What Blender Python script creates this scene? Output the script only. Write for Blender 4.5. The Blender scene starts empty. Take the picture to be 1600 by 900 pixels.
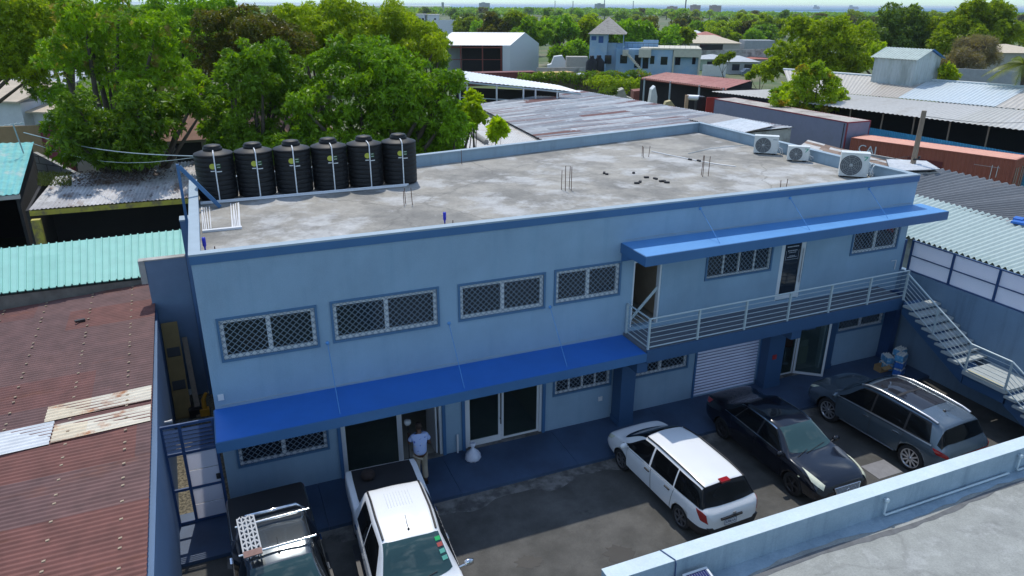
import bpy, math, random
import numpy as np
from mathutils import Vector, Matrix

HAZE = 0.00010
# ------------------------------------------------------------------ camera, sky, sun, exposure
SC = bpy.context.scene
COL = SC.collection
R = math.radians
CAM_POS = Vector((0.8199, -17.2644, 12.4247))
YAW, PITCH, ROLL, FOC = 0.3957, 0.3752, 0.0053, 1122.82
_fw = Vector((math.sin(YAW)*math.cos(PITCH), math.cos(YAW)*math.cos(PITCH), -math.sin(PITCH)))
_rt = Vector((math.cos(YAW), -math.sin(YAW), 0))
_up = _rt.cross(_fw)
_c, _s = math.cos(ROLL), math.sin(ROLL)
_r2 = _rt*_c + _up*_s
_u2 = _up*_c - _rt*_s
cd = bpy.data.cameras.new('camera')
cam = bpy.data.objects.new('camera', cd)
COL.objects.link(cam)
m3 = Matrix((_r2, _u2, -_fw)).transposed()
cam.matrix_world = Matrix.Translation(CAM_POS) @ m3.to_4x4()
cd.sensor_width = 36
cd.lens = FOC/1600*36
cd.clip_start = 0.1
cd.clip_end = 60000
SC.camera = cam

SUN_EL, SUN_AZ = R(60), R(9)           # azimuth measured from +y (behind the office) towards +x
w = bpy.data.worlds.new('World')
SC.world = w
w.use_nodes = True
nt = w.node_tree
nt.nodes.clear()
sky = nt.nodes.new('ShaderNodeTexSky')
sky.sky_type = 'NISHITA'
sky.sun_disc = False
sky.sun_elevation = SUN_EL
sky.sun_rotation = SUN_AZ
sky.air_density = 1.0
sky.dust_density = 0.1
sky.ozone_density = 1.2
# soft cumulus in the sky (they show as reflections in the car glass)
tc = nt.nodes.new('ShaderNodeTexCoord')
mp = nt.nodes.new('ShaderNodeMapping')
mp.inputs['Scale'].default_value = (1.0, 1.0, 2.2)
nz = nt.nodes.new('ShaderNodeTexNoise')
nz.inputs['Scale'].default_value = 2.6
nz.inputs['Detail'].default_value = 7
nz.inputs['Roughness'].default_value = 0.55
rp = nt.nodes.new('ShaderNodeValToRGB')
rp.color_ramp.elements[0].position = 0.52
rp.color_ramp.elements[1].position = 0.68
sx = nt.nodes.new('ShaderNodeSeparateXYZ')
mr = nt.nodes.new('ShaderNodeMapRange')
mr.inputs['From Min'].default_value = 0.10
mr.inputs['From Max'].default_value = 0.35
mm = nt.nodes.new('ShaderNodeMath'); mm.operation = 'MULTIPLY'
mx = nt.nodes.new('ShaderNodeMixRGB')
mx.inputs['Color2'].default_value = (8.5, 9.6, 11.0, 1)
bg = nt.nodes.new('ShaderNodeBackground')
bg.inputs['Strength'].default_value = 0.15
wo = nt.nodes.new('ShaderNodeOutputWorld')
L_ = nt.links.new
L_(tc.outputs['Generated'], mp.inputs['Vector']); L_(mp.outputs[0], nz.inputs['Vector'])
L_(nz.outputs['Fac'], rp.inputs['Fac']); L_(tc.outputs['Generated'], sx.inputs[0])
L_(sx.outputs['Z'], mr.inputs['Value']); L_(rp.outputs['Color'], mm.inputs[0]); L_(mr.outputs[0], mm.inputs[1])
hz_ = nt.nodes.new('ShaderNodeMapRange'); hz_.inputs['From Max'].default_value = 0.30
ht = nt.nodes.new('ShaderNodeMixRGB'); ht.blend_type = 'MULTIPLY'; ht.inputs['Color2'].default_value = (0.42, 0.62, 0.80, 1)   # bluer air low over the sea
hz_.inputs['To Min'].default_value = 1.0; hz_.inputs['To Max'].default_value = 0.0
L_(sx.outputs['Z'], hz_.inputs['Value']); L_(hz_.outputs[0], ht.inputs['Fac']); L_(sky.outputs[0], ht.inputs['Color1'])
L_(mm.outputs[0], mx.inputs['Fac']); L_(ht.outputs[0], mx.inputs['Color1'])
L_(mx.outputs[0], bg.inputs['Color']); L_(bg.outputs[0], wo.inputs['Surface'])

sd = bpy.data.lights.new('sun', 'SUN')
sd.energy = 2.6
sd.angle = R(0.5)
sd.color = (1.0, 0.95, 0.87)
sun = bpy.data.objects.new('sun', sd)
COL.objects.link(sun)
_sd = Vector((math.sin(SUN_AZ)*math.cos(SUN_EL), math.cos(SUN_AZ)*math.cos(SUN_EL), math.sin(SUN_EL)))
sun.rotation_euler = _sd.to_track_quat('Z', 'Y').to_euler()
sun.location = (0, 0, 60)

SC.view_settings.view_transform = 'Standard'
SC.view_settings.look = 'None'
SC.view_settings.exposure = 0.36
SC.view_settings.gamma = 1
SC.view_settings.use_curve_mapping = False
SC.render.resolution_x = 1024
SC.render.resolution_y = 576
SC.render.engine = 'CYCLES'
SC.cycles.max_bounces = 6
SC.cycles.volume_bounces = 0
SC.cycles.transparent_max_bounces = 8

# ------------------------------------------------------------------ helpers
rnd = random.Random(7)
def _ray(px, py):
    return _fw + _r2*((px-800)/FOC) + _u2*((450-py)/FOC)
def at(px, py, z):                       # survey point: the spot at height z seen at this bearing
    d = _ray(px, py)
    return CAM_POS + d*((z-CAM_POS.z)/d.z)
def dep(px, py, depth):                  # survey point at a known distance
    return CAM_POS + _ray(px, py)*depth
def atx(px, py, x):
    d = _ray(px, py); return CAM_POS + d*((x-CAM_POS.x)/d.x)
def aty(px, py, y):
    d = _ray(px, py); return CAM_POS + d*((y-CAM_POS.y)/d.y)

ORG = {}
class MB:
    def __init__(s):
        s.v = []; s.f = []; s.m = []; s.uv = {}; s.sm = set()
    def add(s, vs, fs, mi=0, smooth=False):
        o = len(s.v)
        s.v += [tuple(p) for p in vs]
        for f in fs:
            if smooth: s.sm.add(len(s.f))
            s.f.append(tuple(i+o for i in f)); s.m.append(mi)
    def box(s, x0, x1, y0, y1, z0, z1, mi=0):
        s.add([(x0,y0,z0),(x1,y0,z0),(x1,y1,z0),(x0,y1,z0),(x0,y0,z1),(x1,y0,z1),(x1,y1,z1),(x0,y1,z1)],
              [(0,3,2,1),(4,5,6,7),(0,1,5,4),(1,2,6,5),(2,3,7,6),(3,0,4,7)], mi)
        return s
    def obox(s, c, ax, ay, az, mi=0):    # box from centre and three half-axis vectors
        c = Vector(c); ax = Vector(ax); ay = Vector(ay); az = Vector(az)
        vs = [c-ax-ay-az, c+ax-ay-az, c+ax+ay-az, c-ax+ay-az, c-ax-ay+az, c+ax-ay+az, c+ax+ay+az, c-ax+ay+az]
        s.add(vs, [(0,3,2,1),(4,5,6,7),(0,1,5,4),(1,2,6,5),(2,3,7,6),(3,0,4,7)], mi)
        return s
    def ext(s, poly, vec, mi=0):         # prism: polygon of 3D points swept along vec
        n = len(poly); vec = Vector(vec)
        a = [Vector(p) for p in poly]; b = [p+vec for p in a]
        nrm = Vector((0,0,0))
        for i in range(n): nrm += (a[i]-a[0]).cross(a[(i+1) % n]-a[0])
        flip = nrm.dot(vec) > 0
        f1 = list(range(n)); f2 = list(range(n, 2*n))
        side = [(i, (i+1) % n, (i+1) % n+n, i+n) for i in range(n)]
        if flip: fs = [tuple(reversed(f1)), tuple(f2)]+side
        else: fs = [tuple(f1), tuple(reversed(f2))]+[tuple(reversed(q)) for q in side]
        s.add(a+b, fs, mi)
        return s
    def tube(s, pts, r, n=6, mi=0, caps=True, smooth=True):
        pts = [Vector(p) for p in pts]
        rs = r if isinstance(r, (list, tuple)) else [r]*len(pts)
        rings = []; prev = None
        for i, p in enumerate(pts):
            d = (pts[min(i+1, len(pts)-1)]-pts[max(i-1, 0)])
            d = d.normalized() if d.length > 1e-9 else Vector((0,0,1))
            if prev is None:
                a = d.cross(Vector((0,0,1)))
                if a.length < 1e-3: a = Vector((1,0,0))
            else: a = prev-d*prev.dot(d)
            a = a.normalized(); prev = a; b = d.cross(a)
            rings.append([p+(a*math.cos(2*math.pi*k/n)+b*math.sin(2*math.pi*k/n))*rs[i] for k in range(n)])
        vs = [p for rg in rings for p in rg]; fs = []
        for i in range(len(pts)-1):
            for k in range(n):
                k2 = (k+1) % n
                fs.append((i*n+k, i*n+k2, (i+1)*n+k2, (i+1)*n+k))
        s.add(vs, fs, mi, smooth)
        if caps: s.add(rings[0], [tuple(reversed(range(n)))], mi); s.add(rings[-1], [tuple(range(n))], mi)
        return s
    def lathe(s, prof, c=(0,0,0), n=24, axis='z', mi=0, smooth=True):
        vs = []; fs = []; m = len(prof)
        for k in range(n):
            a = 2*math.pi*k/n
            for (r, z) in prof:
                if axis == 'z': vs.append((c[0]+r*math.cos(a), c[1]+r*math.sin(a), c[2]+z))
                elif axis == 'x': vs.append((c[0]+z, c[1]+r*math.cos(a), c[2]+r*math.sin(a)))
                else: vs.append((c[0]+r*math.sin(a), c[1]+z, c[2]+r*math.cos(a)))
        for k in range(n):
            k2 = (k+1) % n
            for j in range(m-1):
                fs.append((k*m+j, k2*m+j, k2*m+j+1, k*m+j+1))
        s.add(vs, fs, mi, smooth)
        return s
    def grid(s, P, mi=0, smooth=True, uv=None):
        nu = len(P); nv = len(P[0]); o = len(s.v)
        s.v += [tuple(p) for row in P for p in row]
        for i in range(nu-1):
            for j in range(nv-1):
                idx = len(s.f)
                s.f.append((o+i*nv+j, o+(i+1)*nv+j, o+(i+1)*nv+j+1, o+i*nv+j+1)); s.m.append(mi)
                if smooth: s.sm.add(idx)
                if uv is not None: s.uv[idx] = [uv[i][j], uv[i+1][j], uv[i+1][j+1], uv[i][j+1]]
        return s
    def build(s, name, mats, parent=None, origin=None):
        if not isinstance(mats, (list, tuple)): mats = [mats]
        me = bpy.data.meshes.new(name)
        o = bpy.data.objects.new(name, me)
        COL.objects.link(o)
        if parent is not None:
            off = ORG.get(parent.name, Vector((0,0,0)))
            o.parent = parent
        else:
            if origin is None:
                a = np.array(s.v); lo = a.min(0); hi = a.max(0)
                origin = ((lo[0]+hi[0])/2, (lo[1]+hi[1])/2, lo[2])
            off = Vector(origin)
            o.location = off
        ORG[o.name] = off
        me.from_pydata([(p[0]-off.x, p[1]-off.y, p[2]-off.z) for p in s.v], [], s.f)
        for m in mats: me.materials.append(m)
        me.polygons.foreach_set('material_index', s.m)
        if s.sm: me.polygons.foreach_set('use_smooth', [i in s.sm for i in range(len(s.f))])
        if s.uv:
            ul = me.uv_layers.new(name='UVMap')
            for p in me.polygons:
                if p.index in s.uv:
                    for li, t in zip(p.loop_indices, s.uv[p.index]): ul.data[li].uv = t
        me.update()
        return o

def tag(o, label=None, cat=None, group=None, kind=None):
    if label: o['label'] = label
    if cat: o['category'] = cat
    if group: o['group'] = group
    if kind: o['kind'] = kind
    return o
def thing(name, label, cat, loc=(0,0,0), group=None):
    o = bpy.data.objects.new(name, None)
    o.empty_display_size = 0.3
    COL.objects.link(o)
    o.location = loc
    ORG[o.name] = Vector(loc)
    return tag(o, label, cat, group)
def structure(o): o['kind'] = 'structure'; return o
def copy_tree(o, parent=None):
    c = o.copy(); COL.objects.link(c); c.parent = parent
    for ch in list(o.children): copy_tree(ch, c)
    return c
def bake(o):                              # turn evaluated modifiers / text into plain mesh data
    dg = bpy.context.evaluated_depsgraph_get()
    dg.update()
    return bpy.data.meshes.new_from_object(o.evaluated_get(dg))
def text_mesh(body, size, extr=0.003):
    cu = bpy.data.curves.new('t', 'FONT'); cu.body = body; cu.size = size; cu.extrude = extr
    cu.align_x = 'CENTER'; cu.align_y = 'CENTER'
    o = bpy.data.objects.new('t', cu); COL.objects.link(o)
    me = bake(o); vs = [tuple(v.co) for v in me.vertices]; fs = [tuple(p.vertices) for p in me.polygons]
    bpy.data.objects.remove(o); bpy.data.curves.remove(cu); bpy.data.meshes.remove(me)
    return vs, fs
def put_text(mb, body, size, c, ux, uy, mi=0, extr=0.003, sx=1.0):
    vs, fs = text_mesh(body, size, extr)
    c = Vector(c); ux = Vector(ux).normalized(); uy = Vector(uy).normalized(); n = ux.cross(uy)
    mb.add([c+ux*p[0]*sx+uy*p[1]+n*p[2] for p in vs], fs, mi)

# ------------------------------------------------------------------ materials
def _nodes(name):
    m = bpy.data.materials.new(name); m.use_nodes = True
    t = m.node_tree; b = t.nodes['Principled BSDF']
    return m, t, b
def mat(name, c, rough=0.6, metal=0.0, var=0.12, vs=2.5, c2=None, s2=0.6, t2=0.55, w2=0.08, k2=1.0,
        c3=None, s3=3.0, t3=0.6, w3=0.05, k3=1.0, bump=0.0, bs=30, coat=0.0, stretch=(1,1,1), fine=0.0, spec=0.5, streak=None, crack=None):
    m, t, b = _nodes(name)
    N = t.nodes.new; K = t.links.new
    tc = N('ShaderNodeTexCoord'); mp = N('ShaderNodeMapping'); mp.inputs['Scale'].default_value = stretch
    K(tc.outputs['Object'], mp.inputs[0]); vec = mp.outputs[0]
    def noise(sc, det=5, ro=0.6):
        n = N('ShaderNodeTexNoise'); n.inputs['Scale'].default_value = sc
        n.inputs['Detail'].default_value = det; n.inputs['Roughness'].default_value = ro
        K(vec, n.inputs['Vector']); return n.outputs['Fac']
    col = N('ShaderNodeRGB'); col.outputs[0].default_value = (*c, 1); cur = col.outputs[0]
    def layer(cc, sc, th, wd, k):
        nonlocal cur
        r = N('ShaderNodeMapRange'); r.inputs['From Min'].default_value = th-wd; r.inputs['From Max'].default_value = th+wd
        r.inputs['To Max'].default_value = k
        K(noise(sc, 8, 0.65), r.inputs['Value'])
        x = N('ShaderNodeMixRGB'); x.inputs['Color2'].default_value = (*cc, 1)
        K(r.outputs[0], x.inputs['Fac']); K(cur, x.inputs['Color1']); cur = x.outputs[0]
    if c2: layer(c2, s2, t2, w2, k2)
    if c3: layer(c3, s3, t3, w3, k3)
    def vary(sc, amt):
        nonlocal cur
        r = N('ShaderNodeMapRange'); r.inputs['From Min'].default_value = 0.25; r.inputs['From Max'].default_value = 0.75
        r.inputs['To Min'].default_value = 1-amt; r.inputs['To Max'].default_value = 1+amt
        K(noise(sc), r.inputs['Value'])
        x = N('ShaderNodeVectorMath'); x.operation = 'SCALE'
        K(cur, x.inputs[0]); K(r.outputs[0], x.inputs['Scale']); cur = x.outputs[0]
    if streak:                            # rain runs: noise drawn out vertically
        ms_ = N('ShaderNodeMapping'); ms_.inputs['Scale'].default_value = (3.2, 3.2, .20); K(tc.outputs['Object'], ms_.inputs[0])
        n = N('ShaderNodeTexNoise'); n.inputs['Scale'].default_value = 1; n.inputs['Detail'].default_value = 6; n.inputs['Roughness'].default_value = .7; K(ms_.outputs[0], n.inputs['Vector'])
        r = N('ShaderNodeMapRange'); r.inputs['From Min'].default_value = .5; r.inputs['From Max'].default_value = .72; r.inputs['To Max'].default_value = streak[1]; K(n.outputs['Fac'], r.inputs['Value'])
        x = N('ShaderNodeMixRGB'); x.inputs['Color2'].default_value = (*streak[0], 1); K(r.outputs[0], x.inputs['Fac']); K(cur, x.inputs['Color1']); cur = x.outputs[0]
    if crack:                             # wandering hairline cracks and pour joints
        nd = N('ShaderNodeTexNoise'); nd.inputs['Scale'].default_value = 1.1; nd.inputs['Detail'].default_value = 6; K(vec, nd.inputs['Vector'])
        ad = N('ShaderNodeMixRGB'); ad.blend_type = 'ADD'; ad.inputs['Fac'].default_value = 1.2; K(vec, ad.inputs['Color1']); K(nd.outputs['Color'], ad.inputs['Color2'])
        vo = N('ShaderNodeTexVoronoi'); vo.feature = 'DISTANCE_TO_EDGE'; vo.inputs['Scale'].default_value = crack[1]; K(ad.outputs[0], vo.inputs['Vector'])
        r = N('ShaderNodeMapRange'); r.inputs['From Min'].default_value = .0; r.inputs['From Max'].default_value = crack[2]; r.inputs['To Min'].default_value = crack[3]; r.inputs['To Max'].default_value = 0; K(vo.outputs['Distance'], r.inputs['Value'])
        x = N('ShaderNodeMixRGB'); x.inputs['Color2'].default_value = (*crack[0], 1); K(r.outputs[0], x.inputs['Fac']); K(cur, x.inputs['Color1']); cur = x.outputs[0]
    if var: vary(vs, var)
    if fine: vary(bs, fine)
    K(cur, b.inputs['Base Color'])
    b.inputs['Roughness'].default_value = rough
    b.inputs['Metallic'].default_value = metal
    b.inputs['Specular IOR Level'].default_value = spec
    if coat:
        b.inputs['Coat Weight'].default_value = coat; b.inputs['Coat Roughness'].default_value = 0.04
    if bump:
        bp = N('ShaderNodeBump'); bp.inputs['Strength'].default_value = bump; bp.inputs['Distance'].default_value = 0.02
        K(noise(bs, 3), bp.inputs['Height']); K(bp.outputs[0], b.inputs['Normal'])
    return m
def sheet_mat(name, cols, rust=None, rk=0.8, rt=0.62, rs=(1.2, 0.18), sw=0.75, sl=3.2, rough=0.45, metal=0.0, var=0.12, spot=None, spt=0.7, sps=3.0):
    """corrugated sheeting: uv in metres (u across the ridges, v along them); each sheet its own tone, rust runs along the ridges"""
    m, t, b = _nodes(name)
    N = t.nodes.new; K = t.links.new
    uv = N('ShaderNodeUVMap'); sp = N('ShaderNodeSeparateXYZ'); K(uv.outputs[0], sp.inputs[0])
    def ma(op, a, bb):
        x = N('ShaderNodeMath'); x.operation = op
        for i, q in enumerate((a, bb)):
            if isinstance(q, (int, float)): x.inputs[i].default_value = q
            else: K(q, x.inputs[i])
        return x.outputs[0]
    cu = ma('FLOOR', ma('DIVIDE', sp.outputs[0], sw), 0)
    wn1 = N('ShaderNodeTexWhiteNoise'); wn1.noise_dimensions = '1D'; K(cu, wn1.inputs['W'])
    cv = ma('FLOOR', ma('ADD', ma('DIVIDE', sp.outputs[1], sl), wn1.outputs['Value']), 0)
    cb = N('ShaderNodeCombineXYZ'); K(cu, cb.inputs[0]); K(cv, cb.inputs[1])
    wn = N('ShaderNodeTexWhiteNoise'); wn.noise_dimensions = '2D'; K(cb.outputs[0], wn.inputs['Vector'])
    rp = N('ShaderNodeValToRGB'); rp.color_ramp.interpolation = 'CONSTANT' if len(cols) > 2 else 'LINEAR'
    el = rp.color_ramp.elements
    while len(el) > 1: el.remove(el[-1])
    for i, (p, c) in enumerate(cols):
        e = el[0] if i == 0 else el.new(p)
        e.position = p; e.color = (*c, 1)
    K(wn.outputs['Value'], rp.inputs['Fac']); cur = rp.outputs['Color']
    def streak(c, sc, th, wd, k):
        nonlocal cur
        mp = N('ShaderNodeMapping'); mp.inputs['Scale'].default_value = (sc[0], sc[1], 1); K(uv.outputs[0], mp.inputs[0])
        n = N('ShaderNodeTexNoise'); n.inputs['Scale'].default_value = 1; n.inputs['Detail'].default_value = 8; n.inputs['Roughness'].default_value = 0.7
        K(mp.outputs[0], n.inputs['Vector'])
        r = N('ShaderNodeMapRange'); r.inputs['From Min'].default_value = th-wd; r.inputs['From Max'].default_value = th+wd; r.inputs['To Max'].default_value = k
        K(n.outputs['Fac'], r.inputs['Value'])
        x = N('ShaderNodeMixRGB'); x.inputs['Color2'].default_value = (*c, 1)
        K(r.outputs[0], x.inputs['Fac']); K(cur, x.inputs['Color1']); cur = x.outputs[0]
    if rust: streak(rust, rs, rt, 0.05, rk)
    if spot: streak(spot, (sps, sps), spt, 0.03, 0.9)
    n = N('ShaderNodeTexNoise'); n.inputs['Scale'].default_value = 2.2; n.inputs['Detail'].default_value = 8
    K(uv.outputs[0], n.inputs['Vector'])
    r = N('ShaderNodeMapRange'); r.inputs['From Min'].default_value = .3; r.inputs['From Max'].default_value = .7
    r.inputs['To Min'].default_value = 1-var; r.inputs['To Max'].default_value = 1+var; K(n.outputs['Fac'], r.inputs['Value'])
    x = N('ShaderNodeVectorMath'); x.operation = 'SCALE'; K(cur, x.inputs[0]); K(r.outputs[0], x.inputs['Scale'])
    K(x.outputs[0], b.inputs['Base Color'])
    b.inputs['Roughness'].default_value = rough; b.inputs['Metallic'].default_value = metal
    return m
def leaf_mat(name, c, cy, tip=None, tipk=0.0, gloss=0.42, tl=0.42):
    m, t, b = _nodes(name)
    N = t.nodes.new; K = t.links.new
    g = N('ShaderNodeNewGeometry'); tc = N('ShaderNodeTexCoord'); oi = N('ShaderNodeObjectInfo')
    n = N('ShaderNodeTexNoise'); n.inputs['Scale'].default_value = 0.55; n.inputs['Detail'].default_value = 3
    K(g.outputs['Position'], n.inputs['Vector'])
    r1 = N('ShaderNodeMapRange'); r1.inputs['From Min'].default_value = .35; r1.inputs['From Max'].default_value = .68; K(n.outputs['Fac'], r1.inputs['Value'])
    mx1 = N('ShaderNodeMixRGB'); mx1.inputs['Color1'].default_value = (*c, 1); mx1.inputs['Color2'].default_value = (*cy, 1)
    ad = N('ShaderNodeMath'); ad.operation = 'MULTIPLY_ADD'; ad.inputs[1].default_value = 0.6; K(g.outputs['Random Per Island'], ad.inputs[0])
    ml = N('ShaderNodeMath'); ml.operation = 'MULTIPLY'; ml.inputs[1].default_value = 0.6; K(r1.outputs[0], ml.inputs[0]); K(ml.outputs[0], ad.inputs[2])
    K(ad.outputs[0], mx1.inputs['Fac']); cur = mx1.outputs[0]
    if tip:
        n2 = N('ShaderNodeTexNoise'); n2.inputs['Scale'].default_value = 0.9; K(g.outputs['Position'], n2.inputs['Vector'])
        r2 = N('ShaderNodeMapRange'); r2.inputs['From Min'].default_value = .58; r2.inputs['From Max'].default_value = .66; r2.inputs['To Max'].default_value = tipk
        K(n2.outputs['Fac'], r2.inputs['Value'])
        mx2 = N('ShaderNodeMixRGB'); mx2.inputs['Color2'].default_value = (*tip, 1); K(r2.outputs[0], mx2.inputs['Fac']); K(cur, mx2.inputs['Color1']); cur = mx2.outputs[0]
    r3 = N('ShaderNodeMapRange'); r3.inputs['To Min'].default_value = 0.7; r3.inputs['To Max'].default_value = 1.3; K(oi.outputs['Random'], r3.inputs['Value'])
    sc = N('ShaderNodeVectorMath'); sc.operation = 'SCALE'; K(cur, sc.inputs[0]); K(r3.outputs[0], sc.inputs['Scale']); cur = sc.outputs[0]
    K(cur, b.inputs['Base Color']); b.inputs['Roughness'].default_value = gloss
    b.inputs['Specular IOR Level'].default_value = 0.3
    tr = N('ShaderNodeBsdfTranslucent'); sc2 = N('ShaderNodeVectorMath'); sc2.operation = 'MULTIPLY'
    sc2.inputs[1].default_value = (1.45, 1.5, 0.25); K(cur, sc2.inputs[0]); K(sc2.outputs[0], tr.inputs['Color'])
    ms = N('ShaderNodeMixShader'); ms.inputs['Fac'].default_value = tl
    out = t.nodes['Material Output']
    K(b.outputs[0], ms.inputs[1]); K(tr.outputs[0], ms.inputs[2]); K(ms.outputs[0], out.inputs['Surface'])
    return m
def glass_mat(name, tint, transp, rough=0.03, spec=.6):
    m, t, b = _nodes(name)
    N = t.nodes.new; K = t.links.new
    b.inputs['Base Color'].default_value = (*tint, 1); b.inputs['Roughness'].default_value = rough
    b.inputs['Specular IOR Level'].default_value = spec
    if transp > 0:
        tr = N('ShaderNodeBsdfTransparent'); tr.inputs['Color'].default_value = (0.75, 0.85, 0.85, 1)
        ms = N('ShaderNodeMixShader'); ms.inputs['Fac'].default_value = transp
        K(b.outputs[0], ms.inputs[1]); K(tr.outputs[0], ms.inputs[2]); K(ms.outputs[0], t.nodes['Material Output'].inputs['Surface'])
    return m

M = {}
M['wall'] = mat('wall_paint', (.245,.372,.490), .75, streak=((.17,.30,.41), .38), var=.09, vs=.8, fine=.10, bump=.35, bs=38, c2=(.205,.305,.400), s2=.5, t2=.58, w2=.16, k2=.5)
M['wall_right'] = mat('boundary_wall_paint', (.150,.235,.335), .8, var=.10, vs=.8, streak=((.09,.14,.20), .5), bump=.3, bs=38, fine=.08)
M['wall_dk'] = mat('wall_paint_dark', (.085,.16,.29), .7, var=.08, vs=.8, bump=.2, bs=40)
M['trim'] = mat('trim_blue', (.042,.135,.29), .55, var=.08, vs=1.2, bump=.1, bs=40)
M['trim_shade'] = mat('trim_blue_shaded', (.030,.085,.180), .55, var=.08, vs=1.2, bump=.1, bs=40)  # trim blue darkened: shade on columns, beams and stringer put into the colour
M['wall_in'] = mat('parapet_paint', (.27,.37,.45), .75, streak=((.20,.26,.30), .5), var=.09, vs=1.2, bump=.2, bs=38)
M['trim_dk'] = mat('trim_navy', (.022,.06,.16), .5, var=.1)
M['canopy'] = mat('canopy_blue', (.014,.125,.47), .5, var=.10, vs=1.0, c2=(.022,.14,.47), s2=.45, t2=.55, w2=.2, k2=.6, bump=.1, bs=30)
M['canopy2'] = mat('canopy_blue_faded', (.075,.255,.56), .55, var=.10, vs=1.0, c2=(.11,.31,.60), s2=.6, t2=.55, w2=.2, k2=.7, bump=.1, bs=30)
M['coping'] = mat('coping_paint', (.27,.35,.41), .6, var=.08, vs=2, bump=.15, bs=30)
M['concrete'] = mat('roof_concrete', (.305,.288,.252), .9, crack=((.14,.135,.12), .13, .006, .6), var=.22, vs=1.7, c2=(.175,.17,.155), s2=.33, t2=.52, w2=.07, k2=.85,
                    c3=(.42,.42,.41), s3=.55, t3=.56, w3=.05, k3=.85, bump=.4, bs=14, fine=.12)
M['concrete2'] = mat('near_roof_concrete', (.29,.30,.28), .9, crack=((.17,.17,.16), .16, .008, .35), var=.15, vs=2.0, c2=(.20,.205,.195), s2=1.1, t2=.56, w2=.08, k2=.7,
                     c3=(.38,.39,.375), s3=1.9, t3=.58, w3=.05, k3=.6, bump=.5, bs=30, fine=.15)
M['white'] = mat('white_paint', (.64,.67,.69), .45, var=.05)
M['offwhite'] = mat('offwhite_plastic', (.62,.64,.62), .45, var=.06, c2=(.5,.5,.46), s2=4, t2=.62, k2=.5)
M['pvc'] = mat('pvc_white', (.74,.75,.76), .35, var=.05)
M['frame_blue'] = mat('grille_blue', (.06,.15,.27), .5, var=.08)
M['grille'] = mat('grille_bar', (.20,.27,.34), .5, var=.1)
M['pane'] = glass_mat('window_glass', (.012,.018,.028), 0, .06)
M['glass'] = glass_mat('door_glass', (.02,.028,.03), .72, .03, .4)
M['glass_lit'] = glass_mat('clear_glass', (.05,.08,.085), .55, .03)
M['dark'] = mat('dark_interior', (.03,.03,.032), .9, var=.1)  # near-black: shade inside the open sheds put into the colour; rubble too
M['floor_in'] = mat('interior_tile', (.42,.40,.35), .5, var=.1)
M['asphalt'] = mat('asphalt', (.066,.065,.060), .88, var=.22, vs=1.4, c2=(.115,.112,.105), s2=.35, t2=.56, w2=.12, k2=.8, c3=(.028,.027,.026), s3=.9, t3=.69, w3=.04, k3=.7, bump=.5, bs=60, fine=.22)
M['worn'] = mat('worn_concrete_edge', (.18,.175,.165), .9, var=.3, vs=4, c2=(.06,.06,.058), s2=2.2, t2=.50, w2=.08, k2=.9, bump=.5, bs=40)
M['pave'] = mat('pavement_paint', (.042,.080,.150), .6, var=.14, vs=1.2, c2=(.030,.050,.095), s2=.8, t2=.57, w2=.12, k2=.8, bump=.1, bs=40)
M['gravel'] = mat('gravel', (.19,.17,.12), .95, var=.6, vs=16, c2=(.05,.045,.035), s2=14, t2=.52, w2=.06, k2=.9, bump=1.0, bs=50)
M['ground'] = mat('dry_ground', (.15,.14,.075), .95, var=.25, vs=.25, c2=(.07,.11,.03), s2=.05, t2=.46, w2=.08, c3=(.26,.23,.17), s3=.09, t3=.6, w3=.05, k3=.7)
M['steel_rail'] = mat('railing_steel', (.42,.50,.52), .4, var=.06, metal=.1)
M['black_tank'] = mat('tank_plastic', (.010,.011,.013), .55, var=.1, spec=.3)
M['black'] = mat('black_plastic', (.015,.015,.017), .5, var=.1)
M['rubber'] = mat('rubber', (.018,.018,.019), .8, var=.1)
M['chrome'] = mat('chrome', (.75,.76,.78), .12, metal=1.0, var=0)
M['alu'] = mat('aluminium', (.55,.56,.58), .3, metal=.9, var=.04)
M['rust_rod'] = mat('rusty_rod', (.11,.055,.035), .9, var=.3, vs=9)
M['wood'] = mat('weathered_wood', (.23,.18,.13), .85, var=.25, vs=3, stretch=(6,6,1))
M['plank'] = mat('plank', (.26,.175,.065), .85, var=.2, vs=3)
M['bark'] = mat('bark', (.085,.068,.05), .95, var=.3, vs=3, bump=.8, bs=8)
M['block'] = mat('block_wall', (.42,.41,.38), .95, var=.2, vs=1.4, c2=(.20,.19,.17), s2=.8, t2=.56)
# ------------------------------------------------------------------ ground, court, sea
def disc(name, m, r0, r1, a0, a1, z, n=96):
    mb = MB(); vs = []; fs = []
    for i in range(n+1):
        a = a0+(a1-a0)*i/n
        vs += [(math.sin(a)*r0, math.cos(a)*r0, z), (math.sin(a)*r1, math.cos(a)*r1, z)]
    for i in range(n): fs.append((2*i, 2*i+2, 2*i+3, 2*i+1))
    mb.add(vs, fs); return structure(mb.build(name, m, origin=(0,0,z)))
mb = MB()
g_ = 7000
mb.add([(-g_,-g_,-.12),(g_,-g_,-.12),(g_,g_,-.12),(-g_,g_,-.12)], [(0,1,2,3)])
structure(mb.build('ground', M['ground'], origin=(0,0,-.12)))
mb = MB(); mb.box(-1.35, 23.5, -9.3, -1.9, -.11, 0)
structure(mb.build('courtyard', M['asphalt']))
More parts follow.
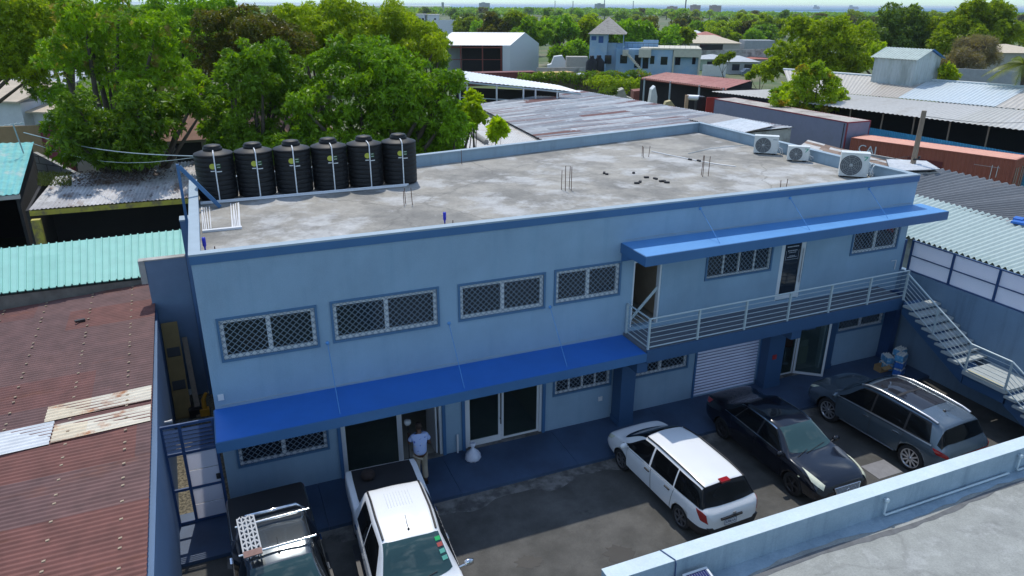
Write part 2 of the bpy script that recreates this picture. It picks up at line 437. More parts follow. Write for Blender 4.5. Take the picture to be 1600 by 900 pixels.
# worn strip of bare concrete along the pavement edge
mb = MB(); n = 60
top = []; bot = []
r_ = random.Random(3)
for i in range(n+1):
    x = -0.2+22.6*i/n
    top.append((x, -1.93, .004)); bot.append((x, -2.32-.16*math.sin(i*.9)-.22*r_.random(), .004))
for i in range(n): mb.add([top[i], bot[i], bot[i+1], top[i+1]], [(0,1,2,3)])
structure(mb.build('worn_edge', M['worn'], origin=(11,-2.1,.004)))
mb = MB(); mb.box(16.95, 17.85, -5.65, -5.0, .0, .012)
tag(mb.build('drain_cover', mat('cover_concrete', (.21,.21,.22), .85, var=.15, vs=5)), 'pale square concrete cover set in the asphalt between black sedan and grey SUV', 'drain cover')
mb = MB()
for i in range(7):                       # painted pavement slab, cast in bays
    x0 = -1.3+i*3.55; x1 = min(x0+3.54, 23.5)
    mb.box(x0, x1, -1.93, 0.0, -.1, .10)
structure(mb.build('pavement', M['pave']))
mb = MB(); mb.box(-1.6, -.02, 0.02, 6.6, -.1, .03)
structure(mb.build('gravel_strip', M['gravel']))
M['sea'] = mat('sea', (.045,.18,.29), .7, var=.05, vs=.002)
disc('sea', M['sea'], 1150, 26000, R(18), R(75), .6)
M['spit'] = mat('spit', (.06,.09,.07), .9, var=.1, vs=.01)
disc('peninsula', M['spit'], 2500, 2750, R(24), R(72), 5.0)
# oil stains on the asphalt
M['oil'] = mat('oil_stain', (.018,.018,.018), .6, var=.2)
for k, (px, py, rx, ry, lab) in enumerate([(968, 866, .34, .16, 'long dark oil stain on the asphalt beside the near parapet wall'), (826, 878, .3, .22, 'round dark oil stain on the asphalt near the white pickup')]):
    p = at(px, py, .004); mb = MB(); nn = 28
    ring = [(p.x+rx*math.cos(t*6.283/nn)*(1+.25*math.sin(t*1.7+k))-.3*ry*math.sin(t*6.283/nn), p.y+ry*(2 if k == 0 else 1)*math.sin(t*6.283/nn)*(1+.2*math.sin(t*2.3)), .004) for t in range(nn)]
    mb.add(ring, [tuple(range(nn))]); tag(mb.build('oil_stain', M['oil']), lab, 'stain')

# ------------------------------------------------------------------ the office building
LN, DL, DR, LB, HT = 23.28, 8.12, 12.7, 23.46, 7.0
def wall_holes(mb, x0, x1, z0, z1, y0, y1, holes, mi=0):
    xs = sorted({x0, x1} | {h[0] for h in holes} | {h[1] for h in holes})
    zs = sorted({z0, z1} | {h[2] for h in holes} | {h[3] for h in holes})
    for i in range(len(xs)-1):
        for j in range(len(zs)-1):
            a, b, c, d = xs[i], xs[i+1], zs[j], zs[j+1]
            if any(h[0] <= a+1e-6 and b <= h[1]+1e-6 and h[2] <= c+1e-6 and d <= h[3]+1e-6 for h in holes): continue
            mb.add([(a,y0,c),(b,y0,c),(b,y0,d),(a,y0,d)], [(0,1,2,3)], mi)
            mb.add([(a,y1,c),(b,y1,c),(b,y1,d),(a,y1,d)], [(3,2,1,0)], mi)
    for (a, b, c, d) in holes:
        mb.add([(a,y0,c),(a,y1,c),(a,y1,d),(a,y0,d)], [(0,1,2,3)], mi)
        mb.add([(b,y0,c),(b,y1,c),(b,y1,d),(b,y0,d)], [(3,2,1,0)], mi)
        mb.add([(a,y0,d),(b,y0,d),(b,y1,d),(a,y1,d)], [(3,2,1,0)], mi)
        if c > z0+.01: mb.add([(a,y0,c),(b,y0,c),(b,y1,c),(a,y1,c)], [(0,1,2,3)], mi)
WIN = [('w1',.33,2.69,4.22,5.38,2),('w2',3.03,5.90,4.26,5.41,2),('w3',6.44,9.06,4.29,5.39,2),('w4',9.34,11.54,4.32,5.41,2),
       ('w5',14.62,17.25,4.33,5.30,4),('w6',20.68,22.90,4.40,5.32,2),
       ('g1',.32,2.67,1.13,2.10,2),('g2',9.40,11.42,1.28,2.15,4),('g3',12.17,14.32,1.32,2.15,2),('g4',20.73,23.0,1.42,2.15,2)]
UF = 3.16
DOORS = {'d1': (11.98, 13.0, UF, 5.32), 'd2': (17.62, 18.66, UF, 5.32), 'g1': (3.0, 5.86, .10, 2.45), 'g2': (6.56, 9.04, .10, 2.45),
         'sh': (14.66, 17.28, .10, 2.45), 'shop': (18.04, 20.24, .10, 2.45)}
OB = thing('office_building', 'long two-storey blue office building with bright blue canopies, grilled windows and flat concrete roof', 'building', (11.6, 4.0, 0))
mb = MB()
holes = [(a[1],a[2],a[3],a[4]) for a in WIN]+[tuple(v) for v in DOORS.values()]
wall_holes(mb, 0, LN, 0, HT, 0, .2, holes)
T = .2
# side and rear walls (rear wall runs askew along the plot line)
def slab_quad(mb, p, q, th, z0, z1, mi=0):        # wall from p to q (plan), thickness th to the left
    p = Vector((p[0], p[1], 0)); q = Vector((q[0], q[1], 0)); d = (q-p).normalized(); nrm = Vector((-d.y, d.x, 0))*th
    mb.ext([p+Vector((0,0,z0)), q+Vector((0,0,z0)), q+nrm+Vector((0,0,z0)), p+nrm+Vector((0,0,z0))], (0,0,z1-z0), mi)
slab_quad(mb, (0, DL), (0, .201), T, 0, HT)
slab_quad(mb, (LN, .201), (LB, DR), T, 0, HT, 1)
slab_quad(mb, (LB-.2, DR), (.2, DL), T, 0, HT, 1)
mb.add([(0,0,HT-.001),(LN,0,HT-.001),(LN,.2,HT-.001),(0,.2,HT-.001)], [(0,1,2,3)])
mb.build('wall', [M['wall'], M['wall_in']], OB)
# coping: light top and a darker band down the outside
mb = MB()
for (p, q) in (((-.03,-.03),(LN+.03,-.03)),):
    mb.box(-.03, LN+.03, -.03, .23, HT+.004, HT+.05)
slab_quad(mb, (-.03, DL+.03), (-.03, .231), .26, HT+.004, HT+.05)
slab_quad(mb, (LN+.03, .231), (LB+.03, DR+.03), .26, HT+.004, HT+.05)
slab_quad(mb, (LB-.232, DR+.025), (.232, DL+.03), .26, HT+.004, HT+.05)
mb.build('coping', M['coping'], OB)
mb = MB(); mb.box(-.025, LN+.025, -.028, -.003, HT-.20, HT+.002)
mb.box(-.028, -.003, -.002, DL, HT-.20, HT+.002); mb.box(LN+.004, LN+.028, -.002, 6, HT-.20, HT+.002)
mb.build('coping_band', M['trim'], OB)
mb = MB()
mb.ext([(.2,.2,6.3),(LN-.2,.2,6.3),(LB-.4,DR-.2,6.3),(.2,DL-.18,6.3)], (0,0,.3))
mb.build('roof_slab', M['concrete'], OB)
mb = MB(); mb.ext([(.2,.2,2.85),(LN-.2,.2,2.85),(LB-.4,DR-.25,2.85),(.2,DL-.2,2.85)], (0,0,.30)); mb.build('upper_floor', M['floor_in'], OB)
mb = MB(); mb.ext([(.2,.2,-.1),(LN-.2,.2,-.1),(LB-.4,DR-.25,-.1),(.2,DL-.2,-.1)], (0,0,.19)); mb.build('ground_floor', M['floor_in'], OB)
M['in_wall'] = mat('interior_wall', (.34,.27,.20), .8, var=.1)
mb = MB(); mb.box(6.1, 6.25, .25, 7.6, .1, 2.85); mb.box(9.1, 9.2, .25, 7.6, .1, 2.85); mb.box(17.5, 17.6, .25, 7.6, .1, 2.85); mb.box(13.2, 13.3, .25, 7.6, 3.2, 6.28)
mb.box(.3, 23, 6.2, 6.3, .1, 2.84); mb.box(.3, 23, 5.0, 5.1, 3.2, 6.29)
mb.build('partition', M['in_wall'], OB)
def yf(x): return -1.57+.018*x           # front line of the lower canopy and balcony
def yu(x): return -1.33+.022*(x-11.55)   # front line of the upper canopy
def canopy(x0, x1, z, th, fy, rods, rz):
    mb = MB(); a, b = Vector((x0,0,0)), Vector((x1,0,0))
    p = [(x0,-.003,z-th),(x1,-.003,z-th),(x1,fy(x1),z-th),(x0,fy(x0),z-th)]
    mb.ext(p, (0,0,th))
    c = mb.build('canopy', M['canopy'] if z < 4 else M['canopy2'], OB)
    mb = MB(); e = .028                  # darker painted fascia round the edge
    mb.ext([(x0-e,fy(x0),z-th-.02),(x1+e,fy(x1),z-th-.02),(x1+e,fy(x1)-e,z-th-.02),(x0-e,fy(x0)-e,z-th-.02)], (0,0,th+.012))
    mb.ext([(x0-e,-.004,z-th-.02),(x0-.002,-.004,z-th-.02),(x0-.002,fy(x0),z-th-.02),(x0-e,fy(x0),z-th-.02)], (0,0,th+.012))
    mb.ext([(x1+.002,-.004,z-th-.02),(x1+e,-.004,z-th-.02),(x1+e,fy(x1),z-th-.02),(x1+.002,fy(x1),z-th-.02)], (0,0,th+.012))
    mb.build('fascia', M['trim'], c)
    for x in rods:
        mb = MB(); mb.tube([(x+.03,-.004,rz),(x,fy(x)+.14,z-.004)], .009, 6)
        mb.lathe([(0,-.03),(.045,-.03),(.05,.004)], (x+.03,-.004,rz), 10, 'y'); mb.build('tie_rod', M['canopy2'], c)
    return c
canopy(-.02, 11.72, 2.96, .26, yf, (2.85, 6.13, 9.20), 4.29)
canopy(11.50, 23.66, 5.97, .28, yu, (14.14, 17.60, 20.98), 6.74)
mb = MB()                                 # bracket fin that closes the left end of the upper canopy
mb.ext([(11.52,-.003,5.70),(11.52,-.003,5.38),(11.52,-.75,5.70)], (.14,0,0)); mb.build('bracket', M['trim'], OB)
r_ = random.Random(21)                    # pale uneven bead of sealant where the canopies meet the wall
for (xa, xb, z) in ((.02, 11.4, 3.03), (11.6, 23.2, 6.03)):
    mb = MB(); n = int((xb-xa)/.28)
    mb.tube([(xa+(xb-xa)*i/n, -.004, z+.018*math.sin(i*.37)+r_.uniform(-.012,.012)) for i in range(n+1)], [r_.uniform(.006,.016) for i in range(n+1)], 5)
    mb.build('sealant_bead', M['coping'], OB)
# balcony slab, its front beam, columns
mb = MB(); x0, x1 = 11.76, 22.35
mb.ext([(x0,-.003,2.86),(x1,-.003,2.86),(x1,yf(x1)+.06,2.86),(x0,yf(x0)+.06,2.86)], (0,0,.17))
bal = mb.build('balcony', mat('balcony_floor', (.12,.14,.17), .7, var=.15, vs=2), OB)
mb = MB(); mb.ext([(x0,yf(x0)+.055,2.62),(x1,yf(x1)+.055,2.62),(x1,yf(x1)-.02,2.62),(x0,yf(x0)-.02,2.62)], (0,0,.40))
mb.build('beam', M['trim_shade'], bal)
def railing(name, parent, posts, h, nbar, mbend=None, r=.024):
    """posts: list of base points; top rail, bars and posts of one flat-steel balustrade"""
    mb = MB()
    ps = [Vector(p) for p in posts]
    for p in ps: mb = MB(); mb.obox(p+Vector((0,0,h/2)), (.028,0,0), (0,.028,0), (0,0,h/2)); mb.build('post', M['steel_rail'], parent)
    mb = MB()
    for a, b in zip(ps[:-1], ps[1:]):
        mb.tube([a+Vector((0,0,h)), b+Vector((0,0,h))], .027, 8)
        mb.tube([a+Vector((0,0,.07)), b+Vector((0,0,.07))], .022, 6)
    mb.build('handrail', M['steel_rail'], parent)
    mb = MB()
    for a, b in zip(ps[:-1], ps[1:]):
        for k in range(1, nbar+1):
            z = .07+(h-.07)*k/(nbar+1)
            mb.tube([a+Vector((0,0,z)), b+Vector((0,0,z))], .011, 5)
    mb.build('bar', M['steel_rail'], parent)
RL = thing('balustrade', 'pale grey steel balustrade with horizontal bars along the upstairs balcony', 'railing', (17, -1.3, 3.03))
pts = [(11.82,-.06,3.03)]+[(x, yf(x)+.06, 3.03) for x in (11.82, 13.58, 15.36, 17.1, 18.85, 20.6, 22.35)]
railing('rail', RL, pts, .98, 5)
def pillar(x0, x1, y0, y1, z1, m):
    mb = MB(); mb.box(x0, x1, y0, y1, .101, z1)
    mb.box(x0-.02, x1+.02, y0-.02, y1+.02, .100, .28); return mb.build('column', m, OB)
pillar(11.43, 11.93, -.62, -.12, 2.60, M['trim_shade'])
pillar(17.30, 17.98, -.42, -.004, 2.60, M['trim_shade']); pillar(20.26, 20.62, -.12, -.004, 2.66, M['trim_shade'])
pillar(23.02, 23.27, -.45, -.004, 2.8, M['trim_dk'])
for q in ((11.5, 11.86, -1.30, -.004, 2.30, 2.62), (17.4, 17.8, -1.2, -.004, 2.30, 2.62), (19.0, 19.45, -.25, -.004, 1.95, 2.6)):   # beams back to the wall
    mb = MB(); mb.box(*q); mb.build('beam', M['trim_shade'], OB)
def grille_bars(mb, x0, x1, z0, z1, y, step=.165, r=.0085):
    w, h = x1-x0, z1-z0
    n = int((w+h)/step)+1
    for k in range(n):
        c = (k+.5)*step
        for sgn in (1, -1):
            a0 = max(0, c-h); a1 = min(w, c)            # line: dx = t, dz = c - t
            if a1-a0 < .02: continue
            pts = [(a0, c-a0), (a1, c-a1)]
            if sgn < 0: pts = [(w-p[0], p[1]) for p in pts]
            yy = y if sgn > 0 else y-.012
            mb.tube([(x0+pts[0][0], yy, z0+pts[0][1]), (x0+pts[1][0], yy, z0+pts[1][1])], r, 4, caps=False)
def window(x0, x1, z0, z1, n):
    mb = MB(); t = .15 if n == 2 else .11; y0, y1 = .03, .12
    if z0 < 2: t = .13
    mb.box(x0, x1, y0, y1, z0, z0+t); mb.box(x0, x1, y0, y1, z1-t, z1)
    mb.box(x0, x0+t, y0, y1, z0+t, z1-t); mb.box(x1-t, x1, y0, y1, z0+t, z1-t)
    mw = .11 if n == 2 else .055
    xs = [x0+t]; W = (x1-x0-2*t-(n-1)*mw)/n
    for k in range(n-1):
        xa = x0+t+(k+1)*W+k*mw; mb.box(xa, xa+mw, y0-.004, y1, z0+t, z1-t)
    wo = mb.build('window', M['white'], OB)
    for k in range(n):
        xa = x0+t+k*(W+mw); mb = MB(); mb.box(xa, xa+W, .065+.012*(k % 2), .085+.012*(k % 2), z0+t, z1-t); mb.build('pane', M['pane'], wo)
    mb = MB(); b = .055; yy0, yy1 = -.035, .028
    mb.box(x0-.005, x1+.005, yy0, yy1, z0-.005, z0+b); mb.box(x0-.005, x1+.005, yy0, yy1, z1-b, z1+.005)
    mb.box(x0-.005, x0+b, yy0, yy1, z0+b, z1-b); mb.box(x1-b, x1+.005, yy0, yy1, z0+b, z1-b)
    mb.build('frame', M['frame_blue'], wo)
    mb = MB(); grille_bars(mb, x0+.03, x1-.03, z0+.03, z1-.03, -.004); mb.build('grille', M['grille'], wo)
for a in WIN: window(*a[1:])
def leaf(name, x0, x1, z0, z1, y, st, parent, glass, bottom=None):
    bt = bottom or st; mb = MB()
    mb.box(x0, x0+st, y, y+.05, z0, z1); mb.box(x1-st, x1, y, y+.05, z0, z1)
    mb.box(x0+st, x1-st, y, y+.05, z0, z0+bt); mb.box(x0+st, x1-st, y, y+.05, z1-st, z1)
    o = mb.build(name, M['white'], parent)
    mb = MB(); mb.box(x0+st, x1-st, y+.018, y+.03, z0+bt, z1-st); mb.build('pane', glass, o)
    return o
def jamb(x0, x1, z0, z1, t=.07, m='white'):
    mb = MB(); mb.box(x0, x0+t, .02, .18, z0, z1); mb.box(x1-t, x1, .02, .18, z0, z1); mb.box(x0+t, x1-t, .02, .18, z1-t, z1)
    return mb.build('door_frame', M[m], OB)
def surround(x0, x1, z0, z1, t=.1):
    for (a, b) in ((x0-t, x0-.004), (x1+.004, x1+t)): mb = MB(); mb.box(a, b, -.05, -.003, z0, z1); mb.build('door_surround', M['trim'], OB)
# ground floor: wide sliding doors, left (open on its right half) and the second pair
x0, x1, z0, z1 = DOORS['g1']; surround(x0, x1, z0, z1); jamb(x0, x1, z0, z1)
leaf('door', x0+.07, x0+1.62, z0, z1-.07, .06, .055, OB, M['glass'])
mb = MB(); mb.box(x0+1.62, x0+1.70, .04, .12, z0, z1-.07); mb.build('mullion', M['white'], OB)
mb = MB(); mb.obox((x1-.14, .62, 1.22), (.025,0,0), (0,.5,0), (0,0,1.12)); mb.build('door', M['white'], OB)   # the open leaf, swung inwards
x0, x1, z0, z1 = DOORS['g2']; surround(x0, x1, z0, z1); jamb(x0, x1, z0, z1)
d = leaf('door', x0+.07, x0+1.17, z0+.03, z1-.07, .05, .1, OB, M['glass'], .2)
mb = MB(); mb.tube([(x0+1.12,-.03,.75),(x0+1.12,-.03,1.95)], .018, 8); mb.tube([(x0+1.12,-.03,.9),(x0+1.12,.06,.9)], .012, 6); mb.tube([(x0+1.12,-.03,1.8),(x0+1.12,.06,1.8)], .012, 6); mb.build('handle', M['black'], d)
leaf('door', x0+1.19, x1-.07, z0+.03, z1-.07, .08, .065, OB, M['glass'])
for kk in ('g1', 'g2', 'shop'): mb = MB(); mb.box(DOORS[kk][0], DOORS[kk][1], -.06, .19, .1, .125); mb.build('door_sill', M['worn'], OB)
# roller shutter
x0, x1, z0, z1 = DOORS['sh']; surround(x0, x1, z0, z1, .07)
mb = MB(); P = []; n = 28
n = 21
for k in range(n):                        # curved slats with a dark joint between them
    za = z0+(z1-z0)*k/n; zb = z0+(z1-z0)*(k+.72)/n; zc = z0+(z1-z0)*(k+1)/n
    for j in range(4): 
        p0, p1 = za+(zb-za)*j/4, za+(zb-za)*(j+1)/4; y0, y1 = (.085-.03*math.sin(math.pi*q/4) for q in (j, j+1))
        mb.add([(x0,y0,p0),(x1,y0,p0),(x1,y1,p1),(x0,y1,p1)], [(0,1,2,3)], 0)
    mb.add([(x0,.087,zb),(x1,.087,zb),(x1,.087,zc),(x0,.087,zc)], [(0,1,2,3)], 1)
mb.build('roller_shutter', [mat('shutter', (.74,.77,.92), .4, var=.05, vs=2), mat('shutter_joint', (.17,.19,.30), .6)], OB)
# shop front: fixed glazing, an open leaf
x0, x1, z0, z1 = DOORS['shop']; jamb(x0, x1, z0, z1)
surround(x0+.06, x1, z0, z1, .06)
mb = MB(); ang = R(-38); hx = x0+1.0
def dl(u, z, o=0): return Vector((hx+u*math.cos(ang)+o*math.sin(ang)*-1, .08+u*math.sin(ang)+o*math.cos(ang), z))
W = 1.02
def bar(mb, u0, u1, za, zb): mb.ext([dl(u0,za,-.025), dl(u1,za,-.025), dl(u1,za,.025), dl(u0,za,.025)], (0,0,zb-za))
bar(mb, 0, .07, .13, 2.35); bar(mb, W-.07, W, .13, 2.35); bar(mb, .07, W-.07, .13, .22); bar(mb, .07, W-.07, 2.27, 2.35)
od = mb.build('door', M['white'], OB)
mb = MB(); mb.ext([dl(.07,.22,-.005), dl(W-.07,.22,-.005), dl(W-.07,.22,.005), dl(.07,.22,.005)], (0,0,2.05)); mb.build('pane', M['glass_lit'], od)
leaf('shop_window', x0+.06, x0+.98, .13, 2.36, .09, .05, OB, M['glass']); 
# upstairs doors
x0, x1, z0, z1 = DOORS['d1']; jamb(x0, x1, z0, z1, .06)
mb = MB(); mb.obox(((x0+x1)/2, .10, 3.85), (.58,0,.60), (0,.012,0), (-.035,0,.034)); mb.build('brace_bar', M['steel_rail'], OB)
x0, x1, z0, z1 = DOORS['d2']; jamb(x0, x1, z0, z1, .06)
d = leaf('door', x0+.06, x1-.06, z0+.02, z1-.06, .03, .11, OB, M['pane'], .2)
mb = MB(); mb.tube([(x1-.12,-.03,3.75),(x1-.12,-.03,4.95)], .02, 8); mb.tube([(x1-.12,-.03,3.95),(x1-.12,.04,3.95)], .012, 6); mb.tube([(x1-.12,-.03,4.8),(x1-.12,.04,4.8)], .012, 6); mb.build('handle', M['alu'], d)
mb = MB(); xc = (x0+x1)/2; ye = .046     # white vinyl lettering on the door glass: unreadable rows in the photograph
M['vinyl'] = mat('vinyl', (.42,.45,.50), .5, var=0)
for (zz, ww, hh) in ((5.02,.24,.035),(4.88,.20,.03),(4.82,.16,.02),(4.70,.13,.02),(4.66,.20,.02),(4.585,.22,.012)):
    r2 = random.Random(int(zz*1000)); xx = xc-ww
    while xx < xc+ww:
        sgm = r2.uniform(.025,.06); mb.box(xx, min(xx+sgm, xc+ww), ye-.002, ye+.001, zz, zz+hh); xx += sgm+.014
for (a, b, c, dd_) in ((xc-.27,xc-.262,4.56,4.9),(xc+.262,xc+.27,4.56,4.9)): mb.box(a, b, ye-.002, ye+.001, c, dd_)
mb.build('door_lettering', M['vinyl'], d)
# small wall fittings
mb = MB(); mb.box(.1, .24, -.03, -.003, 3.20, 3.36); mb.build('junction_plate', M['white'], OB)
mb = MB(); mb.box(11.0, 11.14, -.03, -.003, .78, .93); mb.build('junction_plate', M['white'], OB)
mb = MB(); mb.tube([(6.3,-.06,.1),(6.3,-.06,.72)], .03, 8); mb.build('pipe_stub', M['pvc'], OB)
mb = MB(); mb.tube([(23.0,-.03,3.6),(23.0,-.03,3.95),(22.75,-.03,3.95)], .016, 6); mb.build('conduit', M['pvc'], OB)
mb = MB(); mb.box(17.50, 17.66, -.45, -.422, 1.2, 1.36); mb.build('call_point', mat('red_plate', (.35,.03,.03), .5), OB)
mb = MB(); mb.box(-.42, -.003, 6.45, 6.95, 0, 6.14); mb.build('pilaster', M['wall_dk'], OB)
mb = MB(); mb.box(-.43, -.003, 6.44, 6.96, 6.142, 6.19); mb.build('pilaster_cap', M['coping'], OB)

# ------------------------------------------------------------------ outside stair on the right
ST = thing('staircase', 'concrete outside staircase with blue stringer and steel railing beside the right-hand wall', 'staircase', (22.7, -4, 0))
sx0, sx1 = 22.05, 23.45
M['tread'] = mat('tread_concrete', (.36,.40,.40), .8, var=.12, vs=4, bump=.2, bs=30)
ntr = 9; ytop, ztop, yl0, zl = -1.40, 3.03, -3.95, 1.60
def flight(y0, z0, y1, z1, n):
    dz = (z1-z0)/n; dy = (y1-y0)/n
    for k in range(n-1):
        zt = z0+dz*(k+1); ya = y0+dy*k
        mb = MB(); mb.box(sx0, sx1, ya+dy-.06, ya+.02, zt-.07, zt); mb.build('tread', M['tread'], ST)
flight(ytop, ztop, yl0, zl, ntr)
mb = MB(); mb.box(sx0, sx1, -5.35, yl0+.03, zl-.12, zl); mb.build('landing', M['tread'], ST)
flight(-5.35, zl, -8.1, .1, 9)
mb = MB()
def stringer(y0, z0, y1, z1):
    for x in (sx0+.12,): mb.ext([(x,y0,z0-.10),(x,y0,z0-.52),(x,y1,z1-.52),(x,y1,z1-.10)], (.75,0,0))
stringer(-1.3, ztop, yl0+.05, zl+.02); stringer(-5.3, zl-.02, -8.1, .3)
mb.box(sx0+.12, sx0+.87, -5.35, yl0+.02, zl-.50, zl-.122)
mb.build('stringer', M['trim_shade'], ST)
def slope_rail(pts, h=.95, n=5):
    ps = [Vector(p) for p in pts]; mb = MB()
    for p in ps: mb = MB(); mb.obox(p+Vector((0,0,h/2)), (.026,0,0), (0,.026,0), (0,0,h/2)); mb.build('rail_post', M['steel_rail'], ST)
    mb = MB()
    for a, b in zip(ps[:-1], ps[1:]):
        mb.tube([a+Vector((0,0,h)), b+Vector((0,0,h))], .03, 8); mb.tube([a+Vector((0,0,.06)), b+Vector((0,0,.06))], .02, 6)
    mb.build('handrail', M['steel_rail'], ST); mb = MB()
    for a, b in zip(ps[:-1], ps[1:]):
        for k in range(1, n+1): mb.tube([a+Vector((0,0,.06+(h-.06)*k/(n+1))), b+Vector((0,0,.06+(h-.06)*k/(n+1)))], .010, 5)
    mb.build('rail_bar', M['steel_rail'], ST)
slope_rail([(sx0+.03,-1.32,3.03),(sx0+.03,-2.65,2.30),(sx0+.03,-3.98,1.60),(sx0+.03,-5.3,1.60),(sx0+.03,-6.7,.85),(sx0+.03,-8.05,.15)])
mb = MB(); mb.tube([(sx0+.09,-4.05,1.64),(sx0+.09,-5.2,1.64)], .028, 8); tag(mb.build('yellow_bar', mat('yellow_metal', (.55,.45,.14), .5)), 'yellow metal bar lying on the stair landing edge', 'bar')

# ------------------------------------------------------------------ right boundary wall and its panel screen
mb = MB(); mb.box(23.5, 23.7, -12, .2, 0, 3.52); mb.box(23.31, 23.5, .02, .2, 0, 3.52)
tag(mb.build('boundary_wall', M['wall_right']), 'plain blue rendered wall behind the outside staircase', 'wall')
FS = thing('panel_fence', 'white translucent panel screen in navy frames on top of the right-hand wall', 'fence', (23.6, -5, 3.52))
ys = [-.12-1.62*k for k in range(7)]
M['panel'] = mat('white_panel', (.84,.83,.90), .4, var=.03)
_t = M['panel'].node_tree; _tr = _t.nodes.new('ShaderNodeBsdfTranslucent'); _tr.inputs['Color'].default_value = (.88,.88,.92,1); _ms = _t.nodes.new('ShaderNodeMixShader'); _ms.inputs['Fac'].default_value = .5
_t.links.new(_t.nodes['Principled BSDF'].outputs[0], _ms.inputs[1]); _t.links.new(_tr.outputs[0], _ms.inputs[2]); _t.links.new(_ms.outputs[0], _t.nodes['Material Output'].inputs['Surface'])
for a, b in zip(ys[:-1], ys[1:]):
    for (c, e) in ((3.58, 4.08), (4.11, 4.62)):
        mb = MB(); mb.box(23.57, 23.59, b+.04, a-.04, c, e); mb.build('panel', M['panel'], FS)
mb = MB()
for y in ys: mb.box(23.54, 23.62, y-.04, y+.04, 3.524, 4.66)
mb.box(23.32, 23.44, .03, .15, 3.524, 4.66)
for z in (3.53, 4.08, 4.62): mb.box(23.55, 23.61, ys[-1], ys[0], z, z+.035)
mb.build('frame', M['trim_dk'], FS)
# ------------------------------------------------------------------ things on the office roof
RZ = 6.602
def make_tank():
    t = thing('water_tank', 'x', 'water tank')
    mb = MB(); prof = [(.0,.0),(.59,.0),(.61,.03)]
    z = .06
    for k in range(9):
        prof += [(.615,z),(.615,z+.10),(.606,z+.115),(.606,z+.145),(.615,z+.16)]; z += .172
    prof += [(.622,z),(.622,z+.03),(.60,z+.055),(.34,z+.15),(.27,z+.155)]
    mb.lathe(prof, n=40); mb.build('body', M['black_tank'], t)
    zt = z+.13
    mb = MB(); mb.lathe([(.29,.0),(.30,.03),(.30,.12),(.27,.135),(.26,.135)], (0,0,zt), 28); mb.lathe([(.27,.125),(.275,.16),(.25,.195),(.12,.225),(0,.23)], (0,0,zt), 28)
    for a in (20, 160, 270):             # moulded lugs on the shoulder
        mb.obox((.47*math.cos(R(a)), .47*math.sin(R(a)), zt-.09), (.10*math.cos(R(a)), .10*math.sin(R(a)), -.05), (-.06*math.sin(R(a)), .06*math.cos(R(a)), 0), (0,0,.035))
    mb.build('lid', M['black_tank'], t)
    mb = MB(); mb.tube([(0,-.65,-.02),(0,-.65,zt-.05),(0,-.47,zt+.04),(0,-.30,zt+.06)], .019, 8); mb.tube([(0,-.65,.03),(0,-.50,.03)], .02, 8)
    mb.build('overflow_pipe', M['pvc'], t)
    # round yellow-green maker's badge with green bars and white caption strips (lettering too small to read)
    def arc(x0, x1, z0, z1, r=.625, n=6):
        pts = []
        for k in range(n+1):
            x = x0+(x1-x0)*k/n; y = -math.sqrt(r*r-x*x); pts.append([(x,y,z0),(x,y,z1)])
        return pts
    mb = MB(); zc = 1.28
    ring = [(.095*math.cos(q*.3927)-.075, .105*math.sin(q*.3927)+zc) for q in range(16)]
    mb.add([(x,-math.sqrt(.627**2-x*x),z) for x, z in ring], [tuple(range(16))], 0)
    mb.grid(arc(.03,.17,zc+.02,zc+.085), 1, False); mb.grid(arc(.04,.17,zc-.08,zc-.0), 1, False)
    mb.grid(arc(.05,.15,zc+.045,zc+.06,.629), 2, False); mb.grid(arc(.055,.15,zc-.05,zc-.035,.629), 2, False)
    mb.grid(arc(-.15,-.03,zc-.19,zc-.155), 2, False); mb.grid(arc(.03,.19,zc-.22,zc-.185), 2, False)
    mb.build('badge', [mat('badge_yellow', (.42,.44,.05), .5), mat('badge_green', (.03,.10,.03), .5), M['white']], t)
    return t
tank = make_tank()
TL = ['first black water tank from the left, beside the blue diagonal brace', 'second black water tank from the left in the rooftop row', 'third black water tank from the left in the rooftop row',
      'fourth black water tank from the left in the rooftop row', 'fifth black water tank, next to the last of the rooftop row', 'last black water tank at the right end of the rooftop row']
for i in range(6):
    t = tank if i == 0 else copy_tree(tank)
    t.scale = (.958, .958, .855); t.location = (.82+1.192*i, 7.24, RZ+.03); t.rotation_euler.z = R([0, 3, -2, 1, 4, -3][i])
    tag(t, TL[i], 'water tank', 'black water tanks in a row on the roof')
mb = MB(); mb.tube([(.25,6.55,RZ+.05),(6.9,6.60,RZ+.05)], .034, 8); mb.tube([(.25,6.43,RZ+.04),(6.8,6.47,RZ+.04)], .025, 8)
for i in range(6): mb.tube([(.82+1.192*i,6.57,RZ+.05),(.82+1.192*i,6.66,RZ+.05)], .03, 8)
tag(mb.build('water_pipe', M['pvc']), 'grey white water pipes running along the foot of the tanks', 'pipe')
k = 0
for xs, n, xo in ((.28, 5, .05), (1.02, 7, .038)):                     # white pipes laid out in a rectangle
    for j in range(n):
        a = (xs+xo*j+rnd.uniform(-.01,.01), 3.45+rnd.uniform(-.06,.12), RZ+.025); b = (xs+xo*j*1.15+rnd.uniform(.0,.07)-(.06 if n == 5 else -.03), 6.1+rnd.uniform(-.15,.15), RZ+.03)
        mb = MB(); mb.tube([a, b], .016, 7)
        tag(mb.build('pvc_pipe', M['pvc']), 'thin white pipe in the left-hand bundle lying before the first tank' if n == 5 else 'thin white pipe in the right-hand bundle lying before the first tank', 'pipe',
            'white pipes bundled on the left of the roof rectangle' if n == 5 else 'white pipes bundled on the right of the roof rectangle')
mb = MB(); mb.box(.26, 1.28, 3.30, 3.42, RZ, RZ+.06); tag(mb.build('white_batten', M['pvc']), 'white batten lying across the near ends of the white pipes on the roof', 'batten')
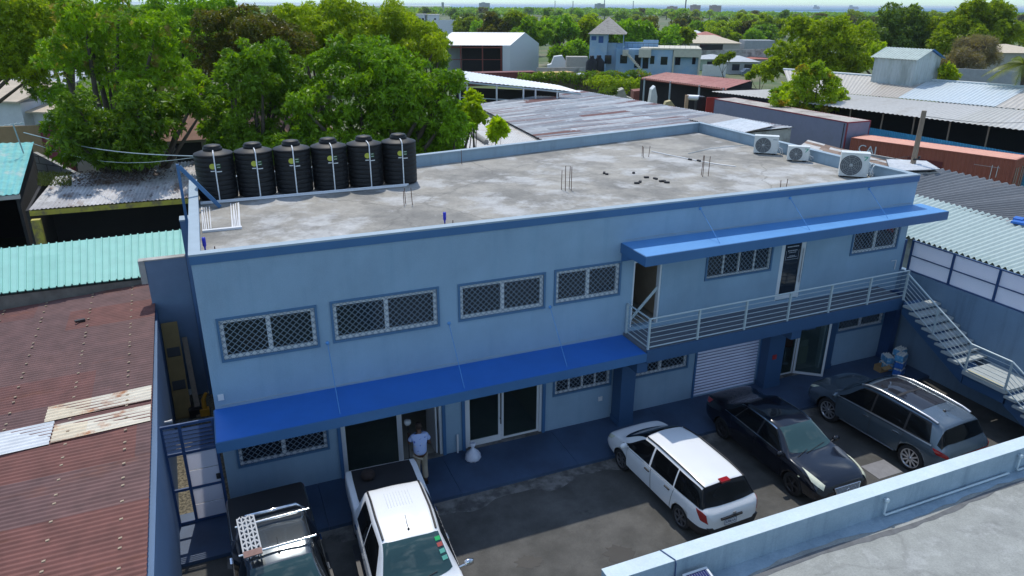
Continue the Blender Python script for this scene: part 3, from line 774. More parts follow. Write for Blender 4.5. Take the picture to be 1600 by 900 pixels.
# blue steel A-brace at the left roof corner
FB = thing('steel_brace', 'blue steel post with diagonal strut at the left edge of the office roof', 'steel brace', (-.2, 6.0, 5.0))
mb = MB(); mb.obox((-.2,6.0,6.5), (.04,0,0), (0,.04,0), (0,0,1.5)); mb.build('post', M['trim'], FB)
a = Vector((-.16,5.98,7.93)); b = Vector((.80,5.9,6.63)); dv = (b-a).normalized(); sd_ = Vector((0,1,0)); up_ = dv.cross(sd_)
mb = MB(); mb.obox((a+b)/2, (b-a)/2, sd_*.045, up_*.055); mb.build('strut', M['trim'], FB)
# starter bars
def rebar(x, y, n, h, lab):
    t = thing('rebar_cluster', lab, 'rebar', (x, y, RZ), 'starter bars standing out of the roof')
    for i in range(n):
        dx = (-.13+.26*(i % 2))+rnd.uniform(-.03,.03)+ (.1 if n == 3 and i == 2 else 0); dy = (-.10+.22*(i//2))
        mb = MB(); mb.tube([(x+dx,y+dy,RZ-.01),(x+dx+rnd.uniform(-.03,.03),y+dy,RZ+h*rnd.uniform(.8,1.05))], .012, 6); mb.build('rod', M['rust_rod'], t)
    return t
rebar(11.72, 4.04, 4, .82, 'four tall rusty bars standing in the middle of the roof')
rebar(17.38, 4.15, 3, .80, 'three tall rusty bars on the right part of the roof before the patched concrete')
rebar(17.3, 8.03, 3, .45, 'three short rusty bars near the back of the roof')
rebar(6.25, 4.2, 3, .55, 'three rusty bars before the last water tank')
rebar(18.57, 1.45, 2, .38, 'two short rusty bars just behind the front parapet')
rebar(9.9, 9.5, 1, .6, 'single rusty bar by the back parapet')
def bottle_bar(x, y, lab):
    t = thing('capped_rebar', lab, 'rebar', (x, y, RZ), 'blue capped starter bars by the front parapet')
    mb = MB(); mb.tube([(x,y,RZ-.01),(x,y,RZ+.45)], .013, 6); mb.tube([(x+.22,y-.05,RZ-.01),(x+.22,y-.05,RZ+.25)], .013, 6); mb.build('rod', M['rust_rod'], t)
    mb = MB(); mb.lathe([(.0,0),(.02,.0),(.022,.07),(.045,.12),(.045,.30),(.04,.32),(0,.32)], (x,y,RZ+.17), 14); mb.build('bottle', mat('blue_bottle', (.02,.03,.45), .25), t)
bottle_bar(.32, 1.15, 'blue bottle upside down on a rusty bar at the left end of the front parapet')
bottle_bar(6.50, 1.2, 'blue bottle upside down on a rusty bar behind the middle of the front parapet')
# loose rubble
for k, (px, py) in enumerate([(944,271),(948,273),(990,271),(1000,285),(1024,280),(1033,284),(1038,284),(1010,278),(1092,252),(1078,250),(995,287),(1042,286)]):
    p = at(px, py, RZ); mb = MB(); a = rnd.uniform(0, 3)
    mb.obox((p.x,p.y,RZ+.025), (.09*math.cos(a)*rnd.uniform(.4,1.2), .09*math.sin(a), 0), (-.045*math.sin(a), .045*math.cos(a), 0), (0,0,.03))
    tag(mb.build('rubble_piece', M['dark']), 'small dark piece of rubble on the pale patch of the roof', 'rubble', 'rubble scattered on the roof')
# cable along the roof, wires by the air conditioners
mb = MB(); pts = [at(px, py, RZ+.015) for px, py in ((1018,236),(1040,241),(1065,246),(1090,251),(1125,257),(1150,260))]
mb.tube(pts, .02, 5); tag(mb.build('cable', M['pvc']), 'pale cable lying across the right part of the roof', 'cable')
mb = MB(); q = [at(px, py, RZ+.02) for px, py in ((1075,240),(1110,232),(1170,226))]; mb.tube(q, .012, 5); tag(mb.build('cable', M['steel_rail']), 'thin grey cable running over the roof to the farthest air conditioner', 'cable')
# air conditioners: local x = width of the fan face, fan side faces -y
def make_ac(wd, dp, h, lab, logo):
    t = thing('air_conditioner', lab, 'air conditioner')
    mb = MB(); b = .02
    mb.box(-wd/2, wd/2, -dp/2, dp/2, .06, h)
    mb.box(-wd/2-.01, wd/2+.01, -dp/2-.012, dp/2+.012, h+.001, h+.03)
    mb.build('casing', M['offwhite'], t)
    mb = MB(); mb.box(-wd/2+.08, -wd/2+.2, -dp/2, dp/2, 0, .058); mb.box(wd/2-.2, wd/2-.08, -dp/2, dp/2, 0, .058); mb.build('foot', M['black'], t)
    cx = -wd*.12; r = h*.40; cz = h*.52
    mb = MB(); mb.lathe([(0,-.004),(r,-.004),(r+.015,-.012)], (cx,-dp/2,cz), 28, 'y'); fg = mb.build('fan_opening', mat('fan_dark', (.10,.11,.12), .6), t)
    mb = MB()
    for k in range(1, 6):
        rr = r*k/5.5; ring = [(cx+rr*math.cos(q*.314), -dp/2-.018, cz+rr*math.sin(q*.314)) for q in range(21)]; mb.tube(ring, .006, 4, caps=False)
    for k in range(10):
        a = k*.628; mb.tube([(cx+.04*math.cos(a),-dp/2-.02,cz+.04*math.sin(a)),(cx+r*math.cos(a),-dp/2-.02,cz+r*math.sin(a))], .006, 4)
    mb.lathe([(0,-.03),(.05,-.03),(.055,-.018)], (cx,-dp/2,cz), 12, 'y')
    mb.build('fan_guard', mat('guard_grey', (.36,.38,.38), .5), fg)
    mb = MB(); mb.box(wd/2+.001, wd/2+.05, -.05, dp/2-.03, h*.35, h*.62); mb.build('service_cover', M['offwhite'], t)
    if logo:
        mb = MB(); x = wd*.37; y = -dp/2-.003; z = h*.86
        mb.ext([(x-.09,y,z+.04),(x+.07,y,z+.04),(x+.05,y,z+.015),(x-.07,y,z+.015)], (0,-.002,0)); mb.ext([(x+.06,y,z+.01),(x-.03,y,z-.11),(x-.06,y,z-.11),(x+.02,y,z+.01)], (0,-.002,0)); mb.build('logo', mat('logo_green', (.02,.33,.20), .5), t)
    else:
        mb = MB(); mb.box(wd*.26, wd*.44, -dp/2-.004, -dp/2-.001, h*.84, h*.88); mb.build('logo', mat('logo_grey', (.25,.27,.3), .5), t)
    mb = MB(); mb.tube([(wd/2+.03,.05,h*.4),(wd/2+.18,.08,h*.32),(wd/2+.24,.1,.04),(wd/2+.30,.4,.03)], .022, 6); mb.tube([(wd/2+.03,.1,h*.36),(wd/2+.12,.1,h*.2),(wd/2+.16,.14,.03),(wd/2+.2,.5,.03)], .016, 6); mb.build('pipe', M['pvc'], t)
    return t
t = make_ac(.95, .38, .74, 'white air conditioner farthest back of the three on the roof', False)
t.location = (22.45, 6.75, RZ); t.rotation_euler.z = R(-40); t['group'] = 'air conditioners on the right side of the roof'
t = make_ac(.80, .32, .58, 'smallest white air conditioner, the middle one by the right parapet', True)
t.location = (22.62, 5.05, RZ); t.rotation_euler.z = R(-38); t['group'] = 'air conditioners on the right side of the roof'
t = make_ac(.95, .43, .88, 'biggest and nearest white air conditioner with green mark and coiled hose', True)
t.location = (22.42, 2.05, RZ); t.rotation_euler.z = R(-42); t['group'] = 'air conditioners on the right side of the roof'
mb = MB(); pts = []
for k in range(60):
    a = k*.42; r = .22+.03*math.sin(k*.7); pts.append((22.95+r*math.cos(a), 1.75+.15*math.sin(a*.3)+.1*math.cos(a), RZ+.27+r*math.sin(a)))
mb.tube(pts, .02, 6); tag(mb.build('coiled_hose', M['offwhite']), 'coil of white hose hanging at the right of the nearest air conditioner', 'hose')

# ------------------------------------------------------------------ alley on the left
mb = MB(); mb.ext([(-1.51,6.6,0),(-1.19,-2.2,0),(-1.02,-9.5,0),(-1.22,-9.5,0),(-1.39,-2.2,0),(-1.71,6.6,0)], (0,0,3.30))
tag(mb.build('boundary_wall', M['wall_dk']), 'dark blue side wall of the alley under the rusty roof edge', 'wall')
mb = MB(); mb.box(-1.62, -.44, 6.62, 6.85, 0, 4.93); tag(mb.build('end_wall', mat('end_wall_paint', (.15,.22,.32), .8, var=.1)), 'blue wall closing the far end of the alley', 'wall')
mb = MB(); mb.box(-1.64, -.44, 6.60, 6.87, 4.932, 4.97); mb.box(-1.80, -1.623, 6.6, 6.9, 4.2, 4.96); tag(mb.build('wall_cap', M['block']), 'rough grey concrete cap on the wall at the end of the alley', 'wall cap')
GT = thing('alley_gate', 'navy steel gate with louvred top and white panels closing the alley', 'gate', (-.7, -.45, .1))
gy = -.45
GX0, GX1 = -1.27, -.05
mb = MB()
for x in (GX0, GX0+.40, GX1-.07): mb.box(x, x+.07, gy-.03, gy+.04, .1, 3.0)
for z in (.12, 1.10, 2.14, 2.93): mb.box(GX0+.07, GX0+.40, gy-.02, gy+.03, z, z+.07); mb.box(GX0+.47, GX1-.07, gy-.02, gy+.03, z, z+.07)
mb.build('frame', M['trim_dk'], GT)
mb = MB()
for k in range(6):
    z = 2.27+k*.11
    for (a, b) in ((GX0+.07, GX0+.40), (GX0+.47, GX1-.07)): mb.obox(((a+b)/2, gy, z), ((b-a)/2,0,0), (0,.03,.028), (0,-.003,.003))
mb.build('louvre', M['trim_dk'], GT)
for k, (c, e) in enumerate(((.19,.62),(.64,1.10),(1.17,1.63),(1.65,2.14))):
    mb = MB(); mb.box(GX0+.47, GX1-.07, gy-.006, gy+.006, c, e); mb.build('panel', M['panel'], GT)
mb = MB(); mb.box(GX1-.16, GX1-.06, gy-.07, gy-.03, 1.28, 1.42); mb.build('lock', M['black'], GT)
# boards and junk in the alley
def board(px, py, px2, py2, wd, lab, m):
    a = at(px, py, .08); b = aty(px2, py2, 6.45); d = (b-a); sdv = d.cross(Vector((0,0,1))).normalized()*wd/2
    mb = MB(); mb.obox((a+b)/2, d/2, sdv, Vector((0,0,.03)))
    return mb, a, b, d.normalized(), sdv
mb, a, b, d, sdv = board(288, 652, 264, 505, .48, '', None)
BD = thing('wooden_board', 'long brown board with two black bands leaning in the alley', 'board', tuple(a)); mb.build('plank', M['plank'], BD)
for f in (.33, .68):
    c = a+(b-a)*f; mb = MB(); mb.obox(c+Vector((0,0,.04)), d*.14, sdv*.8, Vector((0,0,.012))); mb.build('strap', M['black'], BD)
mb, a, b, d, sdv = board(311, 650, 288, 528, .16, '', None); tag(mb.build('wooden_plank', M['wood']), 'narrow dark plank leaning beside the brown board in the alley', 'plank')
p = at(296, 632, .05)
BK = thing('bucket', 'light grey plastic bucket standing in the alley', 'bucket', tuple(p))
mb = MB(); mb.lathe([(0,0),(.15,0),(.20,.42),(.215,.42),(.215,.46),(.19,.46),(.14,.03),(0,.03)], p, 22); mb.build('pail', M['offwhite'], BK)
mb = MB(); mb.tube([(p.x+.2*math.cos(k*.314), p.y+.2*math.sin(k*.314)-.0, p.z+.40-.22*math.sin(k*.314)) for k in range(11)], .008, 5); mb.build('handle', M['steel_rail'], BK)
p = at(321, 648, .05); mb = MB(); mb.tube([(p.x,p.y,p.z),(p.x+.02,p.y+.05,p.z+.55),(p.x+.12,p.y+.05,p.z+.75)], [.09,.07,.05], 7); mb.obox((p.x,p.y,p.z+.12), (.14,0,0), (0,.1,0), (0,0,.12)); tag(mb.build('yellow_tool', mat('yellow_plastic', (.60,.28,.02), .5)), 'yellow orange tool standing behind the alley gate', 'tool')
p = at(309, 648, .05); mb = MB(); mb.obox((p.x,p.y,p.z+.13), (.24,.03,0), (-.02,.14,0), (0,0,.13)); mb.obox((p.x,p.y,p.z+.28), (.2,.03,.01), (-.02,.10,0), (0,0,.018)); tag(mb.build('tool_box', M['black']), 'small black box behind the alley gate', 'box')
mb = MB(); q = Vector((-1.35,1.2,2.2)); mb.tube([q, q+Vector((.1,0,.0)), q+Vector((.22,0,0))], [.035,.03,.05], 8); tag(mb.build('pipe_stub', M['pvc']), 'short white pipe sticking out of the alley wall', 'pipe')

# ------------------------------------------------------------------ near building in the foreground
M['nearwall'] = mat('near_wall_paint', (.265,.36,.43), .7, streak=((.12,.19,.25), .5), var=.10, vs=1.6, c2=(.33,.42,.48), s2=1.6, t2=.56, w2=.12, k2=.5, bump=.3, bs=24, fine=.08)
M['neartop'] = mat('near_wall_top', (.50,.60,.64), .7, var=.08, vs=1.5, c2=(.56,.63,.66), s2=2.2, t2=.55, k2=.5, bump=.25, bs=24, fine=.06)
NB = thing('near_building', 'nearest building with a flat concrete roof behind a pale blue parapet', 'building', (20, -14, 0))
PY, PZ, PX, RZ2 = -9.08, 3.6, 5.9, 3.02
mb = MB(); mb.ext([(PX,PY,0),(PX,-30,0),(45,-30,0),(45,PY,0)], (0,0,RZ2-.003)); mb.build('wall', M['nearwall'], NB)
mb = MB(); mb.ext([(PX+.33,PY-.30,RZ2),(PX+.33,-30,RZ2),(45,-30,RZ2),(45,PY-.30,RZ2)], (0,0,.02)); mb.build('roof', M['concrete2'], NB)
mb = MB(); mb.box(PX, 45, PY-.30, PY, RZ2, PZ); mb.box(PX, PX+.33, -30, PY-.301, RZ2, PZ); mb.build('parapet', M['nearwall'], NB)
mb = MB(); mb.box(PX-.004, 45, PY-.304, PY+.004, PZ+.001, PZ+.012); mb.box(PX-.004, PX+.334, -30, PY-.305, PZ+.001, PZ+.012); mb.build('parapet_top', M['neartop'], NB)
mb = MB(); P = []; r_ = random.Random(5)   # painted skirt where the parapet paint runs onto the roof
for k in range(140):
    x = PX+.34+k*.28; P.append([(x,PY-.301,RZ2+.025),(x,PY-.52-.06*math.sin(k*.35)-.07*r_.random(),RZ2+.0245)])
mb.grid(P, smooth=False); mb.build('paint_skirt', M['nearwall'], NB)
mb = MB(); P = []
for k in range(140):
    x = PX+.34+k*.28; y = PY-.62-.06*math.sin(k*.35); P.append([(x,y-.02*r_.random(),RZ2+.024),(x,y-.07-.08*r_.random(),RZ2+.024)])
mb.grid(P, smooth=False); mb.build('roof_line', mat('dark_grey_line', (.13,.135,.14), .9, var=.25, vs=6), NB)  # uneven dark grey line just beyond the skirt
def wallpipe(x0, x1, lab):
    mb = MB(); y = PY-.33
    mb.tube([(x0,y+.04,3.46),(x0,y,3.46),(x0,y-.03,3.42),(x0-.0,y-.03,3.14),(x0+.03,y-.03,3.10),(x1-.2,y-.03,3.10)], .022, 8); mb.lathe([(0,.0),(.05,0),(.05,.05),(0,.06)], (x0,y-.06,3.46), 12, 'y')
    tag(mb.build('conduit', M['neartop']), lab, 'pipe')
wallpipe(12.05, 15.9, 'pale blue pipe bent down the inside of the near parapet, left one'); wallpipe(15.95, 22, 'pale blue pipe bent down the inside of the near parapet, right one')
mb = MB(); mb.tube([(7.05,PY+.012,2.2),(7.05,PY+.014,3.60),(7.07,PY-.02,3.622),(7.16,PY-.30,3.622),(7.17,PY-.32,3.55),(7.17,PY-.33,3.05)], .011, 6); tag(mb.build('cable', M['trim_dk']), 'thin dark cable draped over the near parapet', 'cable')
p = at(1086, 893, 3.35)
SP = thing('solar_panel', 'small solar panel in a white frame at the foot of the near parapet', 'solar panel', (p.x, p.y, 3.04))
def sp(u, v, wv=0): return Vector((p.x-.25+u, p.y+.02-v*.9, 3.33-.16*v+wv))
mb = MB()
for (a, b, c, d) in ((0,.5,0,.04),(0,.5,.66,.70),(0,.04,.04,.66),(.46,.5,.04,.66)): mb.ext([sp(a,c), sp(b,c), sp(b,d), sp(a,d)], (0,0,.03))
mb.build('frame', M['white'], SP)
mb = MB(); mb.ext([sp(.04,.04,.01), sp(.46,.04,.01), sp(.46,.66,.01), sp(.04,.66,.01)], (0,0,.012)); cl = mb.build('cell_sheet', mat('solar_cell', (.01,.015,.10), .2, var=.05), SP)
mb = MB()
for k in range(9): u = .06+k*.0475; mb.ext([sp(u,.05,.023), sp(u+.004,.05,.023), sp(u+.004,.65,.023), sp(u,.65,.023)], (0,0,.001))
mb.build('grid_line', M['alu'], cl)
mb = MB(); mb.tube([sp(.1,.5), Vector((p.x-.15,p.y-.45,3.04))], .015, 6); mb.tube([sp(.4,.05), Vector((p.x+.15,p.y-.0,3.04))], .015, 6); mb.build('leg', M['alu'], SP)
# ------------------------------------------------------------------ sheeted roofs
def lerp(a, b, t): return a+(b-a)*t
def corr(mb, A, B, C, D, pitch=.25, amp=.03, nv=2, mi=0, th=.012, per=6, wob=0.0, r=None):
    """corrugated sheet: u runs A->B (across the ridges), v runs A->D (along the ridges)"""
    A, B, C, D = [Vector(p) for p in (A, B, C, D)]
    wu = ((B-A).length+(C-D).length)/2; wv = ((D-A).length+(C-B).length)/2
    nu = max(2, int(wu/pitch))*per
    nrm = (B-A).cross(D-A).normalized()
    if nrm.z < 0: nrm = -nrm
    P = []; Q = []; UV = []
    for i in range(nu+1):
        u = i/nu; row = []; row2 = []; ur = []
        hgt = amp*math.cos(2*math.pi*i/per)
        for j in range(nv+1):
            v = j/nv; p = lerp(lerp(A, B, u), lerp(D, C, u), v)+nrm*hgt
            if wob and r: p = p+nrm*r.uniform(-wob, wob)
            row.append(p); row2.append(p-nrm*th); ur.append((u*wu, v*wv))
        P.append(row); Q.append(row2); UV.append(ur)
    mb.grid(P, mi, True, UV); mb.grid([list(reversed(q)) for q in Q], mi, True)
    return mb
def shed_posts(root, pts, z1, r=.06, m=None, name='post', z0=-.1):
    for p in pts:
        mb = MB(); mb.tube([(p[0],p[1],z0),(p[0],p[1],z1 if len(p) < 3 else p[2])], r, 6); mb.build(name, m or M['steel_rail'], root)
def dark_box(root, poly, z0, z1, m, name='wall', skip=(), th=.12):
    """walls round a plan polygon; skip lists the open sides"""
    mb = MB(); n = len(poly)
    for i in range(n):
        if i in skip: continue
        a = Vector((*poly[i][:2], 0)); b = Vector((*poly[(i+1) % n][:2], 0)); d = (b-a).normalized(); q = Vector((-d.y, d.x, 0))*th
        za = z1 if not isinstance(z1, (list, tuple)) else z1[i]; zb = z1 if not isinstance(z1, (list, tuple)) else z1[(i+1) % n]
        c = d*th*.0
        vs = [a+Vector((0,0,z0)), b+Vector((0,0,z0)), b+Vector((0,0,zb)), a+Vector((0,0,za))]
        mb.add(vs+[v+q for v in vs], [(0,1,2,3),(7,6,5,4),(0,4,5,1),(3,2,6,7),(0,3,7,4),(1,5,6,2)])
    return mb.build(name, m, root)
def cen(pts): v = sum((Vector(p) for p in pts), Vector((0,0,0)))/len(pts); return (v.x, v.y, 0)

# --- rusty roof of the shed on the left
M['rust_sheet'] = sheet_mat('rust_sheet', [(0,(.145,.058,.050)),(.25,(.128,.066,.062)),(.5,(.160,.060,.048)),(.75,(.138,.070,.064))], rust=(.17,.055,.025), rk=.6, rt=.62, rs=(.9,.22), sw=1.6, sl=4.0, rough=.75, var=.22, spot=(.36,.30,.24), spt=.735, sps=4.5)
M['white_sheet'] = sheet_mat('white_sheet', [(0,(.55,.57,.58)),(.5,(.62,.64,.65))], rough=.5, rust=(.34,.17,.05), rk=.8, rt=.66, rs=(2.0,.6))
M['cream_sheet'] = sheet_mat('cream_sheet', [(0,(.62,.52,.36)),(.5,(.66,.60,.48))], rough=.55, rust=(.38,.13,.03), rk=.9, rt=.56, rs=(1.6,1.1))
zr = lambda x: 3.52+.075*(x+1.4)
def rz(x, y): return Vector((x, y, zr(x)))
E1, E0 = (-1.62, 9.35), (-1.0, -12.0)
def ex(y): return lerp(E0[0], E1[0], (y-E0[1])/(E1[1]-E0[1]))
RS = thing('rusty_shed', 'low shed with a rust brown corrugated roof and pale patches beside the alley', 'shed', (-6, -1, 0))
mb = MB(); corr(mb, rz(ex(-12), -12), rz(ex(9.3), 9.3), rz(-11.5, 10.3), rz(-11, -11.2), .14, .018, 8)
rf = mb.build('roof', M['rust_sheet'], RS)
def patch(y0, y1, xa, xb, m, lift=.022):
    mb = MB(); sk = .045
    A = rz(ex(y0)+xb, y0); B = rz(ex(y1)+xb, y1); C = rz(ex(y1)+xa, y1-(xa-xb)*sk); D = rz(ex(y0)+xa, y0-(xa-xb)*sk)
    up = Vector((0,0,lift)); corr(mb, A+up, B+up, C+up, D+up, .14, .018, 4); mb.build('patch_sheet', m, rf)
patch(.0, .75, -2.3, -.02, M['cream_sheet']); patch(-1.05, -.25, -2.05, -.02, M['cream_sheet']); patch(-1.0, .05, -4.9, -2.07, M['white_sheet'], .026)
mb = MB(); r_ = random.Random(11)          # roofing nails: pale caps in rows across the ridges
for xo in (-.55, -1.75, -3.1, -4.3):
    y = -9.0
    while y < 8.8:
        x = ex(y)+xo-.02*y; q = rz(x, y)+Vector((0,0,.022)); mb.obox(q, (.030,0,.005), (0,.022,0), (0,0,.012)); y += .28+.28*(int(y*3) % 2)+r_.uniform(-.02,.02)
nn = mb.build('roofing_nails', mat('nail_cap', (.36,.27,.18), .6), rf); nn['kind'] = 'stuff'
mb = MB(); mb.ext([(-1.75,9.3,0),(-1.32,-2.2,0),(-1.25,-12,0),(-11,-11.2,0),(-11,10,0)], (0,0,2.6)); mb.build('wall', M['block'], RS)
mb = MB()
q = at(124, 497, 3.5); mb.obox((q.x,q.y,q.z-.08), (.13,.03,0), (-.02,.05,0), (0,0,.03)); tag(mb.build('debris', M['black']), 'small black object lying on the rusty roof', 'debris')
# concrete ridge wall between the rusty and the teal roof
mb = MB(); a, b = at(0, 464, 3.62), at(226, 437, 3.62); d = (b-a).normalized(); a = a-d*5; n_ = Vector((-d.y,d.x,0))
mb.ext([a+Vector((0,0,-3.6)), b+Vector((0,0,-3.6)), b+n_*.22+Vector((0,0,-3.6)), a+n_*.22+Vector((0,0,-3.6))], (0,0,3.62))
tag(mb.build('party_wall', mat('mouldy_concrete', (.16,.15,.13), .95, var=.35, vs=3)), 'mouldy dark concrete wall top between the rusty roof and the teal roof', 'wall')
# --- teal roof behind it
M['teal'] = sheet_mat('teal_sheet', [(0,(.185,.45,.385)),(.5,(.215,.485,.42))], rough=.42, var=.06, sw=.9, sl=20, rust=(.10,.30,.27), rt=.66, rk=.5)
TS = thing('teal_shed', 'shed with a bright teal ribbed metal roof in front of the dark workshop', 'shed', (-4.5, 11, 0))
A, B = at(-60, 466, 3.75), at(226, 431, 3.75); C, D = at(287, 358.5, 4.25), at(-60, 395, 4.25)
B = Vector((-.52, B.y-.1, B.z)); A = A; C = Vector((-.50, C.y, C.z))
mb = MB()
nu = 30                                    # trapezoid ribs
P = []; UV = []
W = (B-A).length
for i in range(nu):
    for (f, h) in ((0,0),(.72,0),(.79,.045),(.93,.045),(1,0)):
        u = (i+f)/nu
        P.append([lerp(A,B,u)+Vector((0,0,h)), lerp(D,C,u)+Vector((0,0,h))]); UV.append([(u*W,0),(u*W,3.2)])
mb.grid(P, 0, False, UV); mb.grid([[q-Vector((0,0,.03)) for q in reversed(r0)] for r0 in P], 0, False)
mb.build('roof', M['teal'], TS)
mb = MB(); mb.ext([(A.x,A.y+.3,0),(B.x,B.y+.3,0),(B.x,B.y+.42,0),(A.x,A.y+.42,0)], (0,0,3.7)); mb.build('wall', M['block'], TS)
shed_posts(TS, [(-1.0, D.y-.3), (-4.5, D.y-.3), (-8.0, D.y-.3)], 4.15)
# --- whitewashed rusty roof with yellow beam and posts (open workshop)
M['wsheet'] = sheet_mat('whitewashed_sheet', [(0,(.44,.43,.42)),(.3,(.50,.49,.49)),(.7,(.36,.35,.35))], rust=(.16,.10,.07), rk=.9, rt=.57, rs=(.9,.5), spot=(.07,.055,.05), spt=.60, sps=1.1, rough=.7, var=.2, sw=.8, sl=2.2)
WS = thing('open_workshop', 'open dark workshop under a whitewashed rusty sheet roof with yellow beam and post', 'workshop', (-4, 22, 0))
A, B, C, D = at(45, 328, 4.0), at(300, 308, 4.0), at(312, 250, 4.75), at(88, 276, 4.6)
B = B+(B-A).normalized()*.9; C = C+(C-D).normalized()*.9
mb = MB(); corr(mb, A, B, C, D, .16, .02, 6, wob=.012, r=random.Random(4)); mb.build('roof', M['wsheet'], WS)
M['yellow'] = mat('yellow_paint', (.42,.36,.05), .7, var=.2, c2=(.20,.16,.08), s2=3)
mb = MB(); d = (B-A).normalized(); n_ = Vector((-d.y,d.x,0)); mb.ext([A+Vector((0,0,-.28))-n_*.02, B+Vector((0,0,-.28))-n_*.02, B+Vector((0,0,-.28))+n_*.18, A+Vector((0,0,-.28))+n_*.18], (0,0,.22)); mb.build('beam', M['yellow'], WS)
q = at(55, 345, 3.7)
mb = MB(); mb.box(q.x-.17, q.x+.17, q.y, q.y+.3, 1.6, 3.72); po = mb.build('post', M['yellow'], WS)
mb = MB(); mb.box(q.x-.175, q.x+.175, q.y-.005, q.y+.305, -.1, 1.6); mb.build('post_base', mat('maroon_paint', (.16,.03,.02), .7), po)
q2 = lerp(A, B, .86); mb = MB(); mb.box(q2.x-.08, q2.x+.08, q2.y+.1, q2.y+.26, -.1, q2.z-.28); mb.build('post', M['trim'], WS)
dark_box(WS, [(A.x-.2,A.y+.3),(B.x,B.y+.3),(C.x,C.y-.2),(D.x-.6,D.y-.2)], -.1, [3.9,3.9,4.6,4.5], M['dark'], skip=(0,))  # inner walls coloured near-black to stand for the shade
gm = MB(); r_ = random.Random(2)           # grass patch that grows on the roof
for k in range(900):
    px = r_.uniform(60, 112); py = r_.uniform(271, 291)
    q = at(px, py, 4.6-(py-271)/55*.55); a = r_.uniform(0, 6.28); h = r_.uniform(.06,.2)
    gm.add([q+Vector((.03*math.cos(a),.03*math.sin(a),0)), q-Vector((.03*math.cos(a),.03*math.sin(a),0)), q+Vector((r_.uniform(-.08,.08),r_.uniform(-.08,.08),h))], [(0,1,2)])
gm2 = MB()
for k in range(1500):
    px = r_.gauss(185, 45); py = r_.uniform(262, 287)-(px-185)*.10
    if not 95 < px < 290: continue
    q = at(px, py, 4.72-(py-262)/62*.62); a = r_.uniform(0, 6.28); gm2.add([q+Vector((.07*math.cos(a),.07*math.sin(a),r_.uniform(0,.06))), q-Vector((.07*math.cos(a),.07*math.sin(a),0)), q+Vector((-.045*math.sin(a),.045*math.cos(a),r_.uniform(.01,.07)))], [(0,1,2)])
tag(gm2.build('leaf_litter', mat('leaf_litter', (.075,.050,.035), .9, var=.4, vs=6)), 'dark dead leaves strewn over the upper half of the whitewashed roof', 'leaf litter', kind='stuff')
M['grass'] = mat('grass', (.13,.15,.02), .8, var=.3, vs=4)
tag(gm.build('roof_grass', M['grass']), 'patch of green weeds growing on the whitewashed roof', 'weeds', kind='stuff')
# --- far-left teal roof on a dark shed, with aerial
M['teal2'] = sheet_mat('teal_sheet_worn', [(0,(.08,.36,.34)),(.5,(.13,.44,.42))], rough=.5, var=.15, sw=.9, sl=9, rust=(.40,.46,.44), rk=.6, rt=.58, rs=(.8,.4), spot=(.05,.06,.06), spt=.73, sps=1.4)
FT = thing('teal_workshop', 'dark workshop under a weathered turquoise sheet roof at the left edge', 'workshop', (-9, 22, 0))
A, B, C, D = at(-70, 312, 4.5), at(30, 303, 4.5), at(53, 222, 5.2), at(-70, 226, 5.2)
mb = MB(); corr(mb, A, B, C, D, .3, .02, 3); mb.build('roof', M['teal2'], FT)
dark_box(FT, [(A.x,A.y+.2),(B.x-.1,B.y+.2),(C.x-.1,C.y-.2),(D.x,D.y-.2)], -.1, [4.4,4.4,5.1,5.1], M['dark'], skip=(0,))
mb = MB(); d = (B-A).normalized(); mb.ext([A+Vector((0,0,-.22)), B+Vector((0,0,-.22)), B+Vector((0,.12,-.22)), A+Vector((0,.12,-.22))], (0,0,.18)); mb.build('beam', M['block'], FT)
AE = thing('roof_aerial', 'thin grey antenna mast on the turquoise roof at the left edge', 'antenna', tuple(at(37, 240, 5.1)))
q = at(37, 240, 5.1); h = aty(29, 194, q.y).z
mb = MB(); mb.tube([(q.x,q.y,q.z),(q.x-.15,q.y,h)], .035, 6); mb.build('mast', M['steel_rail'], AE)
mb = MB(); mb.tube([(q.x-.8,q.y,h-.05),(q.x+.35,q.y,h+.05)], .022, 5); mb.tube([(q.x-.9,q.y+.1,h-.12),(q.x-.75,q.y-.1,h+.2)], .016, 5)
for k in range(4): mb.tube([(q.x-.55+.25*k,q.y-.3,h-.03+.03*k),(q.x-.55+.25*k,q.y+.3,h-.03+.03*k)], .012, 5)
mb.build('dipole', M['steel_rail'], AE)
# grey block wall stepping down, tan house, maroon wall
A, B = at(52, 238, 4.6), at(130, 266, 4.0)
mb = MB(); a0, a1 = Vector((A.x,A.y,0)), Vector((B.x,B.y,0)); n_ = (a1-a0).cross(Vector((0,0,1))).normalized()*-.2
BW = (a1-a0).length
vs = [a0, a1, a1+Vector((0,0,B.z-.45)), a0+Vector((0,0,A.z))]
mb.ext(vs, n_)
M['blocks'] = None
m_, t_, b_ = _nodes('concrete_blocks')
br = t_.nodes.new('ShaderNodeTexBrick'); br.inputs['Color1'].default_value = (.40,.39,.36,1); br.inputs['Color2'].default_value = (.33,.32,.30,1); br.inputs['Mortar'].default_value = (.16,.15,.14,1)
br.inputs['Scale'].default_value = 1.0; br.inputs['Brick Width'].default_value = .8; br.inputs['Row Height'].default_value = .4; br.inputs['Mortar Size'].default_value = .03
tc_ = t_.nodes.new('ShaderNodeTexCoord'); mp_ = t_.nodes.new('ShaderNodeMapping'); mp_.inputs['Rotation'].default_value = (R(-90),0,0); t_.links.new(tc_.outputs['Object'], mp_.inputs[0]); t_.links.new(mp_.outputs[0], br.inputs['Vector'])
t_.links.new(br.outputs['Color'], b_.inputs['Base Color']); b_.inputs['Roughness'].default_value = .95; M['blocks'] = m_
tag(mb.build('block_wall', M['blocks']), 'grey concrete block wall with a sloping top behind the whitewashed roof', 'wall')
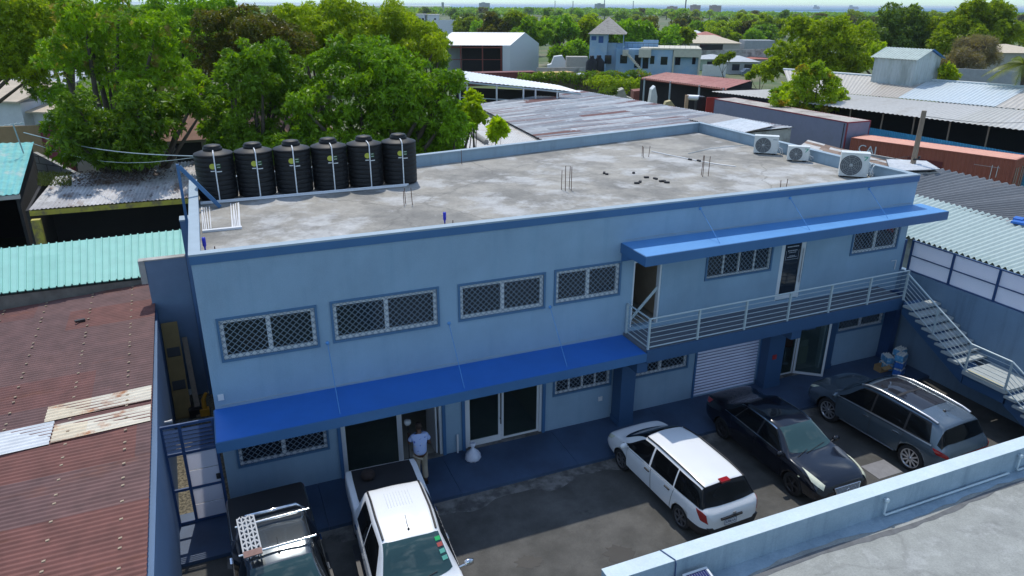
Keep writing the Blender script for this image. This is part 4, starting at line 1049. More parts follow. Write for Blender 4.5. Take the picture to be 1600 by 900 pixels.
def wall_between(name, A, B, z0, th, m, lab, cat='wall'):
    a, b = Vector((A.x,A.y,z0)), Vector((B.x,B.y,z0)); n_ = Vector((0,0,1)).cross(b-a).normalized()*th
    mb = MB(); mb.add([a, b, Vector((b.x,b.y,B.z)), Vector((a.x,a.y,A.z))]+[v+n_ for v in (a, b, Vector((b.x,b.y,B.z)), Vector((a.x,a.y,A.z)))], [(0,1,2,3),(7,6,5,4),(3,2,6,7),(0,4,5,1),(0,3,7,4),(1,5,6,2)])
    return tag(mb.build(name, m), lab, cat)
M['tan'] = mat('tan_render', (.34,.24,.13), .85, var=.12)
M['maroon'] = mat('maroon_render', (.16,.02,.03), .8, var=.12)
wall_between('garden_wall', dep(-40, 199, 52), dep(60, 196, 52), -.1, .25, M['tan'], 'tan rendered wall below the white house at the left edge')
wall_between('garden_wall', dep(60.5, 194, 52), dep(98, 197, 50), -.1, .25, M['maroon'], 'maroon painted wall between the tan wall and the mango tree')
# white house at the upper left
HW = thing('white_house', 'white house with low-pitched pale roofs and two narrow windows behind the tan wall', 'house', tuple(dep(30, 180, 62)))
M['house_white'] = mat('white_render', (.60,.62,.66), .8, var=.08)
M['roof_tan'] = mat('roof_tan', (.48,.40,.30), .85, var=.2, vs=1)
M['roof_grey'] = mat('roof_grey', (.42,.45,.47), .8, var=.15, vs=1)
def yaw_box(mb, p, w, d, z0, z1, ang=0, mi=0):
    ca, sa = math.cos(ang), math.sin(ang)
    q = [Vector((p.x+u*ca-v*sa, p.y+u*sa+v*ca, z0)) for u, v in ((0,0),(w,0),(w,d),(0,d))]
    mb.ext(q, (0,0,z1-z0), mi); return q
p0 = dep(-60, 160, 62); p1 = dep(88, 160, 60)
ang = math.atan2(p1.y-p0.y, p1.x-p0.x)
zt = dep(20, 158, 62).z; zt2 = dep(60, 165, 62).z
mb = MB(); w_ = (p1-p0).length
yaw_box(mb, p0, w_*.62, 7, -.1, zt, ang)
q = p0+Vector((math.cos(ang),math.sin(ang),0))*(w_*.622); q2 = q+Vector((-math.sin(ang),math.cos(ang),0))*1.0
yaw_box(mb, q2, w_*.378, 6, -.1, zt-.9, ang)
mb.build('wall', M['house_white'], HW)
mb = MB(); u_ = Vector((math.cos(ang),math.sin(ang),0)); v_ = Vector((-math.sin(ang),math.cos(ang),0))
def hp(u, v, z): return p0+u_*u+v_*v+Vector((0,0,z-p0.z))
mb.ext([hp(-.5,-.6,zt), hp(w_*.66,-.6,zt+.05), hp(w_*.66,4.5,zt+1.2), hp(-.5,4.5,zt+1.2)], (0,0,.15)); mb.build('roof', M['roof_tan'], HW)
mb = MB(); mb.ext([hp(w_*.6,.3,zt-.85), hp(w_+.4,.3,zt-.85), hp(w_+.4,5,zt-.05), hp(w_*.6,5,zt-.05)], (0,0,.12)); mb.build('roof', M['roof_tan'], HW)
mb = MB(); mb.ext([hp(-.5,4.6,zt+1.0), hp(w_*.75,4.6,zt+1.0), hp(w_*.75,8,zt+2.0), hp(-.5,8,zt+2.0)], (0,0,.12)); mb.build('roof', M['roof_grey'], HW)
for (px0, px1) in ((15.5, 19), (21.5, 25.5)):
    u0 = (aty(px0, 170, p0.y)-p0).dot(u_); u1 = (aty(px1, 170, p0.y)-p0).dot(u_)
    mb = MB(); a = hp(u0,-.03,zt-2.6); b = hp(u1,-.03,zt-2.6); mb.ext([a, b, b+v_*.1, a+v_*.1], (0,0,2.2)); mb.build('window', M['pane'], HW)
# brown-roofed house among the trees behind the tanks
BH = thing('brown_roof_house', 'house with brown hipped roof half hidden by the mango trees behind the tanks', 'house', tuple(dep(300, 230, 44)))
M['roof_brown'] = mat('roof_brown', (.22,.115,.075), .85, var=.2, vs=2)
M['house_cream'] = mat('cream_render', (.40,.38,.34), .85, var=.1)
c0 = dep(290, 215, 46); ze = dep(290, 222, 43).z
mb = MB(); mb.box(c0.x-6.0, c0.x+8.5, c0.y-2.2, c0.y+6, -.1, ze); mb.build('wall', M['house_cream'], BH)
mb = MB(); x0_, x1_, y0_, y1_ = c0.x-6.6, c0.x+9.1, c0.y-2.8, c0.y+6.6
mb.add([(x0_,y0_,ze),(x1_,y0_,ze),(x1_,y1_,ze),(x0_,y1_,ze),(x0_+3.5,c0.y+2,ze+2.2),(x1_-3.5,c0.y+2,ze+2.2)], [(0,1,5,4),(1,2,5),(2,3,4,5),(3,0,4),(0,3,2,1)]); mb.build('roof', M['roof_brown'], BH)
mb = MB(); mb.box(c0.x-.6, c0.x+.9, c0.y-2.24, c0.y-2.19, 1.0, ze-.25); mb.build('window', M['dark'], BH)
mb = MB(); mb.box(c0.x+4, c0.x+5.2, c0.y-2.24, c0.y-2.19, 1.2, ze-.4); mb.build('window', M['dark'], BH)
# overhead wire from the left
mb = MB(); a = at(37, 207, 6.3); b = dep(306, 244, 30); pts = []
for k in range(13): t = k/12; q = lerp(a, b, t); pts.append(q-Vector((0,0,.5*math.sin(math.pi*t)*.6)))
mb.tube(pts, .022, 5); tag(mb.build('overhead_wire', M['steel_rail']), 'pale overhead wire sagging from the antenna mast towards the tanks', 'wire')
mb = MB(); a = at(45, 222, 5.6); b = dep(306, 246, 30); pts = [lerp(a, b, k/8)-Vector((0,0,.6*math.sin(math.pi*k/8))) for k in range(9)]
mb.tube(pts, .012, 5); tag(mb.build('overhead_wire', M['steel_rail']), 'thin lower overhead wire below the pale one, left of the tanks', 'wire')

# ------------------------------------------------------------------ right neighbours
M['mint'] = sheet_mat('mint_sheet', [(0,(.40,.485,.445)),(.5,(.43,.51,.475))], rough=.45, var=.06, sw=.8, sl=6, rust=(.40,.40,.38), rk=.5, rt=.68)
M['greysheet'] = sheet_mat('grey_sheet', [(0,(.115,.12,.125)),(.35,(.14,.145,.15)),(.62,(.125,.13,.135)),(.86,(.34,.335,.325)),(.93,(.15,.155,.16))], rough=.55, var=.10, sw=.8, sl=30, rust=(.16,.14,.13), rk=.5, rt=.62)
M['redsheet'] = sheet_mat('red_sheet', [(0,(.42,.065,.045)),(.5,(.46,.08,.055))], rough=.5, var=.06)
M['palegrey'] = sheet_mat('pale_grey_sheet', [(0,(.31,.305,.30)),(.5,(.36,.35,.345))], rough=.55, var=.08, sw=.8, sl=5)
RN = thing('sheet_roof_shed', 'low sheds right of the office under mint, dark grey and red corrugated roofing', 'shed', (32, 2, 0))
def rp(x, y, z=None): return Vector((x, y, 3.47-.018*(x-27.3) if z is None else z))
# the mint sheets overlap the grey ones like a step
mb = MB(); corr(mb, rp(27.25,-2.2), rp(27.25,6.6), rp(34.3,9.5), rp(34.3,-1.2), .27, .055, 3); mb.build('roof', M['mint'], RN)
mb = MB(); corr(mb, rp(27.25,-14), rp(27.25,-2.22), rp(32.3,-1.6), rp(32.3,-14), .25, .040, 3); mb.build('roof', M['redsheet'], RN)
mb = MB(); corr(mb, rp(33.9,-.2)-Vector((0,0,.07)), rp(33.9,11.2)-Vector((0,0,.07)), rp(42.2,14.4)-Vector((0,0,.07)), rp(42.2,-4)-Vector((0,0,.07)), .36, .075, 3); mb.build('roof', M['greysheet'], RN)
mb = MB(); corr(mb, rp(33.9,-9)-Vector((0,0,.07)), rp(33.9,-.22)-Vector((0,0,.07)), rp(42.2,-4.02)-Vector((0,0,.07)), rp(42.2,-12)-Vector((0,0,.07)), .36, .065, 3); mb.build('roof', M['palegrey'], RN)
dark_box(RN, [(27.5,-13),(42.0,-12),(42.0,13.9),(27.5,6.3)], -.1, [3.36,3.05,3.05,3.36], M['block'])
mb = MB(); d = at(1594, 349, 3.4); mb.obox(d+Vector((0,0,.07)), (.35,.1,0), (-.1,.25,0), (0,0,.05)); mb.obox(d+Vector((.15,.2,.14)), (.16,.05,.02), (-.05,.18,0), (0,0,.05)); tag(mb.build('tarp', M['canopy']), 'crumpled blue tarp lying on the mint roof at the right edge', 'tarp')
WR = thing('lean_to_roof', 'small white corrugated lean-to between the office parapet and the rust-red container', 'lean-to', (36, 14, 0))
A, B, C, D = at(1398, 262, 3.9), at(1500, 272, 3.9), at(1462, 256, 3.8), at(1400, 246, 3.8)
mb = MB(); corr(mb, at(1392,268,3.5), at(1385,249,3.5), at(1448,252,3.45), at(1470,265,3.45), .25, .032, 3); mb.build('roof', M['white_sheet'], WR)
mb = MB(); corr(mb, at(1235,240,3.5), at(1262,219,3.5), at(1384,251,3.45), at(1390,270,3.45), .25, .032, 3); mb.build('roof', sheet_mat('mixed_sheet', [(0,(.16,.10,.07)),(.4,(.45,.45,.44)),(.7,(.22,.15,.11))], rough=.7, sl=1.6), WR)
dark_box(WR, [at(1240,241,3.4)[:2], at(1390,270,3.4)[:2], at(1466,266,3.4)[:2], at(1446,253,3.4)[:2], at(1264,221,3.4)[:2]], -.1, 3.3, M['block'])
# wooden pole
q = at(1426, 256, 3.45); zt = atx(1437, 172, q.x).z
PO = thing('utility_pole', 'grey wooden pole standing before the rust-red container', 'pole', (q.x, q.y, -.1))
mb = MB(); mb.tube([(q.x,q.y,-.1),(q.x+.02,q.y-.02,zt)], [.18,.14], 10); mb.build('shaft', M['wood'], PO)
mb = MB(); mb.tube([(q.x-.2,q.y-.17,zt-2.9),(q.x+.25,q.y-.16,zt-2.9)], .05, 6); mb.lathe([(0,0),(.07,0),(.07,.14),(0,.14)], (q.x+.2,q.y-.2,zt-2.85), 8); mb.build('insulator', M['black'], PO)
mb = MB(); a = Vector((q.x,q.y,zt-.3)); b = dep(1640, 188, 52); mb.tube([lerp(a,b,k/8)-Vector((0,0,.3*math.sin(math.pi*k/8))) for k in range(9)], .014, 4); tag(mb.build('overhead_wire', M['black']), 'thin wire running right from the top of the wooden pole', 'wire')
mb = MB(); a = Vector((q.x,q.y,zt-2.7)); b = dep(1180, 214, 36); mb.tube([lerp(a,b,k/8)-Vector((0,0,.7*math.sin(math.pi*k/8))) for k in range(9)], .014, 4); tag(mb.build('overhead_wire', M['black']), 'thin wire sagging left from the wooden pole over the parapet', 'wire')

# containers
def container(name, A, B, width, top, h, m, mtop, lab, cat, ang_pts=None, corrug=True, frame=None, z0=None):
    """A->B is the long upper edge facing the camera; the box extends away from it"""
    A = Vector((A.x, A.y, 0)); B = Vector((B.x, B.y, 0)); u = (B-A); Ln = u.length; u = u.normalized(); n_ = Vector((-u.y, u.x, 0))
    if n_.dot(A-Vector((CAM_POS.x, CAM_POS.y, 0))) < 0: n_ = -n_
    z0 = top-h if z0 is None else z0
    root = thing(name, lab, cat, (A.x, A.y, z0))
    def P(a, b, z): return A+u*a+n_*b+Vector((0,0,z))
    mb = MB()
    def side(a0, b0, a1, b1, inward):
        d = Vector((a1-a0, b1-b0)); Ls = d.length; nn = int(Ls/.28) if corrug else 1
        row = []
        for i in range(nn):
            for (f, dp) in (((0,0),(.35,0),(.5,.036),(.85,.036)) if corrug else ((0,0),)):
                t = (i+f)/nn; row.append((a0+d.x*t+inward[0]*dp, b0+d.y*t+inward[1]*dp))
        row.append((a1, b1))
        mb.grid([[P(a, b, z0+.1), P(a, b, top-.06)] for a, b in row], 0, False)
    side(.06, .02, Ln-.06, .02, (0,1)); side(Ln-.02, .06, Ln-.02, width-.06, (-1,0)); side(Ln-.06, width-.02, .06, width-.02, (0,-1)); side(.02, width-.06, .02, .06, (1,0))
    mb.build('side_wall', m, root)
    mb = MB(); t = .09
    for (a, b) in ((0,0),(Ln-t,0),(0,width-t),(Ln-t,width-t)): mb.ext([P(a,b,z0), P(a+t,b,z0), P(a+t,b+t,z0), P(a,b+t,z0)], (0,0,top-z0))
    for z in (z0, top-.09):
        for (a0, a1, b0, b1) in ((t,Ln-t,0,t),(t,Ln-t,width-t,width),(0,t,t,width-t),(Ln-t,Ln,t,width-t)): mb.ext([P(a0,b0,z), P(a1,b0,z), P(a1,b1,z), P(a0,b1,z)], (0,0,.088))
    mb.build('corner_frame', frame or m, root)
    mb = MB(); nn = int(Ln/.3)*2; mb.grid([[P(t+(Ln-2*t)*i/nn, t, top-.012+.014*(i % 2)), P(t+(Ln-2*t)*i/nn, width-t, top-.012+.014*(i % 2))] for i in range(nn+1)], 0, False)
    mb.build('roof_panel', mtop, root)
    return root, P, Ln
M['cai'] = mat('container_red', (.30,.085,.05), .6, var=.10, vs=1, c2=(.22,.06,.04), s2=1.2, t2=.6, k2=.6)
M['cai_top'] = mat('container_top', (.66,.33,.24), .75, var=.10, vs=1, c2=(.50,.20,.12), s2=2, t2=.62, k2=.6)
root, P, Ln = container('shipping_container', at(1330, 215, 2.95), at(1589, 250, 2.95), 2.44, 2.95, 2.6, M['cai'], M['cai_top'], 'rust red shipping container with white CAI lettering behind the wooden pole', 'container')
mb = MB(); u_ = (P(1,0,0)-P(0,0,0)); put_text(mb, 'CAI', .84, P(1.4,-.012,2.2), u_, (0,0,1), sx=1.05, extr=.006); mb.build('lettering', M['white'], root)
mb = MB(); mb.ext([P(4.4,-.02,.8), P(6.8,-.02,.8), P(6.8,-.02,2.1), P(4.4,-.02,2.1)], (P(0,.03,0)-P(0,0,0))); mb.build('side_panel', mat('container_panel', (.13,.02,.02), .6), root)
mb = MB()
for (a, b, c, d) in ((9.9,9.94,1.0,2.4),(10.25,10.29,1.6,2.4),(10.05,10.1,1.35,1.48),(8.8,10.4,2.26,2.28)): mb.ext([P(a,-.014,c), P(b,-.014,c), P(b,-.014,d), P(a,-.014,d)], (P(0,.006,0)-P(0,0,0)))
mb.build('scrape_mark', M['offwhite'], root)
mb = MB()
for b in (.35,.8,1.6,2.05): mb.tube([P(Ln+.03,b,.15), P(Ln+.03,b,2.35)], .025, 6)
mb.build('lock_rod', M['alu'], root)
M['purple'] = mat('trailer_lilac', (.22,.22,.30), .6, var=.10, vs=.8, c2=(.17,.17,.22), s2=.8, t2=.58, k2=.7)
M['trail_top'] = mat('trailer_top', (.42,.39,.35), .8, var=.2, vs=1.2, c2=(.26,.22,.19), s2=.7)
M['trail_frame'] = mat('trailer_frame', (.24,.035,.05), .6, var=.1)
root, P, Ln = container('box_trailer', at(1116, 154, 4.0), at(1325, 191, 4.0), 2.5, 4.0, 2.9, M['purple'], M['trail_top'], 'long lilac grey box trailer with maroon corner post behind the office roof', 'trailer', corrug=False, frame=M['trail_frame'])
mb = MB(); mb.ext([P(Ln-.35,-.012,1.3), P(Ln-.28,-.012,1.3), P(Ln-.28,-.012,3.85), P(Ln-.35,-.012,3.85)], (P(0,.01,0)-P(0,0,0))); mb.build('seam', M['black'], root)
for a in (1.5, 2.6, Ln-2.2, Ln-1.1):
    for b in (.35, 2.15):
        mb = MB(); c = P(a, b, .52-.1); u2 = P(0,1,0)-P(0,0,0); rr = [c+u2*s for s in (-.14,.14)]; mb.tube(rr, .5, 16, smooth=True); mb.build('wheel', M['rubber'], root)
mb = MB(); mb.ext([P(0,.6,.75), P(Ln,.6,.75), P(Ln,1.9,.75), P(0,1.9,.75)], (0,0,.3)); mb.build('chassis', M['black'], root)
wall_between('red_door_panel', at(1105, 152, 3.6), at(1126, 152.5, 3.5), -.1, .1, mat('red_panel', (.50,.06,.045), .5, var=.08), 'bright red sheet panel at the left end of the lilac trailer', 'panel')
M['bluesheet'] = sheet_mat('blue_sheet', [(0,(.045,.30,.50)),(.5,(.055,.33,.55))], rough=.5, var=.08)
A, B = at(1340, 196, 2.8), at(1640, 247, 2.8)
BF = thing('corrugated_fence', 'sky blue corrugated sheet fence behind the rust-red container', 'fence', (A.x, A.y, 0))
mb = MB(); u = (B-A).normalized(); n_ = Vector((-u.y,u.x,0)); row = []
nn = int((B-A).length/.22)*4
for i in range(nn+1): row.append([A+(B-A)*(i/nn)+n_*.03*math.cos(i*math.pi/2)+Vector((0,0,-2.9)), A+(B-A)*(i/nn)+n_*.03*math.cos(i*math.pi/2)])
mb.grid(row, 0, False, [[(i/nn*15, 0), (i/nn*15, 3)] for i in range(nn+1)]); mb.build('sheet', M['bluesheet'], BF)
mb = MB(); mb.tube([A+n_*.1+Vector((0,0,-.1)), B+n_*.1+Vector((0,0,-.1))], .05, 4); mb.build('rail', M['steel_rail'], BF)

# big warehouse on the right
M['tanroof'] = sheet_mat('tan_sheet', [(0,(.40,.36,.31)),(.2,(.44,.40,.345)),(.4,(.47,.43,.375)),(.6,(.42,.38,.33)),(.8,(.45,.42,.37))], rough=.6, var=.08, sw=5, sl=60, rust=(.33,.27,.20), rk=.5, rt=.60, rs=(.5,.12))
M['tanroof2'] = sheet_mat('grey_tan_sheet', [(0,(.42,.41,.37)),(.5,(.46,.45,.42))], rough=.6, var=.08, sw=3, sl=60, rust=(.30,.25,.19), rk=.4, rt=.6, rs=(.5,.12))
M['paleblue'] = sheet_mat('pale_blue_sheet', [(0,(.46,.53,.56)),(.5,(.49,.55,.57))], rough=.5, var=.05)
WH = thing('warehouse', 'big open-sided warehouse with a tan and pale blue sheet roof behind the containers', 'warehouse', tuple(at(1450, 190, 0)))
EA, EB = at(1112, 143, 4.2), at(1700, 216, 4.2)        # eave
BA, BB = at(1235, 139, 4.6), at(1700, 181, 4.6)      # break of slope
RA, RB = at(1224, 109, 5.6), at(1700, 144, 5.6)        # ridge
def onl(A, B, px):                                     # point of the line A-B that lies at image column px (scan)
    best = min((abs(800+FOC*((lerp(A,B,t/400)-CAM_POS).dot(_r2))/((lerp(A,B,t/400)-CAM_POS).dot(_fw))-px), t) for t in range(401)); return lerp(A, B, best[1]/400)
mb = MB(); corr(mb, EA, EB, BB, BA, .35, .03, 2); mb.build('roof_skirt', M['tanroof2'], WH)
c1, c2_ = onl(BA, BB, 1403), onl(BA, BB, 1555); r1, r2_ = onl(RA, RB, 1452), onl(RA, RB, 1608)
upz = Vector((0,0,.05))
mb = MB(); corr(mb, BA+upz, c1+upz, r1, RA, .35, .03, 2); mb.build('roof', M['tanroof'], WH)
mb = MB(); corr(mb, c1+upz*1.5, c2_+upz*1.5, r2_+upz*.5, r1+upz*.5, .35, .03, 2); mb.build('roof', M['paleblue'], WH)
mb = MB(); corr(mb, c2_+upz, BB+upz, RB, r2_, .35, .03, 2); mb.build('roof', M['tanroof'], WH)
mb = MB(); mb.tube([RA+Vector((0,0,.06)), RB+Vector((0,0,.06))], .14, 6); mb.build('ridge_cap', M['paleblue'], WH)
back = (RA-EA); back = Vector((back.x, back.y, 0)).normalized()*10
bk0, bk1 = RA+back, RB+back; bk0.z = bk1.z = 4.2
mb = MB(); corr(mb, RA, RB, bk1, bk0, .5, .03, 1); mb.build('roof', M['tanroof'], WH)
ins = Vector((back.x, back.y, 0)).normalized()*1.2
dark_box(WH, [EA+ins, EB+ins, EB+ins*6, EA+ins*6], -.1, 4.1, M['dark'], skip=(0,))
for k in range(9):
    q = lerp(EA, EB, .30+.085*k)+ins*.4; mb = MB(); mb.tube([(q.x,q.y,-.1),(q.x+rnd.uniform(-.2,.2),q.y,4.1)], .07, 6); mb.build('post', M['wood'], WH)
# cupola on its roof
CU = thing('roof_cupola', 'weathered pale metal box with a small gable roof on top of the warehouse', 'cupola', tuple(at(1420, 128, 6.6)))
M['cup'] = mat('cupola_sheet', (.42,.47,.47), .6, var=.15, vs=1.2, c2=(.26,.30,.28), s2=.8, t2=.56, k2=.7, c3=(.30,.22,.10), s3=1.4, t3=.68, stretch=(1,1,.35))
a0 = at(1360, 127, 5.35); a1 = at(1424, 133, 5.35); a2 = a1+Vector((4.4,.8,0))
zt0 = atx(1424, 92, a1.x).z
u1 = (a1-a0); v1 = (a2-a1); 
u1.z = 0; v1.z = 0
b0 = Vector((a0.x,a0.y,4.8)); H_ = zt0-4.8
mb = MB()
def cs(a, b):                                          # ribbed sheet wall
    nn = int((b-a).length/.35)*4; nr = Vector((0,0,1)).cross((b-a).normalized())
    mb.grid([[lerp(a,b,i/nn)+nr*.03*math.cos(i*math.pi/2), lerp(a,b,i/nn)+nr*.03*math.cos(i*math.pi/2)+Vector((0,0,H_))] for i in range(nn+1)], 0, False)
cs(b0, b0+u1); cs(b0+u1, b0+u1+v1); cs(b0+u1+v1, b0+v1); cs(b0+v1, b0)
apx = H_+.75
mb.add([b0+u1+Vector((0,0,H_)), b0+u1+v1+Vector((0,0,H_)), b0+u1+v1*.5+Vector((0,0,apx))], [(0,1,2)]); mb.add([b0+Vector((0,0,H_)), b0+v1+Vector((0,0,H_)), b0+v1*.5+Vector((0,0,apx))], [(2,1,0)])
mb.build('wall', M['cup'], CU)
uu = u1.normalized()*.3; vv = v1.normalized()*.3
mb = MB(); corr(mb, b0-uu-vv+Vector((0,0,H_-.05)), b0+u1+uu-vv+Vector((0,0,H_-.05)), b0+u1+uu+v1*.5+Vector((0,0,apx+.12)), b0-uu+v1*.5+Vector((0,0,apx+.12)), .3, .03, 1, 0)
mb.build('roof', sheet_mat('cupola_roof', [(0,(.34,.42,.38)),(.5,(.38,.45,.41))], rough=.5), CU)
mb = MB(); corr(mb, b0+v1+vv-uu+Vector((0,0,H_-.05)), b0+u1+uu+v1+vv+Vector((0,0,H_-.05)), b0+u1+uu+v1*.5+Vector((0,0,apx+.12)), b0-uu+v1*.5+Vector((0,0,apx+.12)), .3, .03, 1, 0); mb.build('roof', mat('cupola_blue', (.05,.20,.50), .5), CU)
# ------------------------------------------------------------------ sheds and houses behind the office
M['patch_grey'] = sheet_mat('patched_grey_sheet', [(0,(.29,.31,.325)),(.25,(.38,.395,.40)),(.5,(.23,.245,.26)),(.7,(.44,.455,.46)),(.86,(.31,.325,.335)),(.92,(.16,.06,.042))], rough=.45, var=.16, sw=.85, sl=5.5, rust=(.15,.055,.04), rk=.95, rt=.56, rs=(2.0,.075), spot=(.50,.53,.55), spt=.62, sps=.5)
GS = thing('long_shed', 'long low shed with a patched grey and rust striped sheet roof behind the office parapet', 'shed', tuple(at(1000, 190, 0)))
A, B, C, D = at(740, 163.5, 4.0), at(905, 141, 4.0), at(1225, 196, 4.0), at(862, 226, 4.0)
D = D+(D-A).normalized()*2; C = C+(C-B).normalized()*1.0
mb = MB(); corr(mb, B, C, D, A, .3, .03, 8, wob=.01, r=random.Random(8)); mb.build('roof', M['patch_grey'], GS)
dark_box(GS, [(D.x,D.y+.3),(C.x,C.y+.3),(B.x-.3,B.y-.3),(A.x,A.y-.3)], -.1, 3.85, M['block'])
LT2 = thing('sheet_lean_to', 'pale sheet roof patches stepping down at the right end of the striped shed roof', 'lean-to', tuple(at(1180, 195, 0)))
mb = MB(); A, B, C, D = at(1100, 176, 4.15), at(1130, 180, 4.15), at(1212, 197, 4.15), at(1150, 206, 4.15)
mb = MB(); corr(mb, at(1125,178,4.15), at(1213,196,4.15), at(1165,207,4.1), at(1075,186,4.1), .3, .03, 3); mb.build('roof', sheet_mat('mix_pale', [(0,(.56,.60,.62)),(.3,(.30,.36,.42)),(.55,(.60,.63,.65)),(.8,(.36,.33,.30))], rough=.5, sw=1.3, sl=30), LT2)
shed_posts(LT2, [at(1205,197,4.1)[:2]], 4.1)
# white flat roof left of it
WF = thing('white_roof_shed', 'shed with a flat whitewashed roof between the striped shed and the mango tree', 'shed', tuple(at(770, 205, 0)))
A, B, C, D = at(752, 178, 3.8), at(856, 222, 3.8), at(700, 232, 3.8), at(640, 215, 3.8)
mb = MB(); corr(mb, A, B, B+(B-A).normalized()*6+(D-A)*.6, D, .35, .02, 3); mb.build('roof', mat('white_roof', (.50,.49,.47), .8, var=.12, vs=1.5, c2=(.42,.36,.30), s2=1.0, t2=.62), WF)
dark_box(WF, [(B.x,B.y-.5),(A.x,A.y-.3),(D.x,D.y-.3),(C.x,C.y)], -.1, 3.7, M['block'])
mb = MB(); a, b = at(728,200,3.95), at(760,222,3.95); mb.tube([a, b], .18, 6); tag(mb.build('drain_pipe', mat('grey_pipe', (.25,.24,.22), .8)), 'dark grey pipe lying on the whitewashed roof by the mango tree', 'pipe')
r_ = random.Random(6); mb = MB()
for k in range(700):
    q = at(r_.uniform(642,706), r_.uniform(222,233), 3.86); a = r_.uniform(0,6.28); mb.add([q+Vector((.09*math.cos(a),.09*math.sin(a),r_.uniform(0,.1))), q-Vector((.09*math.cos(a),.09*math.sin(a),0)), q+Vector((-.05*math.sin(a),.05*math.cos(a),r_.uniform(.02,.1)))], [(0,1,2)])
tag(mb.build('leaf_litter', mat('dead_leaves', (.13,.06,.04), .9, var=.4, vs=6)), 'brown dead leaves heaped behind the back parapet near the tanks', 'leaf litter', kind='stuff')
# open shed with the sloping white roof
OS = thing('open_shed', 'open shed on thin white posts under a sloping white roof behind the striped roof', 'shed', tuple(at(800, 150, 0)))
A, B = at(722, 125.5, 6.3), at(912, 143.5, 4.7)
C, D = at(868, 128, 6.2), at(722, 109, 7.4)
A = at(718,125,5.8); B = at(908,144,4.6); C = at(872,133,5.1); D = at(712,109,6.2)
mb = MB(); corr(mb, B, A, D, C, .4, .02, 3); mb.build('roof', M['white'], OS)
mb = MB(); mb.tube([A-Vector((0,0,.18)), B-Vector((0,0,.18))], .09, 4); mb.tube([A-Vector((0,0,1.6)), lerp(A,B,.75)-Vector((0,0,1.2))], .05, 4); mb.build('beam', M['steel_rail'], OS)
for f in (.0, .06, .30, .52, .62, .80): q = lerp(A, B, f); mb = MB(); mb.tube([(q.x,q.y,-.1),(q.x,q.y,q.z-.1)], .09, 6); mb.build('post', M['white'], OS)
u = (D-A); u.z = 0
mb = MB(); a, b = A+u*.95, B+(C-B)*.95; mb.ext([(a.x,a.y,-.1),(b.x,b.y,-.1),(b.x,b.y+.2,-.1),(a.x,a.y+.2,-.1)], (0,0,4.6)); mb.build('wall', M['dark'], OS)
mb = MB(); a2 = A-Vector((1.5,0,0)); mb.ext([(a2.x,a2.y,-.1),(a.x-1.5,a.y,-.1),(a.x-1.3,a.y,-.1),(a2.x+.2,a2.y,-.1)], (0,0,5)); mb.build('wall', M['dark'], OS)
# parked vehicles inside the open shed: only their pale tops show
for k, f in enumerate((.40, .60, .78)):
    q = lerp(A, B, f)+u*.35; mb = MB(); mb.ext([(q.x-1.6,q.y,.6),(q.x-1.2,q.y,1.5),(q.x-.9,q.y,1.9),(q.x+.9,q.y,1.9),(q.x+1.4,q.y,1.4),(q.x+2.0,q.y,1.2),(q.x+2.1,q.y,.6)], (0,1.6,0)); tag(mb.build('stored_car', [M['white'], M['house_cream'], M['offwhite']][k]), ['pale car standing in the dark open shed, left one', 'cream car standing in the middle of the dark open shed', 'off-white car at the right end of the dark open shed'][k], 'car', 'cars stored in the open shed')
# big white warehouse
M['wsheet2'] = sheet_mat('white_wall_sheet', [(0,(.52,.56,.58)),(.5,(.56,.60,.62))], rough=.5, var=.04, sw=2, sl=50)
WW = thing('white_warehouse', 'tall white metal warehouse with an open dark front and red steel posts', 'warehouse', tuple(at(770, 112, 0)))
e0 = at(680, 74, 4.4+.4); e1 = at(797, 71, 4.8)
e0 = dep(680, 74, 137); e1 = dep(797, 71, 137); g1 = dep(842, 68.5, 145); rr1 = dep(806, 50.5, 141); rr0 = dep(672, 53.5, 141)
zE = e1.z; e0.z = e1.z = g1.z = zE; 
bx = (g1-e1); e2 = e0+bx
mid = (e1+g1)/2; zR = dep(806, 50.5, 141).z
R1 = Vector((mid.x, mid.y, zR)); R0 = R1+(e0-e1)
mb = MB(); corr(mb, e1, e0, R0, R1, .6, .02, 1); corr(mb, g1, e2, R0, R1, .6, .02, 1); mb.build('roof', M['white'], WW)
mb = MB(); z0 = -.1
base = lambda v, z=z0: Vector((v.x, v.y, z))
nn = 40; mb.grid([[base(lerp(e1,g1,i/nn)), Vector((*lerp(e1,g1,i/nn)[:2], zE))] for i in range(nn+1)], 0, False)
mb.add([e1, g1, R1], [(0,1,2)]); mb.add([base(e0),base(e2),e2,e0], [(3,2,1,0)]); mb.add([base(e2),base(g1),g1,e2], [(3,2,1,0)]); mb.add([e0,e2,R0], [(2,1,0)])
p_ = lerp(e1, e0, .10); mb.add([base(e1),base(p_),Vector((p_.x,p_.y,zE)),e1], [(3,2,1,0)])
mb.build('wall', M['wsheet2'], WW)
M['redsteel'] = mat('red_steel', (.20,.045,.03), .6)
for f in (.12,.37,.66,.98):
    q = lerp(e1, e0, f); mb = MB(); mb.tube([(q.x,q.y,-.1),(q.x,q.y,zE)], .12, 6); mb.build('post', M['redsteel'], WW)
mb = MB(); mb.tube([lerp(e1,e0,.1)-Vector((0,0,.4)), e0-Vector((0,0,.4))], .1, 4); mb.tube([lerp(e1,e0,.1)-Vector((0,0,2.6)), e0-Vector((0,0,2.6))], .06, 4); mb.build('beam', M['redsteel'], WW)
q = lerp(e1, e0, .5)+bx*.75; d_ = (e0-e1)*.48; mb = MB(); mb.ext([base(q-d_), base(q+d_), base(q+d_)+Vector((.1,.3,0)), base(q-d_)+Vector((.1,.3,0))], (0,0,zE)); mb.build('partition', M['dark'], WW)
M['dkred'] = mat('dark_red_container', (.16,.035,.03), .7, var=.1)
